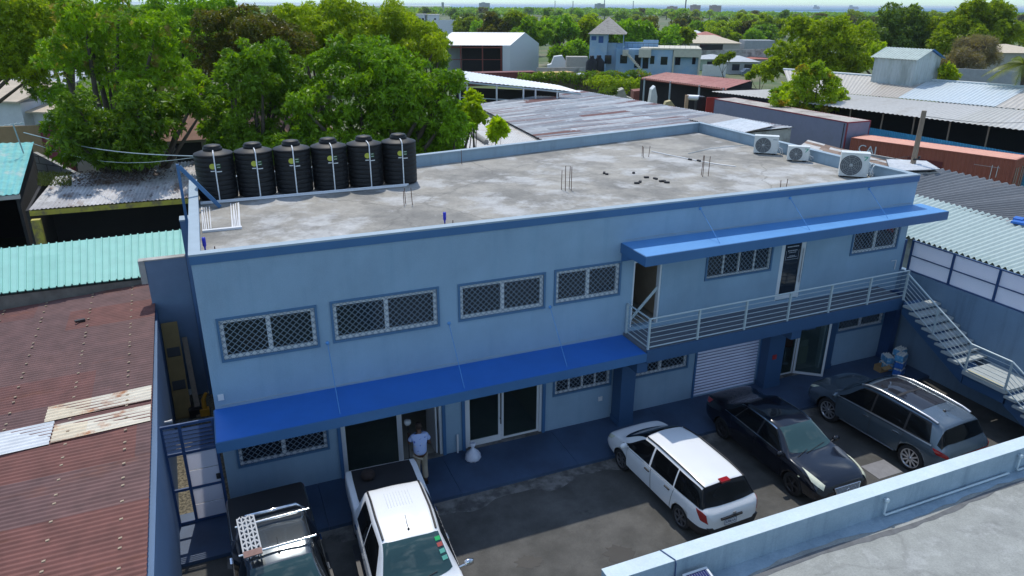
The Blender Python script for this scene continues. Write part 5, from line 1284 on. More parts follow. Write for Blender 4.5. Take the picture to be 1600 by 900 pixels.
M['ochre'] = mat('ochre_container', (.50,.33,.10), .7, var=.1)
container('shipping_container', dep(705, 111, 118), dep(838, 112, 122), 2.5, dep(838,112,122).z, 2.6, M['dkred'], M['dkred'], 'dark red container lying in front of the white warehouse', 'container')
container('shipping_container', dep(839, 114.5, 121), dep(897, 113, 124), 2.5, dep(870,114,122).z, 2.6, M['ochre'], M['ochre'], 'ochre yellow container right of the dark red one, before the ivy wall', 'container')
# ivy wall
M['ivy_wall'] = mat('old_wall', (.12,.10,.06), .95, var=.3, vs=1)
A, B = dep(818, 119, 112), dep(1012, 116, 104)
wall_between('yard_wall', A-Vector((0,0,.3)), B-Vector((0,0,.3)), -.1, .3, M['ivy_wall'], 'old brown yard wall overgrown with ivy before the blue house')
IVY = (A, B)
# red roof shed
RR = thing('red_roof_shed', 'open shed with a pinkish red corrugated roof right of the ivy wall', 'shed', tuple(at(1090, 140, 0)))
M['pinkred'] = sheet_mat('pink_red_sheet', [(0,(.36,.12,.11)),(.5,(.40,.15,.13))], rough=.6, var=.12, sw=1, sl=8, rust=(.26,.06,.05), rk=.6, rt=.55, rs=(1.5,.8))
A, B, C, D = at(1003, 121.5, 4.2), at(1136, 138.5, 4.2), at(1176, 126, 4.9), at(1042, 113, 4.9)
mb = MB(); corr(mb, A, B, C, D, .35, .035, 3); mb.build('roof', M['pinkred'], RR)
mb = MB(); mb.tube([A-Vector((0,0,.15)), B-Vector((0,0,.15))], .1, 4); mb.build('beam', M['redsteel'], RR)
for f in (.05, .38, .72, .98): q = lerp(A, B, f); mb = MB(); mb.tube([(q.x,q.y+.2,-.1),(q.x,q.y+.2,q.z)], .12, 6); mb.build('post', M['steel_rail'], RR)
dark_box(RR, [(A.x,A.y+.3),(B.x,B.y+.3),(C.x,C.y),(D.x,D.y)], -.1, [4.1,4.1,4.8,4.8], M['dark'], skip=(0,))
# blue house with tower
BHs = thing('blue_house', 'weathered light blue house with outside stair and a tower under a pyramid roof', 'house', tuple(dep(1000, 112, 120)))
M['bh'] = mat('faded_blue', (.25,.40,.56), .85, var=.12, vs=.4, c2=(.42,.50,.55), s2=.35, t2=.55, w2=.1, k2=.7)
M['bh_cream'] = mat('faded_cream', (.55,.52,.42), .85, var=.1)
DB = 120.0
pL, pR = dep(918, 112, DB), dep(1093, 112, DB-3)
uh = (pR-pL); uh.z = 0; Lh = uh.length; uh = uh.normalized(); nh = Vector((-uh.y, uh.x, 0))
def hx(px): 
    d = _ray(px, 100); o = CAM_POS; k = (pL-o).dot(nh)/d.dot(nh); return (o+d*k-pL).dot(uh)
def hz(py, px=1000):
    d = _ray(px, py); k = (pL-CAM_POS).dot(nh)/d.dot(nh); return (CAM_POS+d*k).z
def hb(mb, px0, px1, n0, n1, z0, z1, mi=0):
    a, b = hx(px0), hx(px1)
    mb.ext([pL+uh*a+nh*n0+Vector((0,0,z0-pL.z)), pL+uh*b+nh*n0+Vector((0,0,z0-pL.z)), pL+uh*b+nh*n1+Vector((0,0,z0-pL.z)), pL+uh*a+nh*n1+Vector((0,0,z0-pL.z))], (0,0,z1-z0), mi)
zr1 = hz(77); zr2 = hz(53, 935); 
mb = MB(); hb(mb, 962, 1050, 0, 9, -.1, zr1); hb(mb, 1050.2, 1093, .8, 9, -.1, zr1-.3); hb(mb, 920, 947, 0, 4, -.1, zr2); hb(mb, 947.2, 961.8, .9, 8, -.1, zr1)
hb(mb, 1003, 1027, 4, 4.2, zr1+.002, zr1+1.3); hb(mb, 973, 1003, 3, 3.2, zr1+.002, zr1+1.0); hb(mb, 947.2, 973, .9, 1.05, zr1+.002, zr1+.9)
mb.build('wall', M['bh'], BHs)
mb = MB(); hb(mb, 1000, 1094, -.15, 9.1, zr1+.004, zr1+.22); hb(mb, 1051, 1094.5, -.1, .79, zr1-1.1, zr1); hb(mb, 997, 1016, -1.0, -.004, zr1-1.2, zr1+.1); hb(mb, 972, 981, -1.0, -.004, zr1-1.0, zr1-.1); hb(mb, 1050.5, 1053, -.1, .7, -.1, zr1-1.1); hb(mb, 1091, 1094, -.1, .7, -.1, zr1-1.1)
mb.build('cornice', M['bh_cream'], BHs)
for (a, b, za, zb) in ((944.5,955,100.5,87),(968.5,979.5,99.5,86),(1015.5,1022,99.5,87),(1032,1042.5,100.5,88),(1055,1063,101,89),(1081.5,1087,99.5,87),(991,1001,106,86),(1004,1013,107,84)):
    off = -.03 if a < 1050 else .77
    mb = MB(); hb(mb, a, b, off, off+.02, hz(za), hz(zb)); mb.build('window' if za < 104 else 'door', M['pane'], BHs)
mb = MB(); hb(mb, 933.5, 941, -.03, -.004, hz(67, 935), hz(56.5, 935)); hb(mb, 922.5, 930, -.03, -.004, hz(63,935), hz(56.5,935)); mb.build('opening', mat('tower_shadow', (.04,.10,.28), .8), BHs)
mb = MB(); zt_ = zr2
a, b = hx(917), hx(976)
c = [pL+uh*a+nh*-.8, pL+uh*b+nh*-.8, pL+uh*b+nh*7, pL+uh*a+nh*7]
c = [Vector((q.x,q.y,zt_)) for q in c]; ap = (c[0]+c[2])/2; ap.z = hz(32.5, 945)+.6
mb.add(c+[ap], [(0,1,4),(1,2,4),(2,3,4),(3,0,4),(0,3,2,1)])
mb.build('pyramid_roof', mat('thatch_tiles', (.33,.305,.27), .9, var=.25, vs=3, c2=(.20,.18,.17), s2=2.0, t2=.58, stretch=(1,1,3)), BHs)
for px in (971.5,): mb = MB(); hb(mb, px, px+1.3, -.5, -.35, zr1, zt_); mb.build('post', M['bh'], BHs)
mb = MB(); 
sx_, sy_ = (978, 1001), None
for k in range(13):
    t = k/12; px = 978+26*t; z = hz(82+27*t, px); hb(mb, px, px+2.8, -1.6, -1.02, z-.35, z)
mb.build('outside_stair', M['bh_cream'], BHs)
mb = MB()
for k in range(16):
    px = 962+k*8.2
    if px > 1092: break
    hb(mb, px, px+.3, .1, .16, zr1+.22, zr1+.9)
hb(mb, 962, 1090, .1, .16, zr1+.9, zr1+.95); mb.build('terrace_rail', M['black'], BHs)
q = dep(926, 106, DB-3); zz = dep(926, 91, DB-3).z
def small_tank(px, py0, py1, d, w, lab):
    p = dep(px, py0, d); zt = dep(px, py1, d).z; mb = MB(); h = zt+.1
    mb.lathe([(0,0),(w,0),(w,.3*h),(w*.97,.32*h),(w,.34*h),(w,.8*h),(w*.4,.93*h),(w*.4,h),(0,h)], (p.x,p.y,-.1), 18); tag(mb.build('water_tank', M['black_tank']), lab, 'water tank', 'black tanks beside the blue house')
small_tank(924, 108, 86.5, DB-3.5, .95, 'black water tank at the left foot of the blue house tower, left one'); small_tank(935, 108, 86, DB-2.8, .95, 'black water tank at the left foot of the blue house tower, right one')
mb = MB(); q = dep(908, 107, DB-5); mb.ext([(q.x-1.6,q.y,.6),(q.x-1.5,q.y,1.2),(q.x-.3,q.y,1.3),(q.x+.1,q.y,2.2),(q.x+1.2,q.y,2.2),(q.x+1.5,q.y,1.3),(q.x+1.5,q.y,.6)], (0,1.6,0)); tag(mb.build('white_pickup_wreck', M['white']), 'small white pickup parked left of the tanks by the blue house', 'pickup')
# old trucks and scrap left of the house
def box_thing(name, px0, px1, py0, py1, d, depth, m, lab, cat, group=None, nose=None):
    a, b = dep(px0, py0, d), dep(px1, py0, d); zt = dep((px0+px1)/2, py1, d).z; u = b-a; u.z = 0; n_ = Vector((-u.y,u.x,0)).normalized()*depth
    w = u.length; un = u.normalized(); h = zt+.1
    o = Vector((a.x,a.y,-.1)); mb = MB()
    prof = nose or [(0,0),(1,0),(1,1),(0,1)]
    mb.ext([o+un*(w*x)+Vector((0,0,h*z)) for x, z in prof], n_); return tag(mb.build(name, m), lab, cat, group)
box_thing('box_truck', 885, 918, 104, 88.5, 130, 2.4, M['house_cream'], 'cream box truck body standing left of the blue house', 'truck')
box_thing('truck_cab', 856, 884, 101, 86.5, 134, 2.2, M['white'], 'white truck cab with its nose up among the scrap left of the blue house', 'truck', None, [(0,.25),(.15,.2),(.5,.1),(1,.1),(1,.75),(.8,1),(.35,.95),(.2,.6),(0,.55)])
wall_between('yard_wall', dep(838, 106, 128), dep(918, 105, 126), -.1, .3, M['block'], 'grey block wall in front of the scrap trucks')
box_thing('old_truck', 990, 1024, 146, 129.5, 92, 2.4, mat('rust_truck', (.20,.07,.05), .8, var=.3, vs=2), 'rust red old truck wreck in front of the open red-roofed shed', 'truck', None, [(0,.15),(1,.15),(1,.95),(.62,1),(.58,.75),(0,.7)])
box_thing('truck_cab', 1015, 1027, 160, 134, 84, 1.6, M['offwhite'], 'white wrapped upright scrap piece left of the red-roofed shed', 'scrap', None, [(0,0),(1,0),(.95,.7),(.6,1),(.2,.9),(.05,.5)])
box_thing('scrap_vehicle', 955, 990, 150, 138.5, 88, 2.0, mat('scrap_beige', (.34,.33,.27), .8, var=.3, vs=2), 'beige wrecked pickup among weeds behind the striped roof', 'scrap', None, [(0,.2),(.3,.15),(1,.2),(1,.6),(.7,.7),(.55,1),(.25,.9),(.1,.55)])
box_thing('scrap_crate', 1037, 1055, 166, 157, 78, 1.0, mat('ochre_cloth', (.42,.36,.18), .8, var=.3, vs=3), 'ochre covered crate below the red-roofed shed post', 'crate', None, [(0,0),(1,0),(1,.8),(.6,1),(.2,.95),(0,.7)])
box_thing('water_drum', 1089, 1104, 165, 151, 76, 1.2, M['black_tank'], 'dark blue drum left of the red panel', 'drum', None, [(0,0),(1,0),(1,.85),(.8,1),(.2,1),(0,.85)])
box_thing('timber_post', 1070, 1075, 166, 148, 77, .3, mat('raw_timber', (.50,.33,.20), .8), 'pale timber post standing before the red-roofed shed', 'post')
mb = MB(); mb.tube([dep(1074,152,77), dep(1093,153,76)], .28, 8); tag(mb.build('white_pipe', M['pvc']), 'thick white pipe lying between the timber post and the dark drum', 'pipe')
# far houses
def gable_house(name, px0, px1, pyb, pye, pyr, d, m, mr, lab, depth=8, win=(), hip=True):
    a, b = dep(px0, pyb, d), dep(px1, pyb, d); ze = dep(px0, pye, d).z; zr_ = dep(px0, pyr, d+depth/2).z; u = b-a; u.z = 0; n_ = Vector((-u.y,u.x,0)).normalized(); w_ = u.length; u = u.normalized()
    root = thing(name, lab, 'house', (a.x, a.y, -.1)); o = Vector((a.x,a.y,-.1))
    mb = MB(); mb.ext([o, o+u*w_, o+u*w_+n_*depth, o+n_*depth], (0,0,ze+.1)); mb.build('wall', m, root)
    e = .5; q = [o-u*e-n_*e, o+u*(w_+e)-n_*e, o+u*(w_+e)+n_*(depth+e), o-u*e+n_*(depth+e)]; q = [Vector((v.x,v.y,ze+.01)) for v in q]
    k = depth*.45 if hip else 0; k = min(k, w_*.45); r0 = o+u*k+n_*depth/2; r1 = o+u*(w_-k)+n_*depth/2; r0.z = r1.z = zr_
    mb = MB(); mb.add(q+[r0, r1], [(0,1,5,4),(1,2,5),(2,3,4,5),(3,0,4),(0,3,2,1)]); mb.build('roof', mr, root)
    for (f0, f1, g0, g1) in win:
        mb = MB(); mb.ext([o+u*w_*f0-n_*.04+Vector((0,0,(ze+.1)*g0)), o+u*w_*f1-n_*.04+Vector((0,0,(ze+.1)*g0)), o+u*w_*f1-n_*.004+Vector((0,0,(ze+.1)*g0)), o+u*w_*f0-n_*.004+Vector((0,0,(ze+.1)*g0))], (0,0,(ze+.1)*(g1-g0))); mb.build('window', M['pane'], root)
    return root
M['roof_cream'] = mat('roof_cream', (.55,.47,.35), .85, var=.12); M['roof_red'] = mat('roof_red', (.36,.13,.10), .8, var=.15); M['roof_white'] = mat('roof_whitish', (.60,.60,.60), .8, var=.1)
M['mintwall'] = mat('mint_wall', (.38,.47,.38), .85); M['greywall'] = mat('grey_wall', (.34,.36,.37), .9, var=.12)
gable_house('bungalow', 1062, 1155, 78, 67, 54, 190, M['house_cream'], M['roof_cream'], 'wide bungalow with cream hipped roof and dark open veranda beyond the blue house', 12, ((.33,.72,.05,.92),))
gable_house('bungalow', 1092, 1124, 62, 57, 49, 205, M['house_cream'], M['roof_red'], 'house with a faded red hipped roof peeking over the cream bungalow roof', 9)
gable_house('bungalow', 1078, 1104, 60, 55, 47, 225, M['house_white'], M['roof_white'], 'house with a whitish roof behind the faded red one', 9)
gable_house('bungalow', 1095, 1140, 106, 92, 84, 150, M['mintwall'], M['roof_grey'], 'small mint green house right of the blue house', 7, ((.2,.42,.35,.8),))
gable_house('bungalow', 1138, 1182, 110, 96, 86, 142, M['greywall'], M['roof_grey'], 'grey house with two shuttered windows left of the big bright tree', 8, ((.12,.38,.3,.8),(.55,.95,.3,.8)))
gable_house('bungalow', 1168, 1205, 98, 92, 86, 160, M['house_cream'], M['roof_red'], 'house with a small red roof half hidden by the big bright tree', 8)
wall_between('yard_wall', dep(1093, 79, 165), dep(1210, 76, 160), -.1, .3, M['block'], 'long grey yard wall behind the mint green house')
wall_between('yard_wall', dep(1098, 101, 138), dep(1135, 101.5, 136), -.1, .3, M['offwhite'], 'low off-white wall before the mint green house')
box_thing('parked_car', 1160, 1178, 112, 107.5, 138, 1.8, mat('car_blue_grey', (.10,.14,.20), .4), 'blue grey car parked before the grey house', 'car', None, [(0,.2),(1,.2),(1,.6),(.85,.7),(.7,1),(.3,1),(.15,.65),(0,.6)])
box_thing('shed_row', 1163, 1210, 70, 63, 195, 5, M['greywall'], 'row of low grey sheds right of the cream bungalow', 'shed')
gable_house('white_building', 648, 664, 33.5, 22, 21.5, 330, M['house_white'], M['roof_white'], 'small white flat building among the distant trees, left one', 8, ((.35,.6,.2,.8),(.7,.92,.2,.8)), False)
gable_house('white_building', 668, 684, 33.5, 22.5, 22, 330, M['house_white'], M['roof_white'], 'small white flat building among the distant trees, right one', 8, ((.65,.85,.25,.8),), False)
wall_between('yard_wall', dep(670, 31, 322), dep(716, 31, 318), -.1, .4, M['house_white'], 'long white wall below the two distant white buildings')
gable_house('bungalow', 1545, 1640, 98, 82, 68, 105, M['house_cream'], M['roof_cream'], 'house with a bright cream roof at the right edge behind the palm', 9)
wall_between('concrete_wall', dep(1478, 106, 92), dep(1600, 112, 84), -.1, .3, M['greywall'], 'pale blue grey concrete wall left of the palm')
def tower(px, py, w_px, d, m, lab, name='tower_block'):
    a, b = dep(px-w_px/2, 12, d), dep(px+w_px/2, 12, d); zt = dep(px, py, d).z; w = (b-a).length; mb = MB(); mb.box(a.x, a.x+w, a.y, a.y+w*.6, -.1, zt)
    mb.box(a.x+w*.2, a.x+w*.5, a.y+w*.1, a.y+w*.4, zt+.01, zt+(zt+.1)*.06); tag(mb.build(name, m), lab, 'building' if w_px > 3 else 'chimney')
M['farpink'] = mat('far_pink', (.40,.32,.31), .9); M['fargrey'] = mat('far_grey', (.36,.38,.40), .9)
tower(759, 4.5, 15, 1000, M['fargrey'], 'pale grey slab building on the horizon above the white warehouse')
tower(1090, 8, 14, 950, M['farpink'], 'pinkish block on the horizon right of the tall chimney')
tower(1122, 8.5, 16, 980, M['farpink'], 'wider pinkish block on the horizon, further right of the chimney')
tower(1054, 10, 14, 1000, M['farpink'], 'pale pinkish block on the horizon left of the tall chimney')
tower(940, 6, 14, 900, M['fargrey'], 'grey industrial block on the horizon above the blue house tower')
def mast(px, py, d, r, lab, cat='mast', m=None, name='mast'):
    a = dep(px, 14, d); zt = dep(px, py, d).z; mb = MB(); mb.tube([(a.x,a.y,-.1),(a.x,a.y,zt)], r, 8); tag(mb.build(name, m or M['fargrey']), lab, cat)
mast(1070.8, -6, 900, .75, 'tall dark chimney on the horizon', 'chimney', mat('chimney_dark', (.06,.07,.09), .8), 'chimney')
mast(944, 0, 900, .6, 'thin grey chimney on top of the distant industrial block', 'chimney', None, 'chimney')
mast(867, 1, 900, .45, 'thin mast on the horizon left of the blue house tower'); mast(895, 1.5, 900, .5, 'thin mast on the horizon just left of the tower roof'); mast(989, 1.5, 900, .5, 'thin mast on the horizon right of the tower roof'); mast(692, 3.5, 900, 1.6, 'short thick stack on the horizon above the white buildings', 'chimney', None, 'chimney')
def ship(px, w_px, lab):
    a = dep(px, 12, 3600); w = w_px/FOC*3600; mb = MB(); mb.ext([(a.x-w/2,a.y,.5),(a.x+w/2,a.y,.5),(a.x+w*.55,a.y,9),(a.x-w*.52,a.y,9)], (0,20,0)); mb.box(a.x-w*.45, a.x-w*.30, a.y+2, a.y+16, 9.01, 20); mb.box(a.x-w*.2, a.x+w*.4, a.y+2, a.y+16, 9.01, 13); tag(mb.build('ship', M['fargrey']), lab, 'ship')
ship(1336, 16, 'longer grey ship out on the sea at the horizon'); ship(1278, 8, 'small grey ship out on the sea, left of the longer one')
# ------------------------------------------------------------------ trees
def leaf_arrays(lobes, seed, dens, K, ln, wd, droop=.35, inner=18, in_size=1.5, shell=(.72,1.06)):
    g = np.random.default_rng(seed)
    V = []
    def leaves(base, d, l, w_):
        n = len(base); rv = g.normal(size=(n,3)); side = np.cross(d, rv); side /= np.linalg.norm(side, axis=1)[:,None]+1e-9
        tip = base+d*l[:,None]; mid = base+d*(l*.48)[:,None]; mid[:,2] += l*.06; s = side*(w_*.5)[:,None]
        V.append(np.stack([base, mid+s, tip, mid-s], 1))
    for (c, r) in lobes:
        c = np.array(c, float); r = np.array(r, float)
        n = max(6, int(dens*(r[0]*r[1]+r[0]*r[2]+r[1]*r[2])/3))
        dv = g.normal(size=(n,3)); dv /= np.linalg.norm(dv, axis=1)[:,None]
        dv[:,2] = np.where(dv[:,2] < -.55, -dv[:,2], dv[:,2])
        ph = g.uniform(0, 6.28, 4)
        bump = 1+.13*np.sin(4*dv[:,0]+ph[0])*np.sin(4*dv[:,2]+ph[1])+.10*np.sin(9*dv[:,1]+ph[2])*np.sin(8*dv[:,0]+ph[3])
        pos = c+dv*r*(g.uniform(*shell, n)*bump)[:,None]
        base = np.repeat(pos, K, 0); nn = np.repeat(dv, K, 0)
        t = g.normal(size=(n*K,3)); t -= (t*nn).sum(1)[:,None]*nn; t /= np.linalg.norm(t, axis=1)[:,None]+1e-9
        d = t*.9+nn*g.uniform(.1,.7,(n*K,1)); d[:,2] -= droop; d /= np.linalg.norm(d, axis=1)[:,None]
        leaves(base+nn*g.uniform(-.05,.05,(n*K,1)), d, ln*g.uniform(.7,1.25,n*K), wd*g.uniform(.8,1.2,n*K))
        m = int(inner*r.mean()**2)+4
        dv = g.normal(size=(m,3)); dv /= np.linalg.norm(dv, axis=1)[:,None]
        base = c+dv*r*(g.uniform(0,.7,m)**.6)[:,None]; d = g.normal(size=(m,3)); d /= np.linalg.norm(d, axis=1)[:,None]
        leaves(base, d, np.full(m, ln*in_size), np.full(m, wd*in_size*1.6))
    return np.concatenate(V)
def mesh_quads(name, Q, mats, extra=None):
    n = len(Q); me = bpy.data.meshes.new(name)
    vs = Q.reshape(-1, 3); fs = np.arange(n*4).reshape(n, 4)
    if extra:
        o = len(vs); vs = np.concatenate([vs, np.array(extra.v)])
        me.from_pydata(vs.tolist(), [], fs.tolist()+[tuple(i+o for i in f) for f in extra.f])
        me.polygons.foreach_set('material_index', [0]*n+[1]*len(extra.f))
    else: me.from_pydata(vs.tolist(), [], fs.tolist())
    for m in mats: me.materials.append(m)
    me.update(); return me
def limbs(mb, base, lobes, r0, seed, first=.35):
    r_ = random.Random(seed); base = Vector(base); top = sum((Vector(c) for c, r in lobes), Vector((0,0,0)))/len(lobes)
    fork = lerp(base, Vector((top.x, top.y, max(top.z, base.z+2))), first); fork += Vector((r_.uniform(-.3,.3), r_.uniform(-.3,.3), 0))
    mb.tube([base, lerp(base, fork, .5)+Vector((r_.uniform(-.15,.15),r_.uniform(-.15,.15),0)), fork], [r0*1.25, r0, r0*.85], 9)
    for c, r in lobes:
        c = Vector(c); m = lerp(fork, c, .5)+Vector((r_.uniform(-.3,.3), r_.uniform(-.3,.3), r_.uniform(.0,.4)))
        mb.tube([fork, m, c], [r0*.55, r0*.36, r0*.12], 6)
def big_tree(name, label, lobes_px, depth, base_px, lm, seed, dens=105, K=8, ln=.27, wd=.085, r0=.32, droop=.35, extra=0, flat=.9, depth_r=1.0, group=None, cat='tree', inner=7, nt=11):
    """crown clumps surveyed as (bearing px, py, radius px, distance offset)"""
    r_ = random.Random(seed); lobes = []
    for L in lobes_px:
        d = depth+(L[3] if len(L) > 3 else r_.uniform(-1.3,1.3)*depth_r); c = dep(L[0], L[1], d); r = L[2]*d/FOC
        lobes.append((tuple(c), (r*r_.uniform(.9,1.1), r*r_.uniform(.9,1.1), r*flat)))
    cs = np.array([l[0] for l in lobes]); mean = cs.mean(0)
    base_l = list(lobes)
    for k in range(extra):                 # more clumps on the far side, so that the crown has its full depth
        i = r_.randrange(len(lobes)); c, r = lobes[i]; f = r[0]*r_.uniform(.9,1.8)
        lobes.append(((c[0]+_fw.x*f+r_.uniform(-.5,.5), c[1]+_fw.y*f, c[2]-abs(r_.uniform(0,.8))), tuple(q*.9 for q in r)))
    b = at(base_px[0], base_px[1], -.1) if len(base_px) == 2 else dep(base_px[0], base_px[1], base_px[2])
    if len(base_px) == 3: b.z = -.1
    root = thing(name, label, cat, tuple(b), group)
    tuft = []                              # every limb's clump breaks up into smaller tufts with gaps between them
    for c, r in lobes:
        for q in range(nt):
            v = Vector((r_.gauss(0,1), r_.gauss(0,1), r_.gauss(0,1)+.25)).normalized(); f = r_.uniform(.55,.92); g_ = r_.uniform(.30,.50)
            tuft.append(((c[0]+v.x*r[0]*f, c[1]+v.y*r[1]*f, c[2]+v.z*r[2]*f), (r[0]*g_, r[1]*g_, r[2]*g_*.85)))
        tuft.append((c, tuple(q*.5 for q in r)))
    Q = leaf_arrays(tuft, seed, dens, K, ln, wd, droop, inner)-np.array(b)
    me = mesh_quads('crown', Q, [lm]); o = bpy.data.objects.new('crown', me); COL.objects.link(o); o.parent = root
    mb = MB(); limbs(mb, b, lobes, r0, seed); mb.build('trunk', M['bark'], root)
    return root
LM = {}
LM['mango'] = leaf_mat('leaf_mango', (.055,.135,.006), (.230,.390,.014), tl=.38)
LM['bright'] = leaf_mat('leaf_bright', (.130,.220,.004), (.370,.460,.010), tl=.46)
LM['mango_tip'] = leaf_mat('leaf_mango_tips', (.080,.170,.005), (.245,.385,.010), (.40,.28,.10), .8)
LM['brown'] = leaf_mat('leaf_brownish', (.065,.085,.010), (.190,.190,.022), (.26,.17,.06), .5, tl=.36)
LM['grey'] = leaf_mat('leaf_greyish', (.070,.125,.025), (.180,.260,.050))
LM['teal'] = leaf_mat('leaf_teal', (.075,.170,.010), (.240,.400,.020))
LM['flame'] = leaf_mat('leaf_flame', (.100,.180,.005), (.290,.380,.012), (.36,.09,.02), .45)
LM['dry'] = leaf_mat('twig_dry', (.15,.12,.09), (.26,.22,.17))
LM['palm'] = leaf_mat('leaf_palm', (.085,.130,.008), (.24,.28,.02))
big_tree('mango_tree', 'tall mango tree with brownish flowering tips and a dark forked trunk, left of the tanks', [(185,28,52),(240,62,44),(140,58,52),(95,95,38),(215,100,40),(265,95,26),(165,105,36),(250,125,32),(205,140,34),(285,150,28),(130,20,40)], 39, (140, 230, 39), LM['mango_tip'], 1, dens=85, r0=.42, extra=4)
big_tree('mango_tree', 'dense dark green mango tree hanging over the block wall, below the flowering one', [(100,190,34),(125,175,30),(160,205,42),(205,180,38),(235,205,38),(125,225,30),(190,228,32),(110,215,30),(140,240,30),(180,240,30),(225,235,30),(110,235,26),(250,170,28),(283,172,18),(300,160,14),(215,160,30),(235,235,22),(165,245,22),(205,240,24)], 35, (195, 262, 37), LM['mango'], 2, extra=4)
big_tree('leafy_tree', 'bright yellow-green tree at the upper left edge of the picture', [(15,45,55),(60,75,45),(-15,90,50),(30,110,34),(80,45,34),(70,105,30),(0,10,50)], 44, (-190, 200, 48), LM['bright'], 3, extra=3, ln=.25, wd=.08)
big_tree('mango_tree', 'bright green rounded mango tree behind the first two tanks', [(355,105,24),(392,92,30),(430,88,30),(365,130,30),(410,125,34),(445,120,32),(350,180,30),(385,170,34),(430,165,30),(348,208,20),(375,215,30),(420,210,30),(340,150,14),(460,150,24),(360,232,22),(400,235,26),(440,232,26),(340,228,16),(325,200,12)], 36, (400, 248, 37), LM['teal'], 4, extra=4)
big_tree('mango_tree', 'large dark green mango tree behind the right-hand tanks', [(560,90,44),(515,118,38),(610,108,46),(648,135,40),(560,150,48),(500,165,38),(615,170,46),(665,165,38),(695,150,32),(540,200,38),(590,212,38),(645,205,36),(690,195,32),(715,180,22),(480,195,28),(700,130,26),(470,165,24),(480,225,30),(520,235,30),(570,235,30),(620,232,30),(665,225,30)], 36.5, (590, 250, 38), LM['mango'], 5, r0=.4, extra=6)
big_tree('leafy_tree', 'brownish dark tree behind the bright rounded mango tree', [(345,55,44),(395,48,50),(440,62,40),(420,95,36),(370,95,36),(330,90,30)], 48, (390, 190, 49), LM['brown'], 6, extra=3, ln=.26, wd=.08)
big_tree('leafy_tree', 'teal green tree standing behind the flowering mango tree', [(275,30,42),(310,55,40),(290,85,34),(255,45,34),(325,25,34)], 54, (290, 170, 54), LM['teal'], 7, extra=3)
big_tree('leafy_tree', 'bright green tree behind the large dark mango tree, left part', [(470,40,38),(510,32,42),(485,75,38),(530,65,40),(450,80,28)], 55, (500, 165, 56), LM['bright'], 8, extra=4)
big_tree('leafy_tree', 'bright green tree behind the large dark mango tree, right part', [(565,38,40),(610,40,42),(650,55,36),(600,75,38),(640,85,34),(680,75,24),(560,70,34)], 57, (610, 165, 58), LM['bright'], 9, extra=4)
big_tree('leafy_tree', 'dull green tree at the left end of the white warehouse', [(668,60,26),(690,72,18),(680,90,24),(655,85,22)], 70, (672, 130, 70), LM['teal'], 10, extra=2)
big_tree('leafy_tree', 'dark tree filling the gap behind the forked trunk of the flowering mango', [(60,25,44),(105,30,40),(110,60,36),(60,130,32),(200,60,34)], 52, (90, 170, 53), LM['mango'], 11, extra=3)
big_tree('sapling', 'small upright sapling right of the large dark mango tree', [(742,160,11),(737,175,14),(746,182,12),(738,150,8),(730,190,14)], 38, (740, 222, 38), LM['bright'], 12, dens=160, r0=.09, ln=.24, wd=.09, inner=6)
big_tree('shrub', 'small loose green shrub growing above the whitewashed roof', [(776,200,9),(770,210,9),(783,205,8),(778,192,6)], 34, (776, 228, 34), LM['bright'], 13, dens=110, r0=.05, ln=.24, wd=.09, inner=3, cat='shrub')
big_tree('leafy_tree', 'dark tree leaning over the right end of the tanks behind the parapet', [(715,205,26),(735,200,18),(690,218,26)], 37, (700, 245, 38), LM['mango'], 14, extra=2, cat='tree')
big_tree('leafy_tree', 'big bright green tree right of the grey house, behind the tan roof', [(1250,62,34),(1300,55,36),(1340,62,26),(1275,85,36),(1320,88,34),(1225,92,24),(1240,110,26),(1290,112,28),(1335,105,26),(1210,108,18)], 88, (1280, 140, 88), LM['bright'], 15, dens=34, ln=.5, wd=.17, extra=3, inner=8)
big_tree('flame_tree', 'small tree with orange red flowers growing up by the lilac trailer', [(1258,135,20),(1285,126,18),(1245,152,18),(1298,140,18),(1272,155,20),(1310,152,12),(1228,155,12),(1262,172,16),(1288,168,16),(1240,170,12),(1305,166,10),(1215,160,12),(1320,160,9),(1255,118,16),(1280,112,14)], 66, (1262, 215, 66.5), LM['flame'], 16, dens=70, ln=.34, wd=.13, r0=.14, extra=2, inner=6)
big_tree('bare_shrub', 'sparse dark twiggy shrub on the near end of the lilac trailer roof', [(1230,142,8),(1212,150,9),(1222,158,8),(1240,162,9)], 71, (1226, 210, 72), LM['mango_tip'], 17, dens=24, ln=.4, wd=.14, r0=.06, inner=1, cat='shrub')
big_tree('leafy_tree', 'greyish green tall tree behind the warehouse cupola', [(1400,42,34),(1375,58,28),(1425,60,30),(1395,82,32),(1435,40,18),(1370,82,24),(1408,22,10),(1428,16,8),(1440,75,20)], 120, (1400, 118, 120), LM['grey'], 18, dens=26, ln=.6, wd=.2, extra=3, inner=8)
big_tree('leafy_tree', 'tall bright green tree reaching over the horizon at the upper right', [(1515,32,30),(1545,22,24),(1560,45,30),(1490,55,28),(1530,65,30),(1575,62,24),(1525,10,14),(1560,12,12),(1475,70,20)], 115, (1530, 110, 115), LM['bright'], 19, dens=26, ln=.6, wd=.2, extra=3, inner=7)
big_tree('dead_tree', 'grey brown leafless tree left of the bright cream roof', [(1500,82,20),(1525,75,20),(1548,88,18),(1515,95,20),(1540,72,12)], 95, (1522, 118, 95), LM['dry'], 20, dens=60, ln=.7, wd=.05, droop=.0, extra=2, inner=10, cat='tree')
big_tree('shrub', 'green bush at the right foot of the warehouse cupola', [(1480,115,12),(1488,120,8),(1472,122,10)], 72, (1480, 140, 72), LM['bright'], 21, dens=60, ln=.4, wd=.14, r0=.08, cat='shrub')
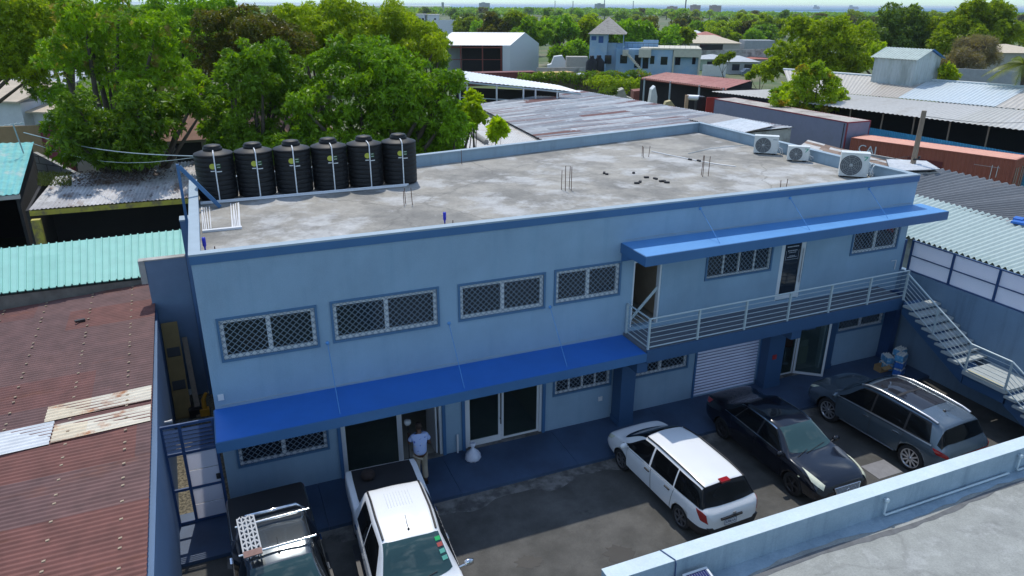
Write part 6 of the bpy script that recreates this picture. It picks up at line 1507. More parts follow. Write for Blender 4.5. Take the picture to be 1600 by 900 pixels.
big_tree('leafy_tree', 'green tree behind the left side of the warehouse cupola', [(1360,88,24),(1345,100,18),(1380,100,20),(1410,98,18),(1440,98,20),(1455,108,14)], 98, (1380, 128, 98), LM['bright'], 22, dens=34, ln=.5, wd=.17, extra=2)
big_tree('shrub', 'low green bushes between the grey house and the big bright tree', [(1185,112,10),(1200,118,9),(1172,118,7),(1195,106,8)], 96, (1190, 132, 96), LM['bright'], 23, dens=50, ln=.4, wd=.14, r0=.08, cat='shrub')
big_tree('shrub', 'scruffy bush among the scrap behind the striped roof', [(946,145,6),(958,143,5),(940,148,5)], 84, (948, 160, 84), LM['grey'], 24, dens=60, ln=.4, wd=.07, r0=.04, inner=1, cat='shrub')
big_tree('shrub', 'scrubby bush in front of the mint green house', [(1130,92,7),(1140,88,6),(1122,96,6)], 128, (1132, 108, 128), LM['bright'], 25, dens=30, ln=.5, wd=.2, r0=.08, cat='shrub')
# trees behind the blue house
for k, (px, py, r, d, lm) in enumerate([(830,55,30,150,'teal'),(872,48,30,160,'mango'),(905,78,22,142,'teal'),(880,85,18,140,'mango'),(905,45,26,165,'bright'),(985,52,30,155,'mango'),(1030,55,30,158,'teal'),(1060,58,24,165,'bright'),(1130,48,28,230,'bright'),(1165,50,28,235,'brown'),(1200,46,28,225,'bright'),(1100,46,22,250,'mango'),(1185,60,20,215,'teal'),(735,35,24,230,'bright'),(775,42,26,190,'brown'),(815,40,26,190,'bright'),(950,52,24,170,'teal')]):
    names = ['tree behind the white warehouse gable, tall and teal green','dark tree left of the tower roof','teal green low tree left of the blue house tower','dark low tree behind the box truck','bright tree right behind the tower roof left slope','dark rounded tree right of the tower roof','teal green tree above the terrace of the blue house','bright tree above the right end of the blue house','bright tree behind the cream bungalow','brownish tree behind the cream bungalow, right of the bright one','bright tree left of the big bright tree','dark tree above the faded red roof','teal green low tree above the grey sheds','bright round tree above the left end of the white warehouse','brownish tree above the white warehouse roof','bright tree above the right end of the white warehouse roof','teal green tree directly behind the tower roof']
    r_ = random.Random(100+k); lob = [(px+r*r_.uniform(-.75,.75), py+r*r_.uniform(-.35,.6), r*r_.uniform(.36,.55)) for _ in range(8)]
    big_tree('leafy_tree', names[k], lob, d, (px, 80, d), LM[lm], 200+k, dens=16, ln=.85, wd=.3, r0=.3, extra=2, inner=5, depth_r=2)
big_tree('shrub', 'dark undergrowth below the forked mango trunk at the left', [(110,165,26),(150,150,26),(185,165,28),(90,150,24),(210,140,24),(240,140,24)], 45, (150, 215, 46), LM['mango'], 71, dens=70, cat='shrub')
# palm
PM = thing('palm_tree', 'coconut palm with drooping yellow-green fronds at the right edge', 'palm tree', tuple(dep(1606, 150, 66)))
b = dep(1606, 150, 66); b.z = -.1; top = dep(1600, 100, 66)
mb = MB(); mb.tube([b, lerp(b, top, .5)+Vector((.2,0,0)), top], [.24,.18,.14], 9); mb.build('trunk', M['bark'], PM)
r_ = random.Random(31); mb = MB()
for k in range(17):
    a = k*6.283/17+r_.uniform(-.2,.2); el = r_.uniform(-.1,.9); L = r_.uniform(2.6,3.4); pts = []
    for j in range(9):
        s = j/8; pts.append(top+Vector((math.cos(a)*L*s*math.cos(el*(1-s*.3)), math.sin(a)*L*s*math.cos(el*(1-s*.3)), L*(s*math.sin(el)-.62*s*s))))
    mb.tube(pts, [.04-.032*j/8 for j in range(9)], 4)
    for j in range(1, 9):
        for q in range(4):
            t = (j-1+q/4)/8; pA = lerp(pts[j-1], pts[j], q/4); d = (pts[j]-pts[j-1]).normalized(); sd3 = d.cross(Vector((0,0,1))).normalized()
            for sg in (1,-1):
                l = .75*math.sin(math.pi*min(1,.15+t*.85))+.12; e = pA+sd3*sg*l*.8+d*l*.5-Vector((0,0,l*.45)); w = d*.045
                mb.add([pA-w, pA+w, e], [(0,1,2)])
mb.build('frond', LM['palm'], PM)
# ivy on the yard wall: one tangled mass
A, B = IVY; lob = []
r_ = random.Random(44)
for k in range(46):
    t = k/45; q = lerp(A, B, t); lob.append(((q.x+r_.uniform(-.3,.3), q.y-.2+r_.uniform(-.2,.2), q.z-.35+r_.uniform(-.25,.35)), (.95,.6,.75)))
    if k % 4 == 0: lob.append(((q.x, q.y-.35, q.z-1.5+r_.uniform(-.5,.5)), (.9,.4,.9)))
Q = leaf_arrays(lob, 44, 40, 6, .32, .14, .5, 2); me = mesh_quads('ivy', Q-np.array(A), [LM['mango_tip']]); o = bpy.data.objects.new('ivy', me); COL.objects.link(o); o.location = A
tag(o, 'mass of green ivy spilling over the old yard wall', 'ivy', kind='stuff')
A2, B2 = at(1010, 119, 4.2), at(1178, 118, 5.1); lob = [((lerp(A2,B2,k/24).x, lerp(A2,B2,k/24).y+14, 2.2+.4*math.sin(k*2.1)), (1.2,.8,.7)) for k in range(25)]
Q = leaf_arrays(lob, 45, 40, 6, .4, .16, .4, 3); me = mesh_quads('hedge', Q-np.array(A2), [LM['bright']]); o = bpy.data.objects.new('hedge', me); COL.objects.link(o); o.location = A2
tag(o, 'yellow-green hedge mass running behind the red-roofed shed', 'hedge', kind='stuff')
# distant trees: a handful of crowns, each copied as a tree of its own
VAR = []
for v in range(7):
    r_ = random.Random(500+v); lob = []
    for k in range(26):
        a = r_.uniform(0, 6.28); zz = r_.uniform(-.15,.85); rr = r_.uniform(.25, .78)*math.sqrt(max(.1,1-max(0,zz)**2)); lob.append(((rr*math.cos(a), rr*math.sin(a), zz), (r_.uniform(.17,.30),)*2+(r_.uniform(.14,.22),)))
    lob.append(((0,0,.2),(.5,.5,.4)))
    Q = leaf_arrays(lob, 600+v, 330, 5, .16, .075, .3, 40)
    ex_ = MB(); ex_.tube([(0,0,-1.0),(.02,0,-.4),(0,.02,.2)], [.09,.07,.05], 7)
    for c, r in lob[:5]: ex_.tube([(0,0,-.3), c], [.05,.015], 5)
    VAR.append([mesh_quads('distant_tree', Q, [LM[n], M['bark']], ex_) for n in (('bright','teal','mango','brown','bright','grey','teal')[v],)][0])
r_ = random.Random(77); cnt = 0
BANDS = [(100,12,(-60,640)),(130,14,(-60,660)),(175,22,(-60,1640)),(215,26,(-60,1640)),(265,30,(-60,1640)),(330,34,(-60,1640)),(420,36,(-60,1640)),(540,36,(-60,1640)),(700,36,(-60,1640))]
LAB = {0: 'bright bushy crown in the belt of trees towards the horizon', 1: 'teal green crown in the belt of trees towards the horizon', 2: 'dark green crown in the belt of trees towards the horizon', 3: 'brownish crown in the belt of trees towards the horizon', 4: 'bright bushy crown in the belt of trees towards the horizon', 5: 'greyish crown in the belt of trees towards the horizon', 6: 'teal green crown in the belt of trees towards the horizon'}
for d, n, (a, b) in BANDS:
    for k in range(n):
        px = a+(b-a)*(k+r_.uniform(.1,.9))/n; dd = d*r_.uniform(.88,1.14)
        if dd < 215 and 1040 < px < 1240: continue
        if dd < 345 and 640 < px < 722: continue
        if dd < 190 and 690 < px < 930: continue
        h = r_.uniform(6.0,9.2)*(1.0 if d < 400 else 1.1); cr = r_.uniform(3.6,5.8)*(1 if d < 300 else 1.35)
        if 1200 < px < 1570 and d > 500: h *= .72
        p = dep(px, 30, dd); v = r_.randrange(7)
        o = bpy.data.objects.new('distant_tree', VAR[v]); COL.objects.link(o)
        sz = h*.47; o.location = (p.x, p.y, h*.53); o.scale = (cr, cr, sz*1.12); o.rotation_euler.z = r_.uniform(0, 6.28)
        tag(o, LAB[v], 'tree', 'distant trees, '+LAB[v].split(' crown')[0]); cnt += 1
# woodland that melts into one mass beyond 750 m
Q = []
g = np.random.default_rng(9)
for k in range(1500):
    px = g.uniform(-80, 1680); dd = g.uniform(780, 1250) if not 1080 < px < 1600 else g.uniform(760, 1020); p = dep(px, 20, dd); h = g.uniform(6.5, 10.5)*(1.0 if px < 1080 else .62); n = 34
    dv = g.normal(size=(n,3)); dv /= np.linalg.norm(dv, axis=1)[:,None]; dv[:,2] = np.abs(dv[:,2])*1.0-.25
    c = np.array([p.x, p.y, h*.45]); pos = c+dv*np.array([6.5,6.5,h*.55]); t = g.normal(size=(n,3)); t /= np.linalg.norm(t,axis=1)[:,None]; s = np.cross(t, g.normal(size=(n,3))); s /= np.linalg.norm(s,axis=1)[:,None]
    Q.append(np.stack([pos-t*2.2, pos+s*1.5, pos+t*2.2, pos-s*1.5], 1))
me = mesh_quads('far_woodland', np.concatenate(Q), [LM['teal']]); o = bpy.data.objects.new('far_woodland', me); COL.objects.link(o)
tag(o, 'far woodland merging into one green belt below the horizon', 'woodland', kind='stuff')
# ------------------------------------------------------------------ vehicles (local: nose towards +y, x to the right)
def pchip(xs, ys, x):
    n = len(xs); h = [xs[i+1]-xs[i] for i in range(n-1)]; d = [(ys[i+1]-ys[i])/h[i] for i in range(n-1)]; m = [0]*n
    m[0] = d[0]; m[-1] = d[-1]
    for i in range(1, n-1):
        if d[i-1]*d[i] <= 0: m[i] = 0
        else:
            w1 = 2*h[i]+h[i-1]; w2 = h[i]+2*h[i-1]; m[i] = (w1+w2)/(w1/d[i-1]+w2/d[i])
    x = min(max(x, xs[0]), xs[-1]); i = 0
    while i < n-2 and x > xs[i+1]: i += 1
    t = (x-xs[i])/h[i]
    return ys[i]*(1+2*t)*(1-t)**2+m[i]*h[i]*t*(1-t)**2+ys[i+1]*t*t*(3-2*t)+m[i+1]*h[i]*t*t*(t-1)
class Body:
    """lofted car body: stations (y, z sill, half width low, half width belt, z belt, half width roof, z roof edge, z top)"""
    def __init__(s, st, sc=1.05, sharp=False):
        s.st = [tuple(v*sc for v in q) for q in st]; s.ys = [q[0] for q in s.st]; s.sc = sc
    def prm(s, y): return [pchip(s.ys, [q[i] for q in s.st], y) for i in range(1, 8)]
    def pts(s, y):
        zs, wl, wb, zb, wr, ze, zt = s.prm(y)
        return [(0,zs),(wl*.86,zs),(wl*.985,zs+.10),(max(wl,wb)*1.012,zs+(zb-zs)*.62),(wb,zb),(wr,ze),(wr*.62,ze+(zt-ze)*.72),(0,zt)]
    def S(s, y, t, side=1):
        P = s.pts(y)
        if t <= 1: a = t; return Vector((side*lerp(P[0][0],P[1][0],a), y, P[0][1]))
        i = min(int(t), 6); f = t-i; p1, p2 = P[i], P[i+1]
        p0 = P[i-1] if i > 1 else P[1]; p3 = P[i+2] if i < 6 else (-P[6][0], P[6][1])
        def cr(a, b, c, d): return .5*((2*b)+(-a+c)*f+(2*a-5*b+4*c-d)*f*f+(-a+3*b-3*c+d)*f**3)
        k = .75                          # slightly tighter than a full spline, so that the shoulder line stays crisp
        x = k*cr(p0[0],p1[0],p2[0],p3[0])+(1-k)*lerp(p1[0],p2[0],f); z = k*cr(p0[1],p1[1],p2[1],p3[1])+(1-k)*lerp(p1[1],p2[1],f)
        return Vector((side*x, y, z))
    def N(s, y, t, side=1):
        e = .02; a = s.S(y+e, t, side)-s.S(y-e, t, side); b = s.S(y, min(t+.05, 7), side)-s.S(y, t-.05, side); n = a.cross(b)*side
        n = n.normalized() if n.length > 1e-9 else Vector((0,0,1))
        return -n if n.dot(Vector((side*.6,0,.5))) < 0 and abs(n.y) < .9 else n
    def mesh(s, ny=72):
        ys = sorted(set([s.ys[0]+(s.ys[-1]-s.ys[0])*i/ny for i in range(ny+1)]+list(s.ys))); T = [0,1,1.33,1.66,2,2.33,2.66,3,3.25,3.5,3.75,3.9,4,4.1,4.3,4.6,4.8,4.9,5,5.1,5.3,5.6,6,6.4,6.7,7]
        rows = []
        for y in ys:
            half = [s.S(y, t, 1) for t in T]; oth = [Vector((-p.x, p.y, p.z)) for p in half[1:-1]]
            rows.append(half+list(reversed(oth)))
        mb = MB(); n = len(rows[0]); vs = [p for r in rows for p in r]; fs = []
        for i in range(len(rows)-1):
            for k in range(n): fs.append((i*n+k, i*n+(k+1) % n, (i+1)*n+(k+1) % n, (i+1)*n+k))
        mb.add(vs, [tuple(reversed(f)) for f in fs], 0, True); m = len(rows)-1
        mb.add(rows[0], [tuple(range(n))]); mb.add(rows[m], [tuple(reversed(range(n)))])
        # weld the caps
        mb.v = mb.v[:len(vs)]; nf = len(fs); mb.f = mb.f[:nf]+[tuple(range(n)), tuple(m*n+k for k in reversed(range(n)))]
        return mb
    def patch(s, mb, tb, tt, yb0, yb1, yt0, yt1, side, off=.006, nu=14, nv=6, mi=0, edge=True):
        """panel that follows the body: v from tb to tt, along y from (yb0..yb1) at the bottom to (yt0..yt1) at the top"""
        k = s.sc; G = []; F = []
        for i in range(nu+1):
            u = i/nu; row = []; row2 = []
            for j in range(nv+1):
                v = j/nv; y = lerp(lerp(yb0, yb1, u), lerp(yt0, yt1, u), v)*k; t = lerp(tb, tt, v)
                p = s.S(y, t, side); n = s.N(y, t, side); row.append(p+n*off); row2.append(p-n*.004)
            G.append(row); F.append(row2)
        mb.grid(G if side > 0 else list(reversed(G)), mi)
        if edge:
            ring = [G[i][0] for i in range(nu+1)]+[G[nu][j] for j in range(1, nv+1)]+[G[i][nv] for i in range(nu-1, -1, -1)]+[G[0][j] for j in range(nv-1, 0, -1)]
            rin = [F[i][0] for i in range(nu+1)]+[F[nu][j] for j in range(1, nv+1)]+[F[i][nv] for i in range(nu-1, -1, -1)]+[F[0][j] for j in range(nv-1, 0, -1)]
            n = len(ring); mb.add(ring+rin, [(q, (q+1) % n, (q+1) % n+n, q+n) for q in range(n)], mi)
    def top(s, mb, t0, y0, y1, off=.006, ny=10, nx=12, mi=0, c0=0, c1=0):
        """panel across the car between half-sections t0 left and right; c0/c1 bow the ends"""
        k = s.sc; G = []
        for i in range(ny+1):
            row = []
            for j in range(nx+1):
                q = -1+2*j/nx; t = 7-(7-t0)*abs(q); side = 1 if q >= 0 else -1; bow = q*q
                y = lerp(y0+c0*bow, y1+c1*bow, i/ny)*k; row.append(s.S(y, t, side)+s.N(y, t, side)*off)
            G.append(row)
        mb.grid([list(reversed(r)) for r in G], mi)
def paint(name, c, rough=.28, metal=.0, coat=.6):
    return mat(name, c, rough, metal, var=.02, coat=coat)
M['car_glass'] = glass_mat('car_glass', (.005,.006,.007), 0, .05, .2)
M['screen'] = glass_mat('windscreen', (.032,.072,.074), 0, .03)
M['lamp_red'] = mat('lamp_red', (.30,.008,.010), .15, var=.1, vs=12, coat=1)
M['lamp_clear'] = mat('lamp_clear', (.72,.74,.56), .12, var=.15, vs=14, coat=1)
M['plate'] = mat('number_plate', (.62,.66,.70), .4, var=0)
M['plate_ink'] = mat('plate_ink', (.02,.04,.12), .5, var=0)
def wheel(root, x, y, r, w, rimm, spokes=10, side=1, rim_r=.66):
    mb = MB(); t = w/2
    mb.lathe([(r*.70,-t*.9),(r*.93,-t),(r*.985,-t*.8),(r,-t*.4),(r,t*.4),(r*.985,t*.8),(r*.93,t),(r*.70,t*.9)], (x,y,r), 30, 'x')
    ty = mb.build('tyre', M['rubber'], root)
    fx = side*t*.86; mb = MB()
    mb.lathe([(0,fx-side*.05),(r*.68,fx-side*.05)], (x,y,r), 26, 'x', 1)
    mb.lathe([(r*.72,fx+side*.012),(r*.66,fx+side*.016),(r*.635,fx-side*.03)], (x,y,r), 26, 'x')
    mb.lathe([(0,fx+side*.012),(r*.13,fx+side*.010),(r*.16,fx-side*.03)], (x,y,r), 14, 'x')
    for q in range(spokes):
        a = 2*math.pi*q/spokes; d = Vector((0, math.cos(a), math.sin(a))); s_ = Vector((0, -math.sin(a), math.cos(a)))
        mb.obox(Vector((x+fx-side*.006,y,r))+d*r*.40, Vector((.012,0,0)), d*r*.27, s_*r*(.055 if spokes > 6 else .09))
    mb.build('rim', [rimm, M['black']], ty)
    return ty
def car(name, label, cat, body, paintm, wheels_y, wr, track, rimm, spokes, arch=1.14, mat2=None, wwid=.21):
    root = thing(name, label, cat); k = body.sc
    bo = body.mesh().build('body', [paintm, M['black']], root)
    cutters = []
    for y in wheels_y:
        for sd in (1, -1):
            mb = MB(); R_ = wr*arch; n = 28; c = Vector((sd*(track+.02), y*k, wr*.98)); vs = []
            for xx in (-.30, .35):
                for q in range(n): a = 2*math.pi*q/n; vs.append((c.x+sd*xx, c.y+R_*math.cos(a), c.z+R_*math.sin(a)))
            fs = [(q, (q+1) % n, (q+1) % n+n, q+n) for q in range(n)]+[tuple(reversed(range(n))), tuple(range(n, 2*n))]
            if sd < 0: fs = [tuple(reversed(f)) for f in fs]
            mb.add(vs, fs); cu = mb.build('cut', M['black'], None, (0,0,0)); cutters.append(cu)
            md = bo.modifiers.new('b', 'BOOLEAN'); md.operation = 'DIFFERENCE'; md.object = cu; md.solver = 'EXACT'
            try: md.material_mode = 'TRANSFER'
            except Exception: pass
    me = bake(bo); bo.modifiers.clear(); old = bo.data; bo.data = me; bpy.data.meshes.remove(old)
    for cu in cutters: bpy.data.objects.remove(cu)
    for y in wheels_y:
        for sd in (1, -1): wheel(root, sd*track, y*k, wr, wwid, rimm, spokes, sd)
    return root, bo
def P_(root, name, m, fn, parent=None):
    mb = MB(); fn(mb); return mb.build(name, m, parent or root)
def both(body, root, name, m, *a, **kw):
    for sd in (1, -1):
        mb = MB(); body.patch(mb, *a, sd, **kw); mb.build(name, m, root)
def doors(body, root, pm, spans, t0=2.05, t1=3.93, handles=True, hm=None):
    for sd in (1, -1):
        for (y0, y1, yt0, yt1) in spans:
            mb = MB(); body.patch(mb, t0-.03, t1+.02, y0-.012, y1+.012, yt0-.012, yt1+.012, sd, off=.002, edge=False); sl = mb.build('door_gap', M['black'], root)
            mb = MB(); body.patch(mb, t0, t1, y0, y1, yt0, yt1, sd, off=.006); d = mb.build('door', pm, root)
            if handles:
                yh = lerp(y0, y1, .14)*body.sc; p = body.S(yh, 3.62, sd); mb = MB(); mb.obox(p+Vector((sd*.022,0,0)), (.016,0,0), (0,.10,0), (0,0,.018)); mb.build('handle', hm or pm, d)
def mirrors(body, root, y, m, t=4.05, out=.17):
    for sd in (1, -1):
        p = body.S(y*body.sc, t, sd); mb = MB()
        mb.lathe([(0,-.11),(.06,-.10),(.085,-.03),(.085,.04),(.06,.07),(0,.075)], (0,0,0), 14, 'x')
        vs = [(p.x+sd*out+v[0]*1.15, p.y+v[1]*.75, p.z+.07+v[2]) for v in mb.v]; mb.v = vs; mb.tube([p, p+Vector((sd*out,0,.05))], .028, 6); mb.build('wing_mirror', m, root)
def plate(root, c, ux, w, h, text, parent=None, up=(0,0,1)):
    c = Vector(c); ux = Vector(ux).normalized(); up = Vector(up).normalized(); n = ux.cross(up)
    mb = MB(); mb.obox(c, ux*w/2, up*h/2, n*.008); o = mb.build('number_plate', M['plate'], parent or root)
    mb = MB()
    for (a, b, cc, d) in ((-1,1,.88,1),(-1,1,-1,-.88),(-1,-.95,-.88,.88),(.95,1,-.88,.88)): mb.obox(c+n*.010+ux*(a+b)/2*w/2+up*(cc+d)/2*h/2, ux*(b-a)*w/4, up*(d-cc)*h/4, n*.002)
    if text: put_text(mb, text, h*.62, c+n*.010, ux, up, sx=.92)
    mb.build('plate_text', M['plate_ink'], o)
M['wsteel'] = mat('steel_wheel', (.07,.07,.075), .5, var=.1)
M['alloy'] = mat('alloy_wheel', (.50,.51,.53), .3, metal=.8, var=.03)
M['dkalloy'] = mat('dark_wheel', (.035,.035,.038), .35, metal=.3, var=.05)
def place(root, x, y, deg):
    root.location = (x, y, 0); root.rotation_euler.z = R(deg)

# --- white estate car
WP = paint('paint_white', (.74,.76,.77), .32)
B = Body([(-2.20,.42,.56,.55,.70,.46,.76,.78),(-2.17,.36,.67,.66,.82,.55,.88,.90),(-2.09,.30,.765,.75,.92,.63,.965,.985),(-1.97,.26,.82,.79,.965,.655,1.08,1.12),(-1.70,.24,.845,.815,.965,.615,1.37,1.44),(-1.2,.22,.845,.83,.945,.64,1.40,1.475),
          (0,.22,.845,.83,.91,.635,1.42,1.495),(.60,.22,.845,.83,.895,.60,1.355,1.445),(1.52,.22,.84,.81,.865,.73,.895,.94),(1.85,.24,.82,.78,.80,.64,.835,.865),(2.08,.28,.76,.70,.66,.58,.70,.72),(2.20,.36,.62,.56,.54,.48,.575,.59)])
C1, bo = car('estate_car', 'white estate car with a red high brake light, parked nose to the office', 'car', B, WP, (-1.30, 1.30), .325, .765, M['wsteel'], 6)
both(B, C1, 'side_window', M['car_glass'], 4.06, 4.93, .08, 1.28, .10, .58); both(B, C1, 'side_window', M['car_glass'], 4.06, 4.93, -.92, .0, -.88, .03); both(B, C1, 'side_window', M['car_glass'], 4.06, 4.92, -1.93, -.97, -1.74, -.93)
P_(C1, 'windscreen', M['car_glass'], lambda mb: B.top(mb, 5.06, .62, 1.52, c1=-.20, c0=-.04))
P_(C1, 'rear_window', M['car_glass'], lambda mb: B.top(mb, 4.12, -2.05, -1.74, c0=.08, c1=.02, nx=20))
doors(B, C1, WP, [(-.06,1.02,-.02,1.02),(-.86,-.10,-.98,-.06)], hm=M['black'])
both(B, C1, 'tail_light', M['lamp_red'], 3.15, 3.94, -2.15, -1.99, -2.10, -1.80, nu=8, off=.010)
P_(C1, 'bumper', M['black'], lambda mb: B.mesh and [B.patch(mb, 1.2, 2.55, -2.195, -1.62, -2.195, -1.60, sd, off=.012) for sd in (1,-1)] and None)
both(B, C1, 'sill_trim', M['black'], 1.0, 1.8, -1.0, 1.0, -1.0, 1.0, off=.008, nv=2)  # black lower cladding that also carries the dark shading beneath the car
k = B.sc
mb = MB(); mb.ext([(-.62*k,-2.225*k,.40*k),(.62*k,-2.225*k,.40*k),(.74*k,-2.19*k,.58*k),(-.74*k,-2.19*k,.58*k)], (0,.06,0)); mb.build('bumper', M['black'], C1)
mb = MB(); mb.box(-.13*k,.13*k,-1.80*k,-1.66*k,1.415*k,1.462*k); mb.build('brake_light', M['lamp_red'], C1)
mb = MB(); mb.box(-.40*k,.22*k,-2.235*k,-2.19*k,.755*k,.80*k); mb.build('tailgate_trim', M['black'], C1)
plate(C1, (-.12*k,-2.225*k,.665*k), (1,0,0), .36, .155, '5706 LA')
mb = MB(); mb.obox((0,-2.20*k,.845*k), (.045,0,0), (0,.006,0), (0,0,.03)); mb.obox((.5*k,-2.18*k,.60*k), (.10,0,0), (0,.012,0), (0,0,.03)); mb.build('badge', M['alu'], C1)
for sd in (1,-1):
    mb = MB(); mb.tube([B.S(y*k, 5.15, sd)+Vector((0,0,.03)) for y in (-1.75,-1.2,-.6,0,.55)], .02, 6); mb.build('roof_rail', M['black'], C1)
both(B, C1, 'headlight', M['lamp_clear'], 3.4, 3.98, 1.82, 2.06, 1.66, 2.02, nu=6)
mirrors(B, C1, 1.02, WP, out=.14)
mb = MB(); mb.box(-.6*k,.6*k,2.17*k,2.215*k,.30*k,.46*k); mb.build('bumper', M['black'], C1)
place(C1, 11.33, -3.80, 2.4)

# --- black saloon, nose to the camera
BP = paint('paint_black', (.006,.007,.012), .12)
B = Body([(-2.38,.44,.62,.62,.80,.50,.86,.88),(-2.30,.34,.78,.74,.92,.62,.97,1.0),(-2.0,.26,.865,.80,.96,.66,1.02,1.055),(-1.62,.22,.885,.83,.955,.64,1.05,1.10),(-.80,.20,.885,.84,.94,.585,1.36,1.41),
          (0,.20,.885,.84,.92,.60,1.38,1.45),(.42,.20,.885,.84,.91,.58,1.33,1.40),(1.22,.20,.885,.84,.90,.74,.94,.985),(1.80,.22,.875,.81,.84,.68,.89,.925),(2.14,.24,.84,.75,.77,.62,.82,.85),(2.30,.28,.76,.66,.69,.55,.74,.76),(2.38,.34,.66,.56,.58,.46,.62,.635)])
C2, bo = car('saloon_car', 'glossy black saloon with yellowed headlights and a chrome grille, nose to the camera', 'car', B, BP, (-1.42, 1.43), .34, .80, M['dkalloy'], 5)
both(B, C2, 'side_window', M['car_glass'], 4.10, 4.90, -.02, 1.02, .0, .38); both(B, C2, 'side_window', M['car_glass'], 4.10, 4.90, -.95, -.08, -.72, -.06); both(B, C2, 'side_window', M['car_glass'], 4.12, 4.80, -1.38, -1.0, -.98, -.78, nu=6)
both(B, C2, 'window_trim', M['chrome'], 4.93, 5.0, -1.0, .40, -.98, .40, off=.008, nv=2); both(B, C2, 'window_trim', M['chrome'], 4.02, 4.07, -1.40, 1.06, -1.40, 1.06, off=.008, nv=2)
P_(C2, 'windscreen', M['screen'], lambda mb: B.top(mb, 5.14, .47, 1.18, c1=-.14, c0=-.05))
P_(C2, 'rear_window', M['car_glass'], lambda mb: B.top(mb, 5.14, -1.56, -.86, c0=.08))
for sd in (1,-1): mb = MB(); B.patch(mb, 4.05, 4.95, -1.0, .9, -.75, .40, sd, off=.003, edge=False); mb.build('pillar_trim', M['black'], C2)
doors(B, C2, BP, [(-.04,1.0,-.02,1.0),(-.98,-.09,-1.08,-.07)], hm=BP)
for sd in (1,-1):
    mb = MB(); B.patch(mb, 3.75, 4.75, 1.98, 2.29, 1.55, 2.24, sd, off=.010, nu=12); mb.build('headlight', M['lamp_clear'], C2)
both(B, C2, 'tail_light', M['lamp_red'], 3.4, 3.98, -2.30, -2.10, -2.27, -2.0, nu=6)
k = B.sc
mb = MB(); g1 = [(-.42,.70),(.42,.70),(.34,.48),(-.34,.48)]; gyy = lambda z: 2.40-.26*max(0,z-.48)
mb.ext([(x*k,gyy(z)*k-.004,z*k) for x, z in g1], (0,.03,.01)); gr = mb.build('grille', M['black'], C2)
mb = MB(); ring = [Vector((x*k,gyy(z)*k+.03,z*k)) for x, z in g1]
for a, b in zip(ring, ring[1:]+ring[:1]): mb.tube([a, b], .016, 6)
for j in range(1, 7): z = .48+.031*j; w_ = .34+.08*(j/7); mb.tube([(-w_*k,gyy(z)*k+.03,z*k),(w_*k,gyy(z)*k+.03,z*k)], .009, 5)
mb.lathe([(.055,0),(.065,.008),(.055,.016)], (0,2.385*k+.03,.59*k), 16, 'y'); mb.build('grille_bar', M['chrome'], gr)
plate(C2, (0,2.385*k,.39*k), (-1,0,0), .36, .15, '')
for sd in (1,-1): mb = MB(); mb.lathe([(0,.0),(.045,0),(.05,-.02)], (sd*.62*k,2.27*k,.36*k), 12, 'y'); mb.build('fog_light', M['lamp_clear'], C2)
mirrors(B, C2, .96, BP, out=.13)
mb = MB(); mb.tube([B.S(1.22*k,6.4,1)+Vector((0,0,.012)), B.S(1.05*k,6.0,-1)+Vector((0,0,.02))], .008, 5); mb.tube([B.S(1.24*k,5.6,1)+Vector((0,0,.012)), B.S(1.12*k,6.6,1)+Vector((0,0,.02))], .008, 5); mb.build('wiper', M['black'], C2)
for sd in (1,-1): mb = MB(); mb.obox(B.S(1.62*k,3.3,sd), (.008,0,0), (0,.03,0), (0,0,.012)); mb.build('side_marker', M['lamp_clear'], C2)
place(C2, 15.02, -3.72, 180)

# --- grey SUV
GP = paint('paint_grey', (.115,.155,.19), .25, .55)
B = Body([(-2.36,.52,.66,.68,.86,.62,.92,.94),(-2.30,.42,.82,.82,.98,.72,1.04,1.06),(-2.12,.34,.92,.89,1.04,.74,1.24,1.28),(-1.92,.30,.945,.90,1.05,.68,1.54,1.60),(-1.2,.28,.95,.91,1.05,.70,1.62,1.68),
          (0,.28,.95,.91,1.03,.70,1.64,1.72),(.55,.28,.95,.91,1.02,.67,1.57,1.66),(1.36,.28,.95,.90,1.01,.80,1.05,1.10),(1.90,.30,.93,.86,.96,.72,1.00,1.03),(2.24,.36,.86,.76,.82,.64,.88,.90),(2.38,.44,.68,.60,.66,.52,.72,.74)])
C3, bo = car('suv', 'grey SUV with a panoramic glass roof and silver roof rails, beside the stair', 'car', B, GP, (-1.38, 1.40), .40, .86, M['alloy'], 10)
both(B, C3, 'side_window', M['car_glass'], 4.10, 4.88, .05, 1.18, .06, .50); both(B, C3, 'side_window', M['car_glass'], 4.10, 4.88, -1.0, -.01, -.98, .0); both(B, C3, 'side_window', M['car_glass'], 4.14, 4.86, -1.78, -1.06, -1.60, -1.04)
both(B, C3, 'window_trim', M['alu'], 4.0, 4.07, -1.85, 1.2, -1.85, 1.2, off=.012, nv=2)
P_(C3, 'windscreen', M['car_glass'], lambda mb: B.top(mb, 5.12, .60, 1.32, c1=-.18, c0=-.06))
P_(C3, 'rear_window', M['car_glass'], lambda mb: B.top(mb, 4.2, -2.18, -1.97, c0=.06, nx=20))
M['pano'] = glass_mat('roof_glass', (.02,.02,.024), 0, .05)
P_(C3, 'glass_roof', M['pano'], lambda mb: B.top(mb, 5.75, -1.15, .42, off=.008)); P_(C3, 'roof_bow', M['black'], lambda mb: B.top(mb, 5.75, -.42, -.34, off=.013, ny=2))
for sd in (1,-1): mb = MB(); B.patch(mb, 4.06, 4.94, -1.80, 1.15, -1.62, .50, sd, off=.003, edge=False); mb.build('pillar_trim', M['black'], C3)
doors(B, C3, GP, [(-.04,1.12,-.02,1.12),(-.98,-.08,-1.06,-.06)], hm=M['chrome'])
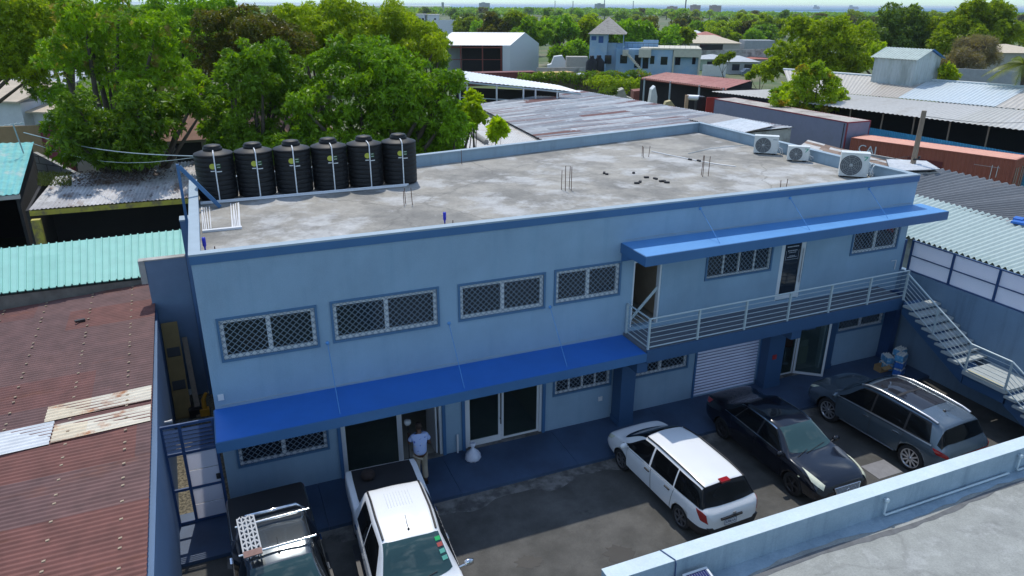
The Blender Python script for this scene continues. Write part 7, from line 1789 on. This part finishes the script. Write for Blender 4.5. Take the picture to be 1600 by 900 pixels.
for sd in (1,-1):
    mb = MB(); mb.tube([B.S(y*k, 5.08, sd)+Vector((0,0,.06-.03*(abs(y+.55)/1.2)**4)) for y in (-1.75,-1.5,-1,-.5,0,.4,.62)], .038, 8); mb.build('roof_rail', M['alu'], C3)
both(B, C3, 'tail_light', M['lamp_red'], 3.5, 3.95, -2.32, -2.05, -2.30, -1.9, nu=6, off=.012); both(B, C3, 'headlight', M['lamp_clear'], 3.6, 3.97, 2.05, 2.26, 1.86, 2.24, nu=6)
k = B.sc
mb = MB(); mb.box(-.7*k,.7*k,-2.375*k,-2.33*k,.86*k,.91*k); mb.build('light_bar', M['lamp_red'], C3)
mb = MB(); mb.box(-.62*k,.62*k,-2.40*k,-2.33*k,.45*k,.62*k); mb.build('bumper', M['black'], C3); plate(C3, (0,-2.38*k,.74*k), (1,0,0), .36, .15, '')
both(B, C3, 'sill_trim', M['alu'], 1.5, 1.95, -.9, .95, -.9, .95, off=.02, nv=2)
for sd in (1,-1): mb = MB(); B.top
mb = MB(); p = B.S(-1.45*k, 7, 1); mb.lathe([(.05,-.01),(.04,.02),(0,.035)], p, 10); mb.tube([p, p+Vector((.0,-.16,.10))], .007, 5); mb.build('aerial', M['black'], C3)
mirrors(B, C3, 1.12, GP, out=.16)
place(C3, 18.93, -4.12, 3.2)

# --- pickups, nose to the camera
def pickup_body(long): return Body([(-2.62,.56,.74,.76,.98,.68,1.02,1.03),(-2.58,.50,.86,.86,1.06,.78,1.09,1.095),(-2.3,.46,.90,.885,1.07,.80,1.095,1.10),(-1.12,.42,.90,.885,1.07,.80,1.095,1.10),(-1.0,.40,.90,.88,1.07,.76,1.18,1.20),(-.86,.40,.90,.88,1.07,.64,1.62,1.68),
    (-.4,.38,.90,.88,1.07,.635,1.69,1.755),(.2,.38,.90,.88,1.06,.64,1.70,1.77),(.62+long,.38,.90,.88,1.06,.61,1.62,1.70),(1.42+long,.38,.90,.88,1.05,.76,1.09,1.14),(2.05+long/2,.40,.89,.85,1.0,.70,1.03,1.06),(2.44,.44,.84,.78,.86,.64,.90,.92),(2.60,.50,.70,.66,.72,.56,.76,.78)])
M['liner'] = mat('bed_liner', (.013,.014,.017), .75, var=.15)
def pickup(label, pm, name, g=0):
    B = pickup_body(g); C, bo = car(name, label, 'pickup', B, pm, (-1.50, 1.58), .375, .80, M['alloy'], 6, 1.16, wwid=.25)
    both(B, C, 'side_window', M['car_glass'], 4.10, 4.88, .22, 1.26+g, .24, .58+g); both(B, C, 'side_window', M['car_glass'], 4.10, 4.88, -.68, .16, -.60, .18)
    P_(C, 'windscreen', M['screen'], lambda mb: B.top(mb, 5.12, .67+g, 1.38+g, c1=-.15, c0=-.05)); P_(C, 'rear_window', M['car_glass'], lambda mb: B.top(mb, 5.3, -.98, -.89))
    doors(B, C, pm, [(.18,1.22+g/2,.2,1.22+g/2),(-.72,.13,-.70,.15)], hm=M['chrome'])
    both(B, C, 'headlight', M['lamp_clear'], 3.7, 4.4, 2.26, 2.48, 2.1, 2.46, nu=6); both(B, C, 'tail_light', M['lamp_red'], 3.2, 3.95, -2.60, -2.52, -2.60, -2.50, nu=4)
    k = B.sc; mb = MB(); mb.box(-.5*k,.5*k,2.575*k,2.63*k,.58*k,.76*k); mb.build('grille', M['black'], C); mb = MB(); mb.box(-.8*k,.8*k,2.46*k,2.68*k,.42*k,.57*k); mb.build('bumper', M['chrome'], C)
    mb = MB(); mb.box(-.82*k,.82*k,-2.74*k,-2.60*k,.45*k,.58*k); mb.build('bumper', M['chrome'], C)
    mb = MB(); p = B.S((.46+g)*k,7,1); mb.lathe([(.03,-.01),(.025,.03),(0,.04)], p, 8); mb.tube([p, p+Vector((0,-.32,.14))], .006, 5); mb.build('aerial', M['black'], C)
    mb = MB(); mb.tube([B.S((1.45+g)*k,6.2,1)+Vector((0,0,.012)), B.S((1.28+g)*k,6.2,-1)+Vector((0,0,.02))], .009, 5); mb.tube([B.S((1.43+g)*k,5.5,1)+Vector((0,0,.012)), B.S((1.3+g)*k,6.6,1)+Vector((0,0,.02))], .009, 5); mb.build('wiper', M['black'], C)
    mirrors(B, C, 1.16+g, M['chrome'], out=.2)
    for sd in (1,-1): mb = MB(); mb.obox((sd*.95*k,.3*k,.40*k), (.09,0,0), (0,1.0*k,0), (0,0,.025)); mb.build('side_step', M['black'], C)
    return C, B, k
C4, B, k = pickup('white double-cab pickup with a black bed cover and roof strips, before the open doors', WP, 'pickup_truck', .30)
mb = MB(); B.top(mb, 5.25, -2.54, -1.04, off=.010, ny=4); mb.build('bed_cover', M['liner'], C4)
for sd in (1,-1): mb = MB(); mb.tube([B.S(y*k, 5.25, sd)+Vector((0,0,.016)) for y in (-.82,-.4,.2,.6,.86)], .024, 6); mb.build('roof_rail', M['black'], C4)
mb = MB()
for j in range(-4, 5): mb.tube([B.S(y*k, 7-.16*abs(j), 1 if j > 0 else -1)+Vector((0,0,.0)) for y in (-.75,-.5,-.2,.0)], .008, 4)
mb.build('roof_rib', WP, C4)
mb = MB()
for (q, col) in ((0,0),(1,1),(2,2),(3,2)):
    y = 1.08+.10*q; p = B.S(y*k, 5.45, -1); n = B.N(y*k, 5.45, -1); a = B.S((y+.04)*k, 5.45, -1)-B.S((y-.04)*k, 5.45, -1); a.normalize(); b = n.cross(a).normalized()
    mb.obox(p+n*.011, a*.045, b*.06, n*.002, col)
mb.build('windscreen_sticker', [mat('sticker_green', (.02,.45,.12), .5), mat('sticker_red', (.50,.10,.08), .5), mat('sticker_teal', (.15,.50,.38), .5)], C4)
place(C4, 3.66, -3.98, 180-2.2)
mb = MB(); a0 = Vector((3.35,-1.75,1.165)); mb.lathe([(.0,0),(.15,.0),(.19,.08),(.17,.16),(.10,.20),(0,.21)], a0, 14); tag(mb.build('sack', mat('dark_sack', (.022,.014,.012), .95, var=.3, vs=8)), 'round dark brown bundle lying on the black bed cover of the white pickup', 'bundle')
DP = paint('paint_dark', (.11,.125,.135), .22, .75)
C5, B, k = pickup('black pickup with roof bars, a chrome roll bar and a recovery board on its roof', DP, 'pickup_truck')
mb = MB(); B.top(mb, 4.6, -2.58, -1.02, off=.012, ny=4); mb.build('bed_cover', M['liner'], C5)
mb = MB(); mb.tube([(-.74*k,-1.12*k,1.10*k),(-.66*k,-.98*k,1.55*k),(-.52*k,-.92*k,1.74*k),(.52*k,-.92*k,1.74*k),(.66*k,-.98*k,1.55*k),(.74*k,-1.12*k,1.10*k)], .042, 10); mb.build('roll_bar', M['chrome'], C5)
for y in (-.52, .38):
    mb = MB(); z = 1.84*k; mb.tube([(-.74*k,y*k,z),(.74*k,y*k,z)], .026, 8)
    for sd in (1,-1): mb.tube([(sd*.60*k,y*k,z),(sd*.60*k,y*k,1.70*k)], .03, 6)
    mb.build('roof_bar', M['chrome'], C5)
place(C5, .95, -3.98, 180+1.6)
# recovery board strapped on the bars
m_, t_, b_ = _nodes('recovery_board')
b_.inputs['Roughness'].default_value = .55; b_.inputs['Base Color'].default_value = (.36,.38,.40,1)
TB = thing('recovery_board', 'grey perforated recovery board with a brown end lying on the black pickup roof bars', 'recovery board', (0,0,0))
mb = MB(); bw, bl, z = .34, 1.30, 1.90*k
nxh, nyh = 4, 9
for i in range(nxh+1): x = -bw/2+bw*i/nxh; mb.box(x-.016, x+.016, -bl/2, bl/2, z, z+.03)
for j in range(nyh+1):
    y = -bl/2+bl*j/nyh
    for i in range(nxh):
        xa = -bw/2+bw*i/nxh+.017; xb = xa+bw/nxh-.034; sl = .03*(1 if (i+j) % 2 else -1); mb.ext([(xa,y-.03-sl,z+.002),(xb,y-.03+sl,z+.002),(xb,y+.03+sl,z+.002),(xa,y+.03-sl,z+.002)], (0,0,.026))
mb.build('grid_plate', m_, TB)
mb = MB(); mb.box(-bw/2-.01, bw/2+.01, bl/2-.16, bl/2+.03, z+.031, z+.05); mb.build('end_plate', mat('board_end', (.22,.13,.11), .8, var=.2, vs=10), TB)
a_ = R(181.6); lx, ly = .50*k, -.05
TB.location = (.95+lx*math.cos(a_)-ly*math.sin(a_), -3.98+lx*math.sin(a_)+ly*math.cos(a_), 0); TB.rotation_euler.z = a_+R(2)
mb = MB(); mb.box(-.2, .22, -.18, .12, z-.06, z-.005)
# ------------------------------------------------------------------ person, bag, packs
def skin_mesh(name, pts, edges, radii, mats, parent, sub=2, root=0):
    me = bpy.data.meshes.new(name); me.from_pydata([tuple(p) for p in pts], edges, [])
    o = bpy.data.objects.new(name, me); COL.objects.link(o)
    md = o.modifiers.new('skin', 'SKIN'); md.use_smooth_shade = True
    sv = me.skin_vertices[0].data if me.skin_vertices else None
    if sv is None:
        return None
    for i, r in enumerate(radii):
        sv[i].radius = (r, r) if not isinstance(r, tuple) else r
        sv[i].use_root = (i == root)
    ms = o.modifiers.new('sub', 'SUBSURF'); ms.levels = sub; ms.render_levels = sub
    m2 = bake(o); o.modifiers.clear(); o.data = m2; bpy.data.meshes.remove(me)
    for m in mats: m2.materials.append(m)
    for p in m2.polygons: p.use_smooth = True
    if parent: o.parent = parent
    return o
M['skin'] = mat('skin', (.105,.052,.030), .55, var=.05)
M['shirt'] = mat('shirt_light_blue', (.36,.46,.72), .8, var=.06, c2=(.06,.10,.38), s2=9, t2=.62, w2=.02, k2=.95, c3=(.70,.60,.36), s3=10, t3=.64, w3=.02)
M['trousers'] = mat('khaki_trousers', (.36,.31,.23), .85, var=.12, vs=5)
M['hair'] = mat('hair', (.030,.016,.010), .7, var=.2, vs=20)
PR = thing('person', 'person in patterned light blue shirt and khaki trousers walking in at the open doors', 'person')
V = []; E = []; RD = []
def jn(p, r, par=None):
    V.append(Vector(p)); RD.append(r); i = len(V)-1
    if par is not None: E.append((par, i))
    return i
# faces +y (towards the door); x to the right; slight forward lean
pel = jn((0,0,.95), (.155,.115)); ab = jn((0,.01,1.10), (.145,.105), pel); ch = jn((0,.04,1.30), (.17,.115), ab); nk0 = jn((0,.07,1.46), (.10,.08), ch); nk = jn((0,.085,1.53), .055, nk0); hd = jn((0,.11,1.60), (.075,.085), nk); hd2 = jn((0,.115,1.70), (.082,.098), hd); hd3 = jn((0,.11,1.765), (.06,.07), hd2)
nose = jn((0,.215,1.665), .014, hd2)
for sd in (-1, 1):
    e = jn((sd*.088,.10,1.665), .016, hd2)
for sd in (-1, 1):
    sh = jn((sd*.175,.06,1.405), .062, ch)
    if sd < 0: el = jn((-.27,.10,1.17), .045, sh); wr_ = jn((-.24,.34,1.22), .032, el); pm = jn((-.225,.42,1.25), (.040,.022), wr_); fd = Vector((0,.9,.25))
    else: el = jn((.265,.06,1.13), .045, sh); wr_ = jn((.25,.25,1.02), .032, el); pm = jn((.24,.33,1.00), (.022,.040), wr_); fd = Vector((-.1,.9,-.15))
    for q in range(4):
        o_ = Vector((-.03+.02*q, 0, .0)) if sd < 0 else Vector((0,0,-.03+.02*q)); ln_ = [.060,.072,.068,.052][q]
        f1 = jn(V[pm]+o_+fd*.045, .0095, pm); f2 = jn(V[f1]+fd*ln_*.55+Vector((0,0,-.018)), .0085, f1); jn(V[f2]+fd*ln_*.3+Vector((0,0,-.03)), .0075, f2)
    t1 = jn(V[pm]+Vector((-sd*.042,.01,.015)), .011, pm); jn(V[t1]+Vector((-sd*.012,.035,.005)), .009, t1)
legs = {}
for sd in (-1, 1):
    hp_ = jn((sd*.088,0,.86), .092, pel); kn = jn((sd*.10, .05 if sd > 0 else .01, .49), .060, hp_); an = jn((sd*.10, -.10 if sd > 0 else .02, .10), .040, kn); ft = jn((sd*.105, .00 if sd > 0 else .12, .045), .040, an); toe = jn((sd*.108, .09 if sd > 0 else .21, .035), .030, ft); legs[sd] = (hp_, kn, an)
body = skin_mesh('body', V, E, RD, [M['skin']], PR)
def cloth(name, pts, edges, radii, m): return skin_mesh(name, pts, edges, radii, [m], PR)
cloth('shirt', [(0,-.005,.84),(0,.01,1.08),(0,.04,1.30),(0,.072,1.47),(-.185,.06,1.40),(-.25,.085,1.25),(.185,.06,1.40),(.25,.06,1.24)], [(0,1),(1,2),(2,3),(2,4),(4,5),(2,6),(6,7)], [(.205,.175),(.185,.148),(.19,.135),(.12,.09),.085,.075,.085,.075], M['shirt'])
tp = [(0,0,1.0),(-.088,0,.86),(-.10,.01,.49),(-.10,.02,.13),(.088,0,.86),(.10,.05,.49),(.10,-.09,.14)]
cloth('trousers', tp, [(0,1),(1,2),(2,3),(0,4),(4,5),(5,6)], [(.178,.15),.118,.088,.085,.115,.088,.085], M['trousers'])
cloth('hair', [(0,.065,1.57),(0,.085,1.72),(0,.10,1.775)], [(0,1),(1,2)], [(.086,.07),(.094,.10),(.07,.075)], M['hair'])
mb = MB()
for sd, yy in ((-1,.10),(1,-.02)): mb.ext([(sd*.105-.05,yy-.13,0),(sd*.105+.05,yy-.13,0),(sd*.105+.055,yy+.10,0),(sd*.105+.03,yy+.17,0),(sd*.105-.03,yy+.17,0),(sd*.105-.055,yy+.10,0)], (0,0,.07))
mb.build('shoe', M['black'], PR)
PR.location = (4.93, -1.0, .10); PR.rotation_euler.z = R(-6); PR.scale = (1.04,)*3
# mop with a dark handle held in the left hand
a = Vector((4.62,-.95,.12)); b = Vector((4.76,-.42,1.62))
MP = thing('mop', 'dark mop with a round white head held by the person in blue', 'mop', (4.7,-.6,.1))
mb = MB(); mb.tube([a, b], .014, 7); mb.build('handle', M['black'], MP)
mb = MB(); mb.lathe([(0,-.05),(.07,-.05),(.10,.0),(.095,.07),(.05,.10),(0,.10)], b+Vector((.0,.02,.06)), 14); mb.build('head', M['offwhite'], MP)
# knotted white bag at the door
c = Vector((6.60,-.55,.10)); mb = MB(); n = 20; prof = [(0,0),(.17,.0),(.21,.06),(.19,.16),(.14,.27),(.06,.36),(.03,.39),(.055,.45),(.085,.54),(.03,.56),(0,.54)]
g_r = random.Random(8); rings = []
for (r, z) in prof:
    rings.append([c+Vector((r*(1+.12*math.sin(k*3.1+z*9)+.05*math.sin(k*7))*math.cos(k*6.283/n)*1.1, r*(1+.12*math.sin(k*3.1+z*9))*math.sin(k*6.283/n), z)) for k in range(n)])
mb.grid([r+[r[0]] for r in rings]); tag(mb.build('carrier_bag', mat('bag_plastic', (.62,.66,.76), .45, var=.08, vs=9)), 'knotted white plastic bag standing by the closed glass doors', 'bag')
# bottled water packs under the stair
M['pack'] = mat('shrink_pack', (.10,.36,.62), .3, var=.2, vs=7, c2=(.50,.62,.70), s2=7, t2=.56, w2=.04, k2=.9)
M['pack2'] = mat('shrink_pack_dark', (.03,.14,.46), .3, var=.2, vs=7, c2=(.32,.45,.60), s2=6, t2=.60, w2=.04, k2=.8)
def pack(x, y, z, deg, m, lab):
    t = thing('water_pack', lab, 'water pack', (x,y,z), 'packs of bottled water under the stair')
    ca, sa = math.cos(R(deg)), math.sin(R(deg)); mb = MB(); mb.obox((x,y,z+.11), (.21*ca,.21*sa,0), (-.14*sa,.14*ca,0), (0,0,.108)); mb.build('wrap', m, t)
    mb = MB()
    for i in range(4):
        for j in range(3):
            u = -.155+.103*i; v = -.093+.093*j; mb.lathe([(.044,.0),(.044,.018),(.018,.045),(.018,.062),(0,.062)], (x+u*ca-v*sa, y+u*sa+v*ca, z+.219), 8)
    mb.build('bottle_top', M['offwhite'], t)
pp = [(22.62,-1.05,.1,20,'pack2','lowest dark blue water pack at the front of the pile under the stair'),(22.64,-1.03,.385,24,'pack2','dark blue water pack lying on the lowest front one'),(22.60,-1.04,.67,18,'pack','light blue water pack on top of the front stack'),(22.55,-.55,.1,75,'pack','light blue water pack on the ground at the back of the pile'),(22.57,-.55,.385,70,'pack','light blue water pack resting on the back ground pack'),(22.95,-.7,.1,10,'pack','water pack on the ground at the right of the pile'),(22.95,-.72,.385,14,'pack2','dark blue water pack upon the right ground pack'),(22.93,-.70,.67,8,'pack','topmost light blue water pack at the right of the pile')]
for (x, y, z, dg, m, lab) in pp: pack(x-.05, y-.35, z, dg, M[m], lab)
mb = MB(); x, y = 22.22, -.95; 
for (a0, a1, b0, b1) in ((-.2,.2,-.15,-.135),(-.2,.2,.135,.15),(-.2,-.185,-.135,.135),(.185,.2,-.135,.135)): mb.box(x+a0, x+a1, y+b0, y+b1, .1, .33)
mb.box(x-.185, x+.185, y-.134, y+.134, .1, .12); mb.ext([(x-.2,y-.152,.33),(x+.2,y-.152,.33),(x+.2,y-.30,.27),(x-.2,y-.30,.27)], (0,0,.012)); tag(mb.build('cardboard_box', mat('cardboard', (.34,.22,.10), .85, var=.1)), 'open brown cardboard box beside the water packs', 'box')
mb = MB(); y = -1.9
for (a0, a1, c0, c1) in ((-.22,.22,1.55,1.61),(-.22,.22,2.05,2.11),(-.22,-.16,1.61,2.05),(.16,.22,1.61,2.05)): mb.box(23.46, 23.498, y+a0, y+a1, c0, c1)
tag(mb.build('meter_box', M['plank']), 'small wooden-framed meter box on the right wall under the stair', 'meter box')
# figures of clothing and cartons behind the shop glass
def dress_form(x, y, m, lab):
    t = thing('dress_form', lab, 'dress form', (x,y,.09)); mb = MB(); mb.lathe([(.02,.0),(.16,.0),(.16,.03),(.02,.05),(.02,.85)], (x,y,.09), 14); mb.build('stand', M['alu'], t)
    mb = MB(); mb.lathe([(0,.75),(.22,.75),(.19,.95),(.15,1.1),(.20,1.32),(.19,1.45),(.06,1.52),(.05,1.6),(0,1.6)], (x,y,.09), 16)
    for sd in (-1,1): mb.tube([(x+sd*.17,y,1.50),(x+sd*.27,y-.05,1.30),(x+sd*.28,y-.14,1.10)], [.075,.06,.05], 8)
    mb.build('garment', m, t)
dress_form(18.45, .75, mat('garment_white', (.55,.56,.58), .8), 'shop dress form in a white garment behind the left pane')
dress_form(19.35, .85, mat('garment_orange', (.40,.10,.04), .8), 'shop dress form in an orange garment behind the open glass door')
mb = MB(); mb.box(19.72, 20.12, .55, .95, .1, .78); tag(mb.build('carton', mat('carton_yellow', (.45,.42,.20), .8)), 'lower pale yellow carton inside the shop door', 'carton', 'cartons inside the shop door')
mb = MB(); mb.box(19.78, 20.10, .58, .92, .782, 1.05); tag(mb.build('carton', mat('carton_cream', (.50,.48,.34), .8)), 'smaller cream carton standing on the yellow carton in the shop', 'carton', 'cartons inside the shop door')
# ------------------------------------------------------------------ sea haze over the plain
m_ = bpy.data.materials.new('haze'); m_.use_nodes = True; t_ = m_.node_tree; t_.nodes.clear()
o_ = t_.nodes.new('ShaderNodeOutputMaterial'); v_ = t_.nodes.new('ShaderNodeVolumePrincipled'); v_.inputs['Density'].default_value = HAZE; v_.inputs['Color'].default_value = (.78,.88,1.0,1); v_.inputs['Anisotropy'].default_value = .3
t_.links.new(v_.outputs[0], o_.inputs['Volume'])
mb = MB(); mb.box(-30000, 30000, -30000, 30000, -1.12, 26)
o = mb.build('haze', m_, None, (0,0,-1.12)); o['kind'] = 'stuff'; o['label'] = 'thin pale haze of sea air over the plain'
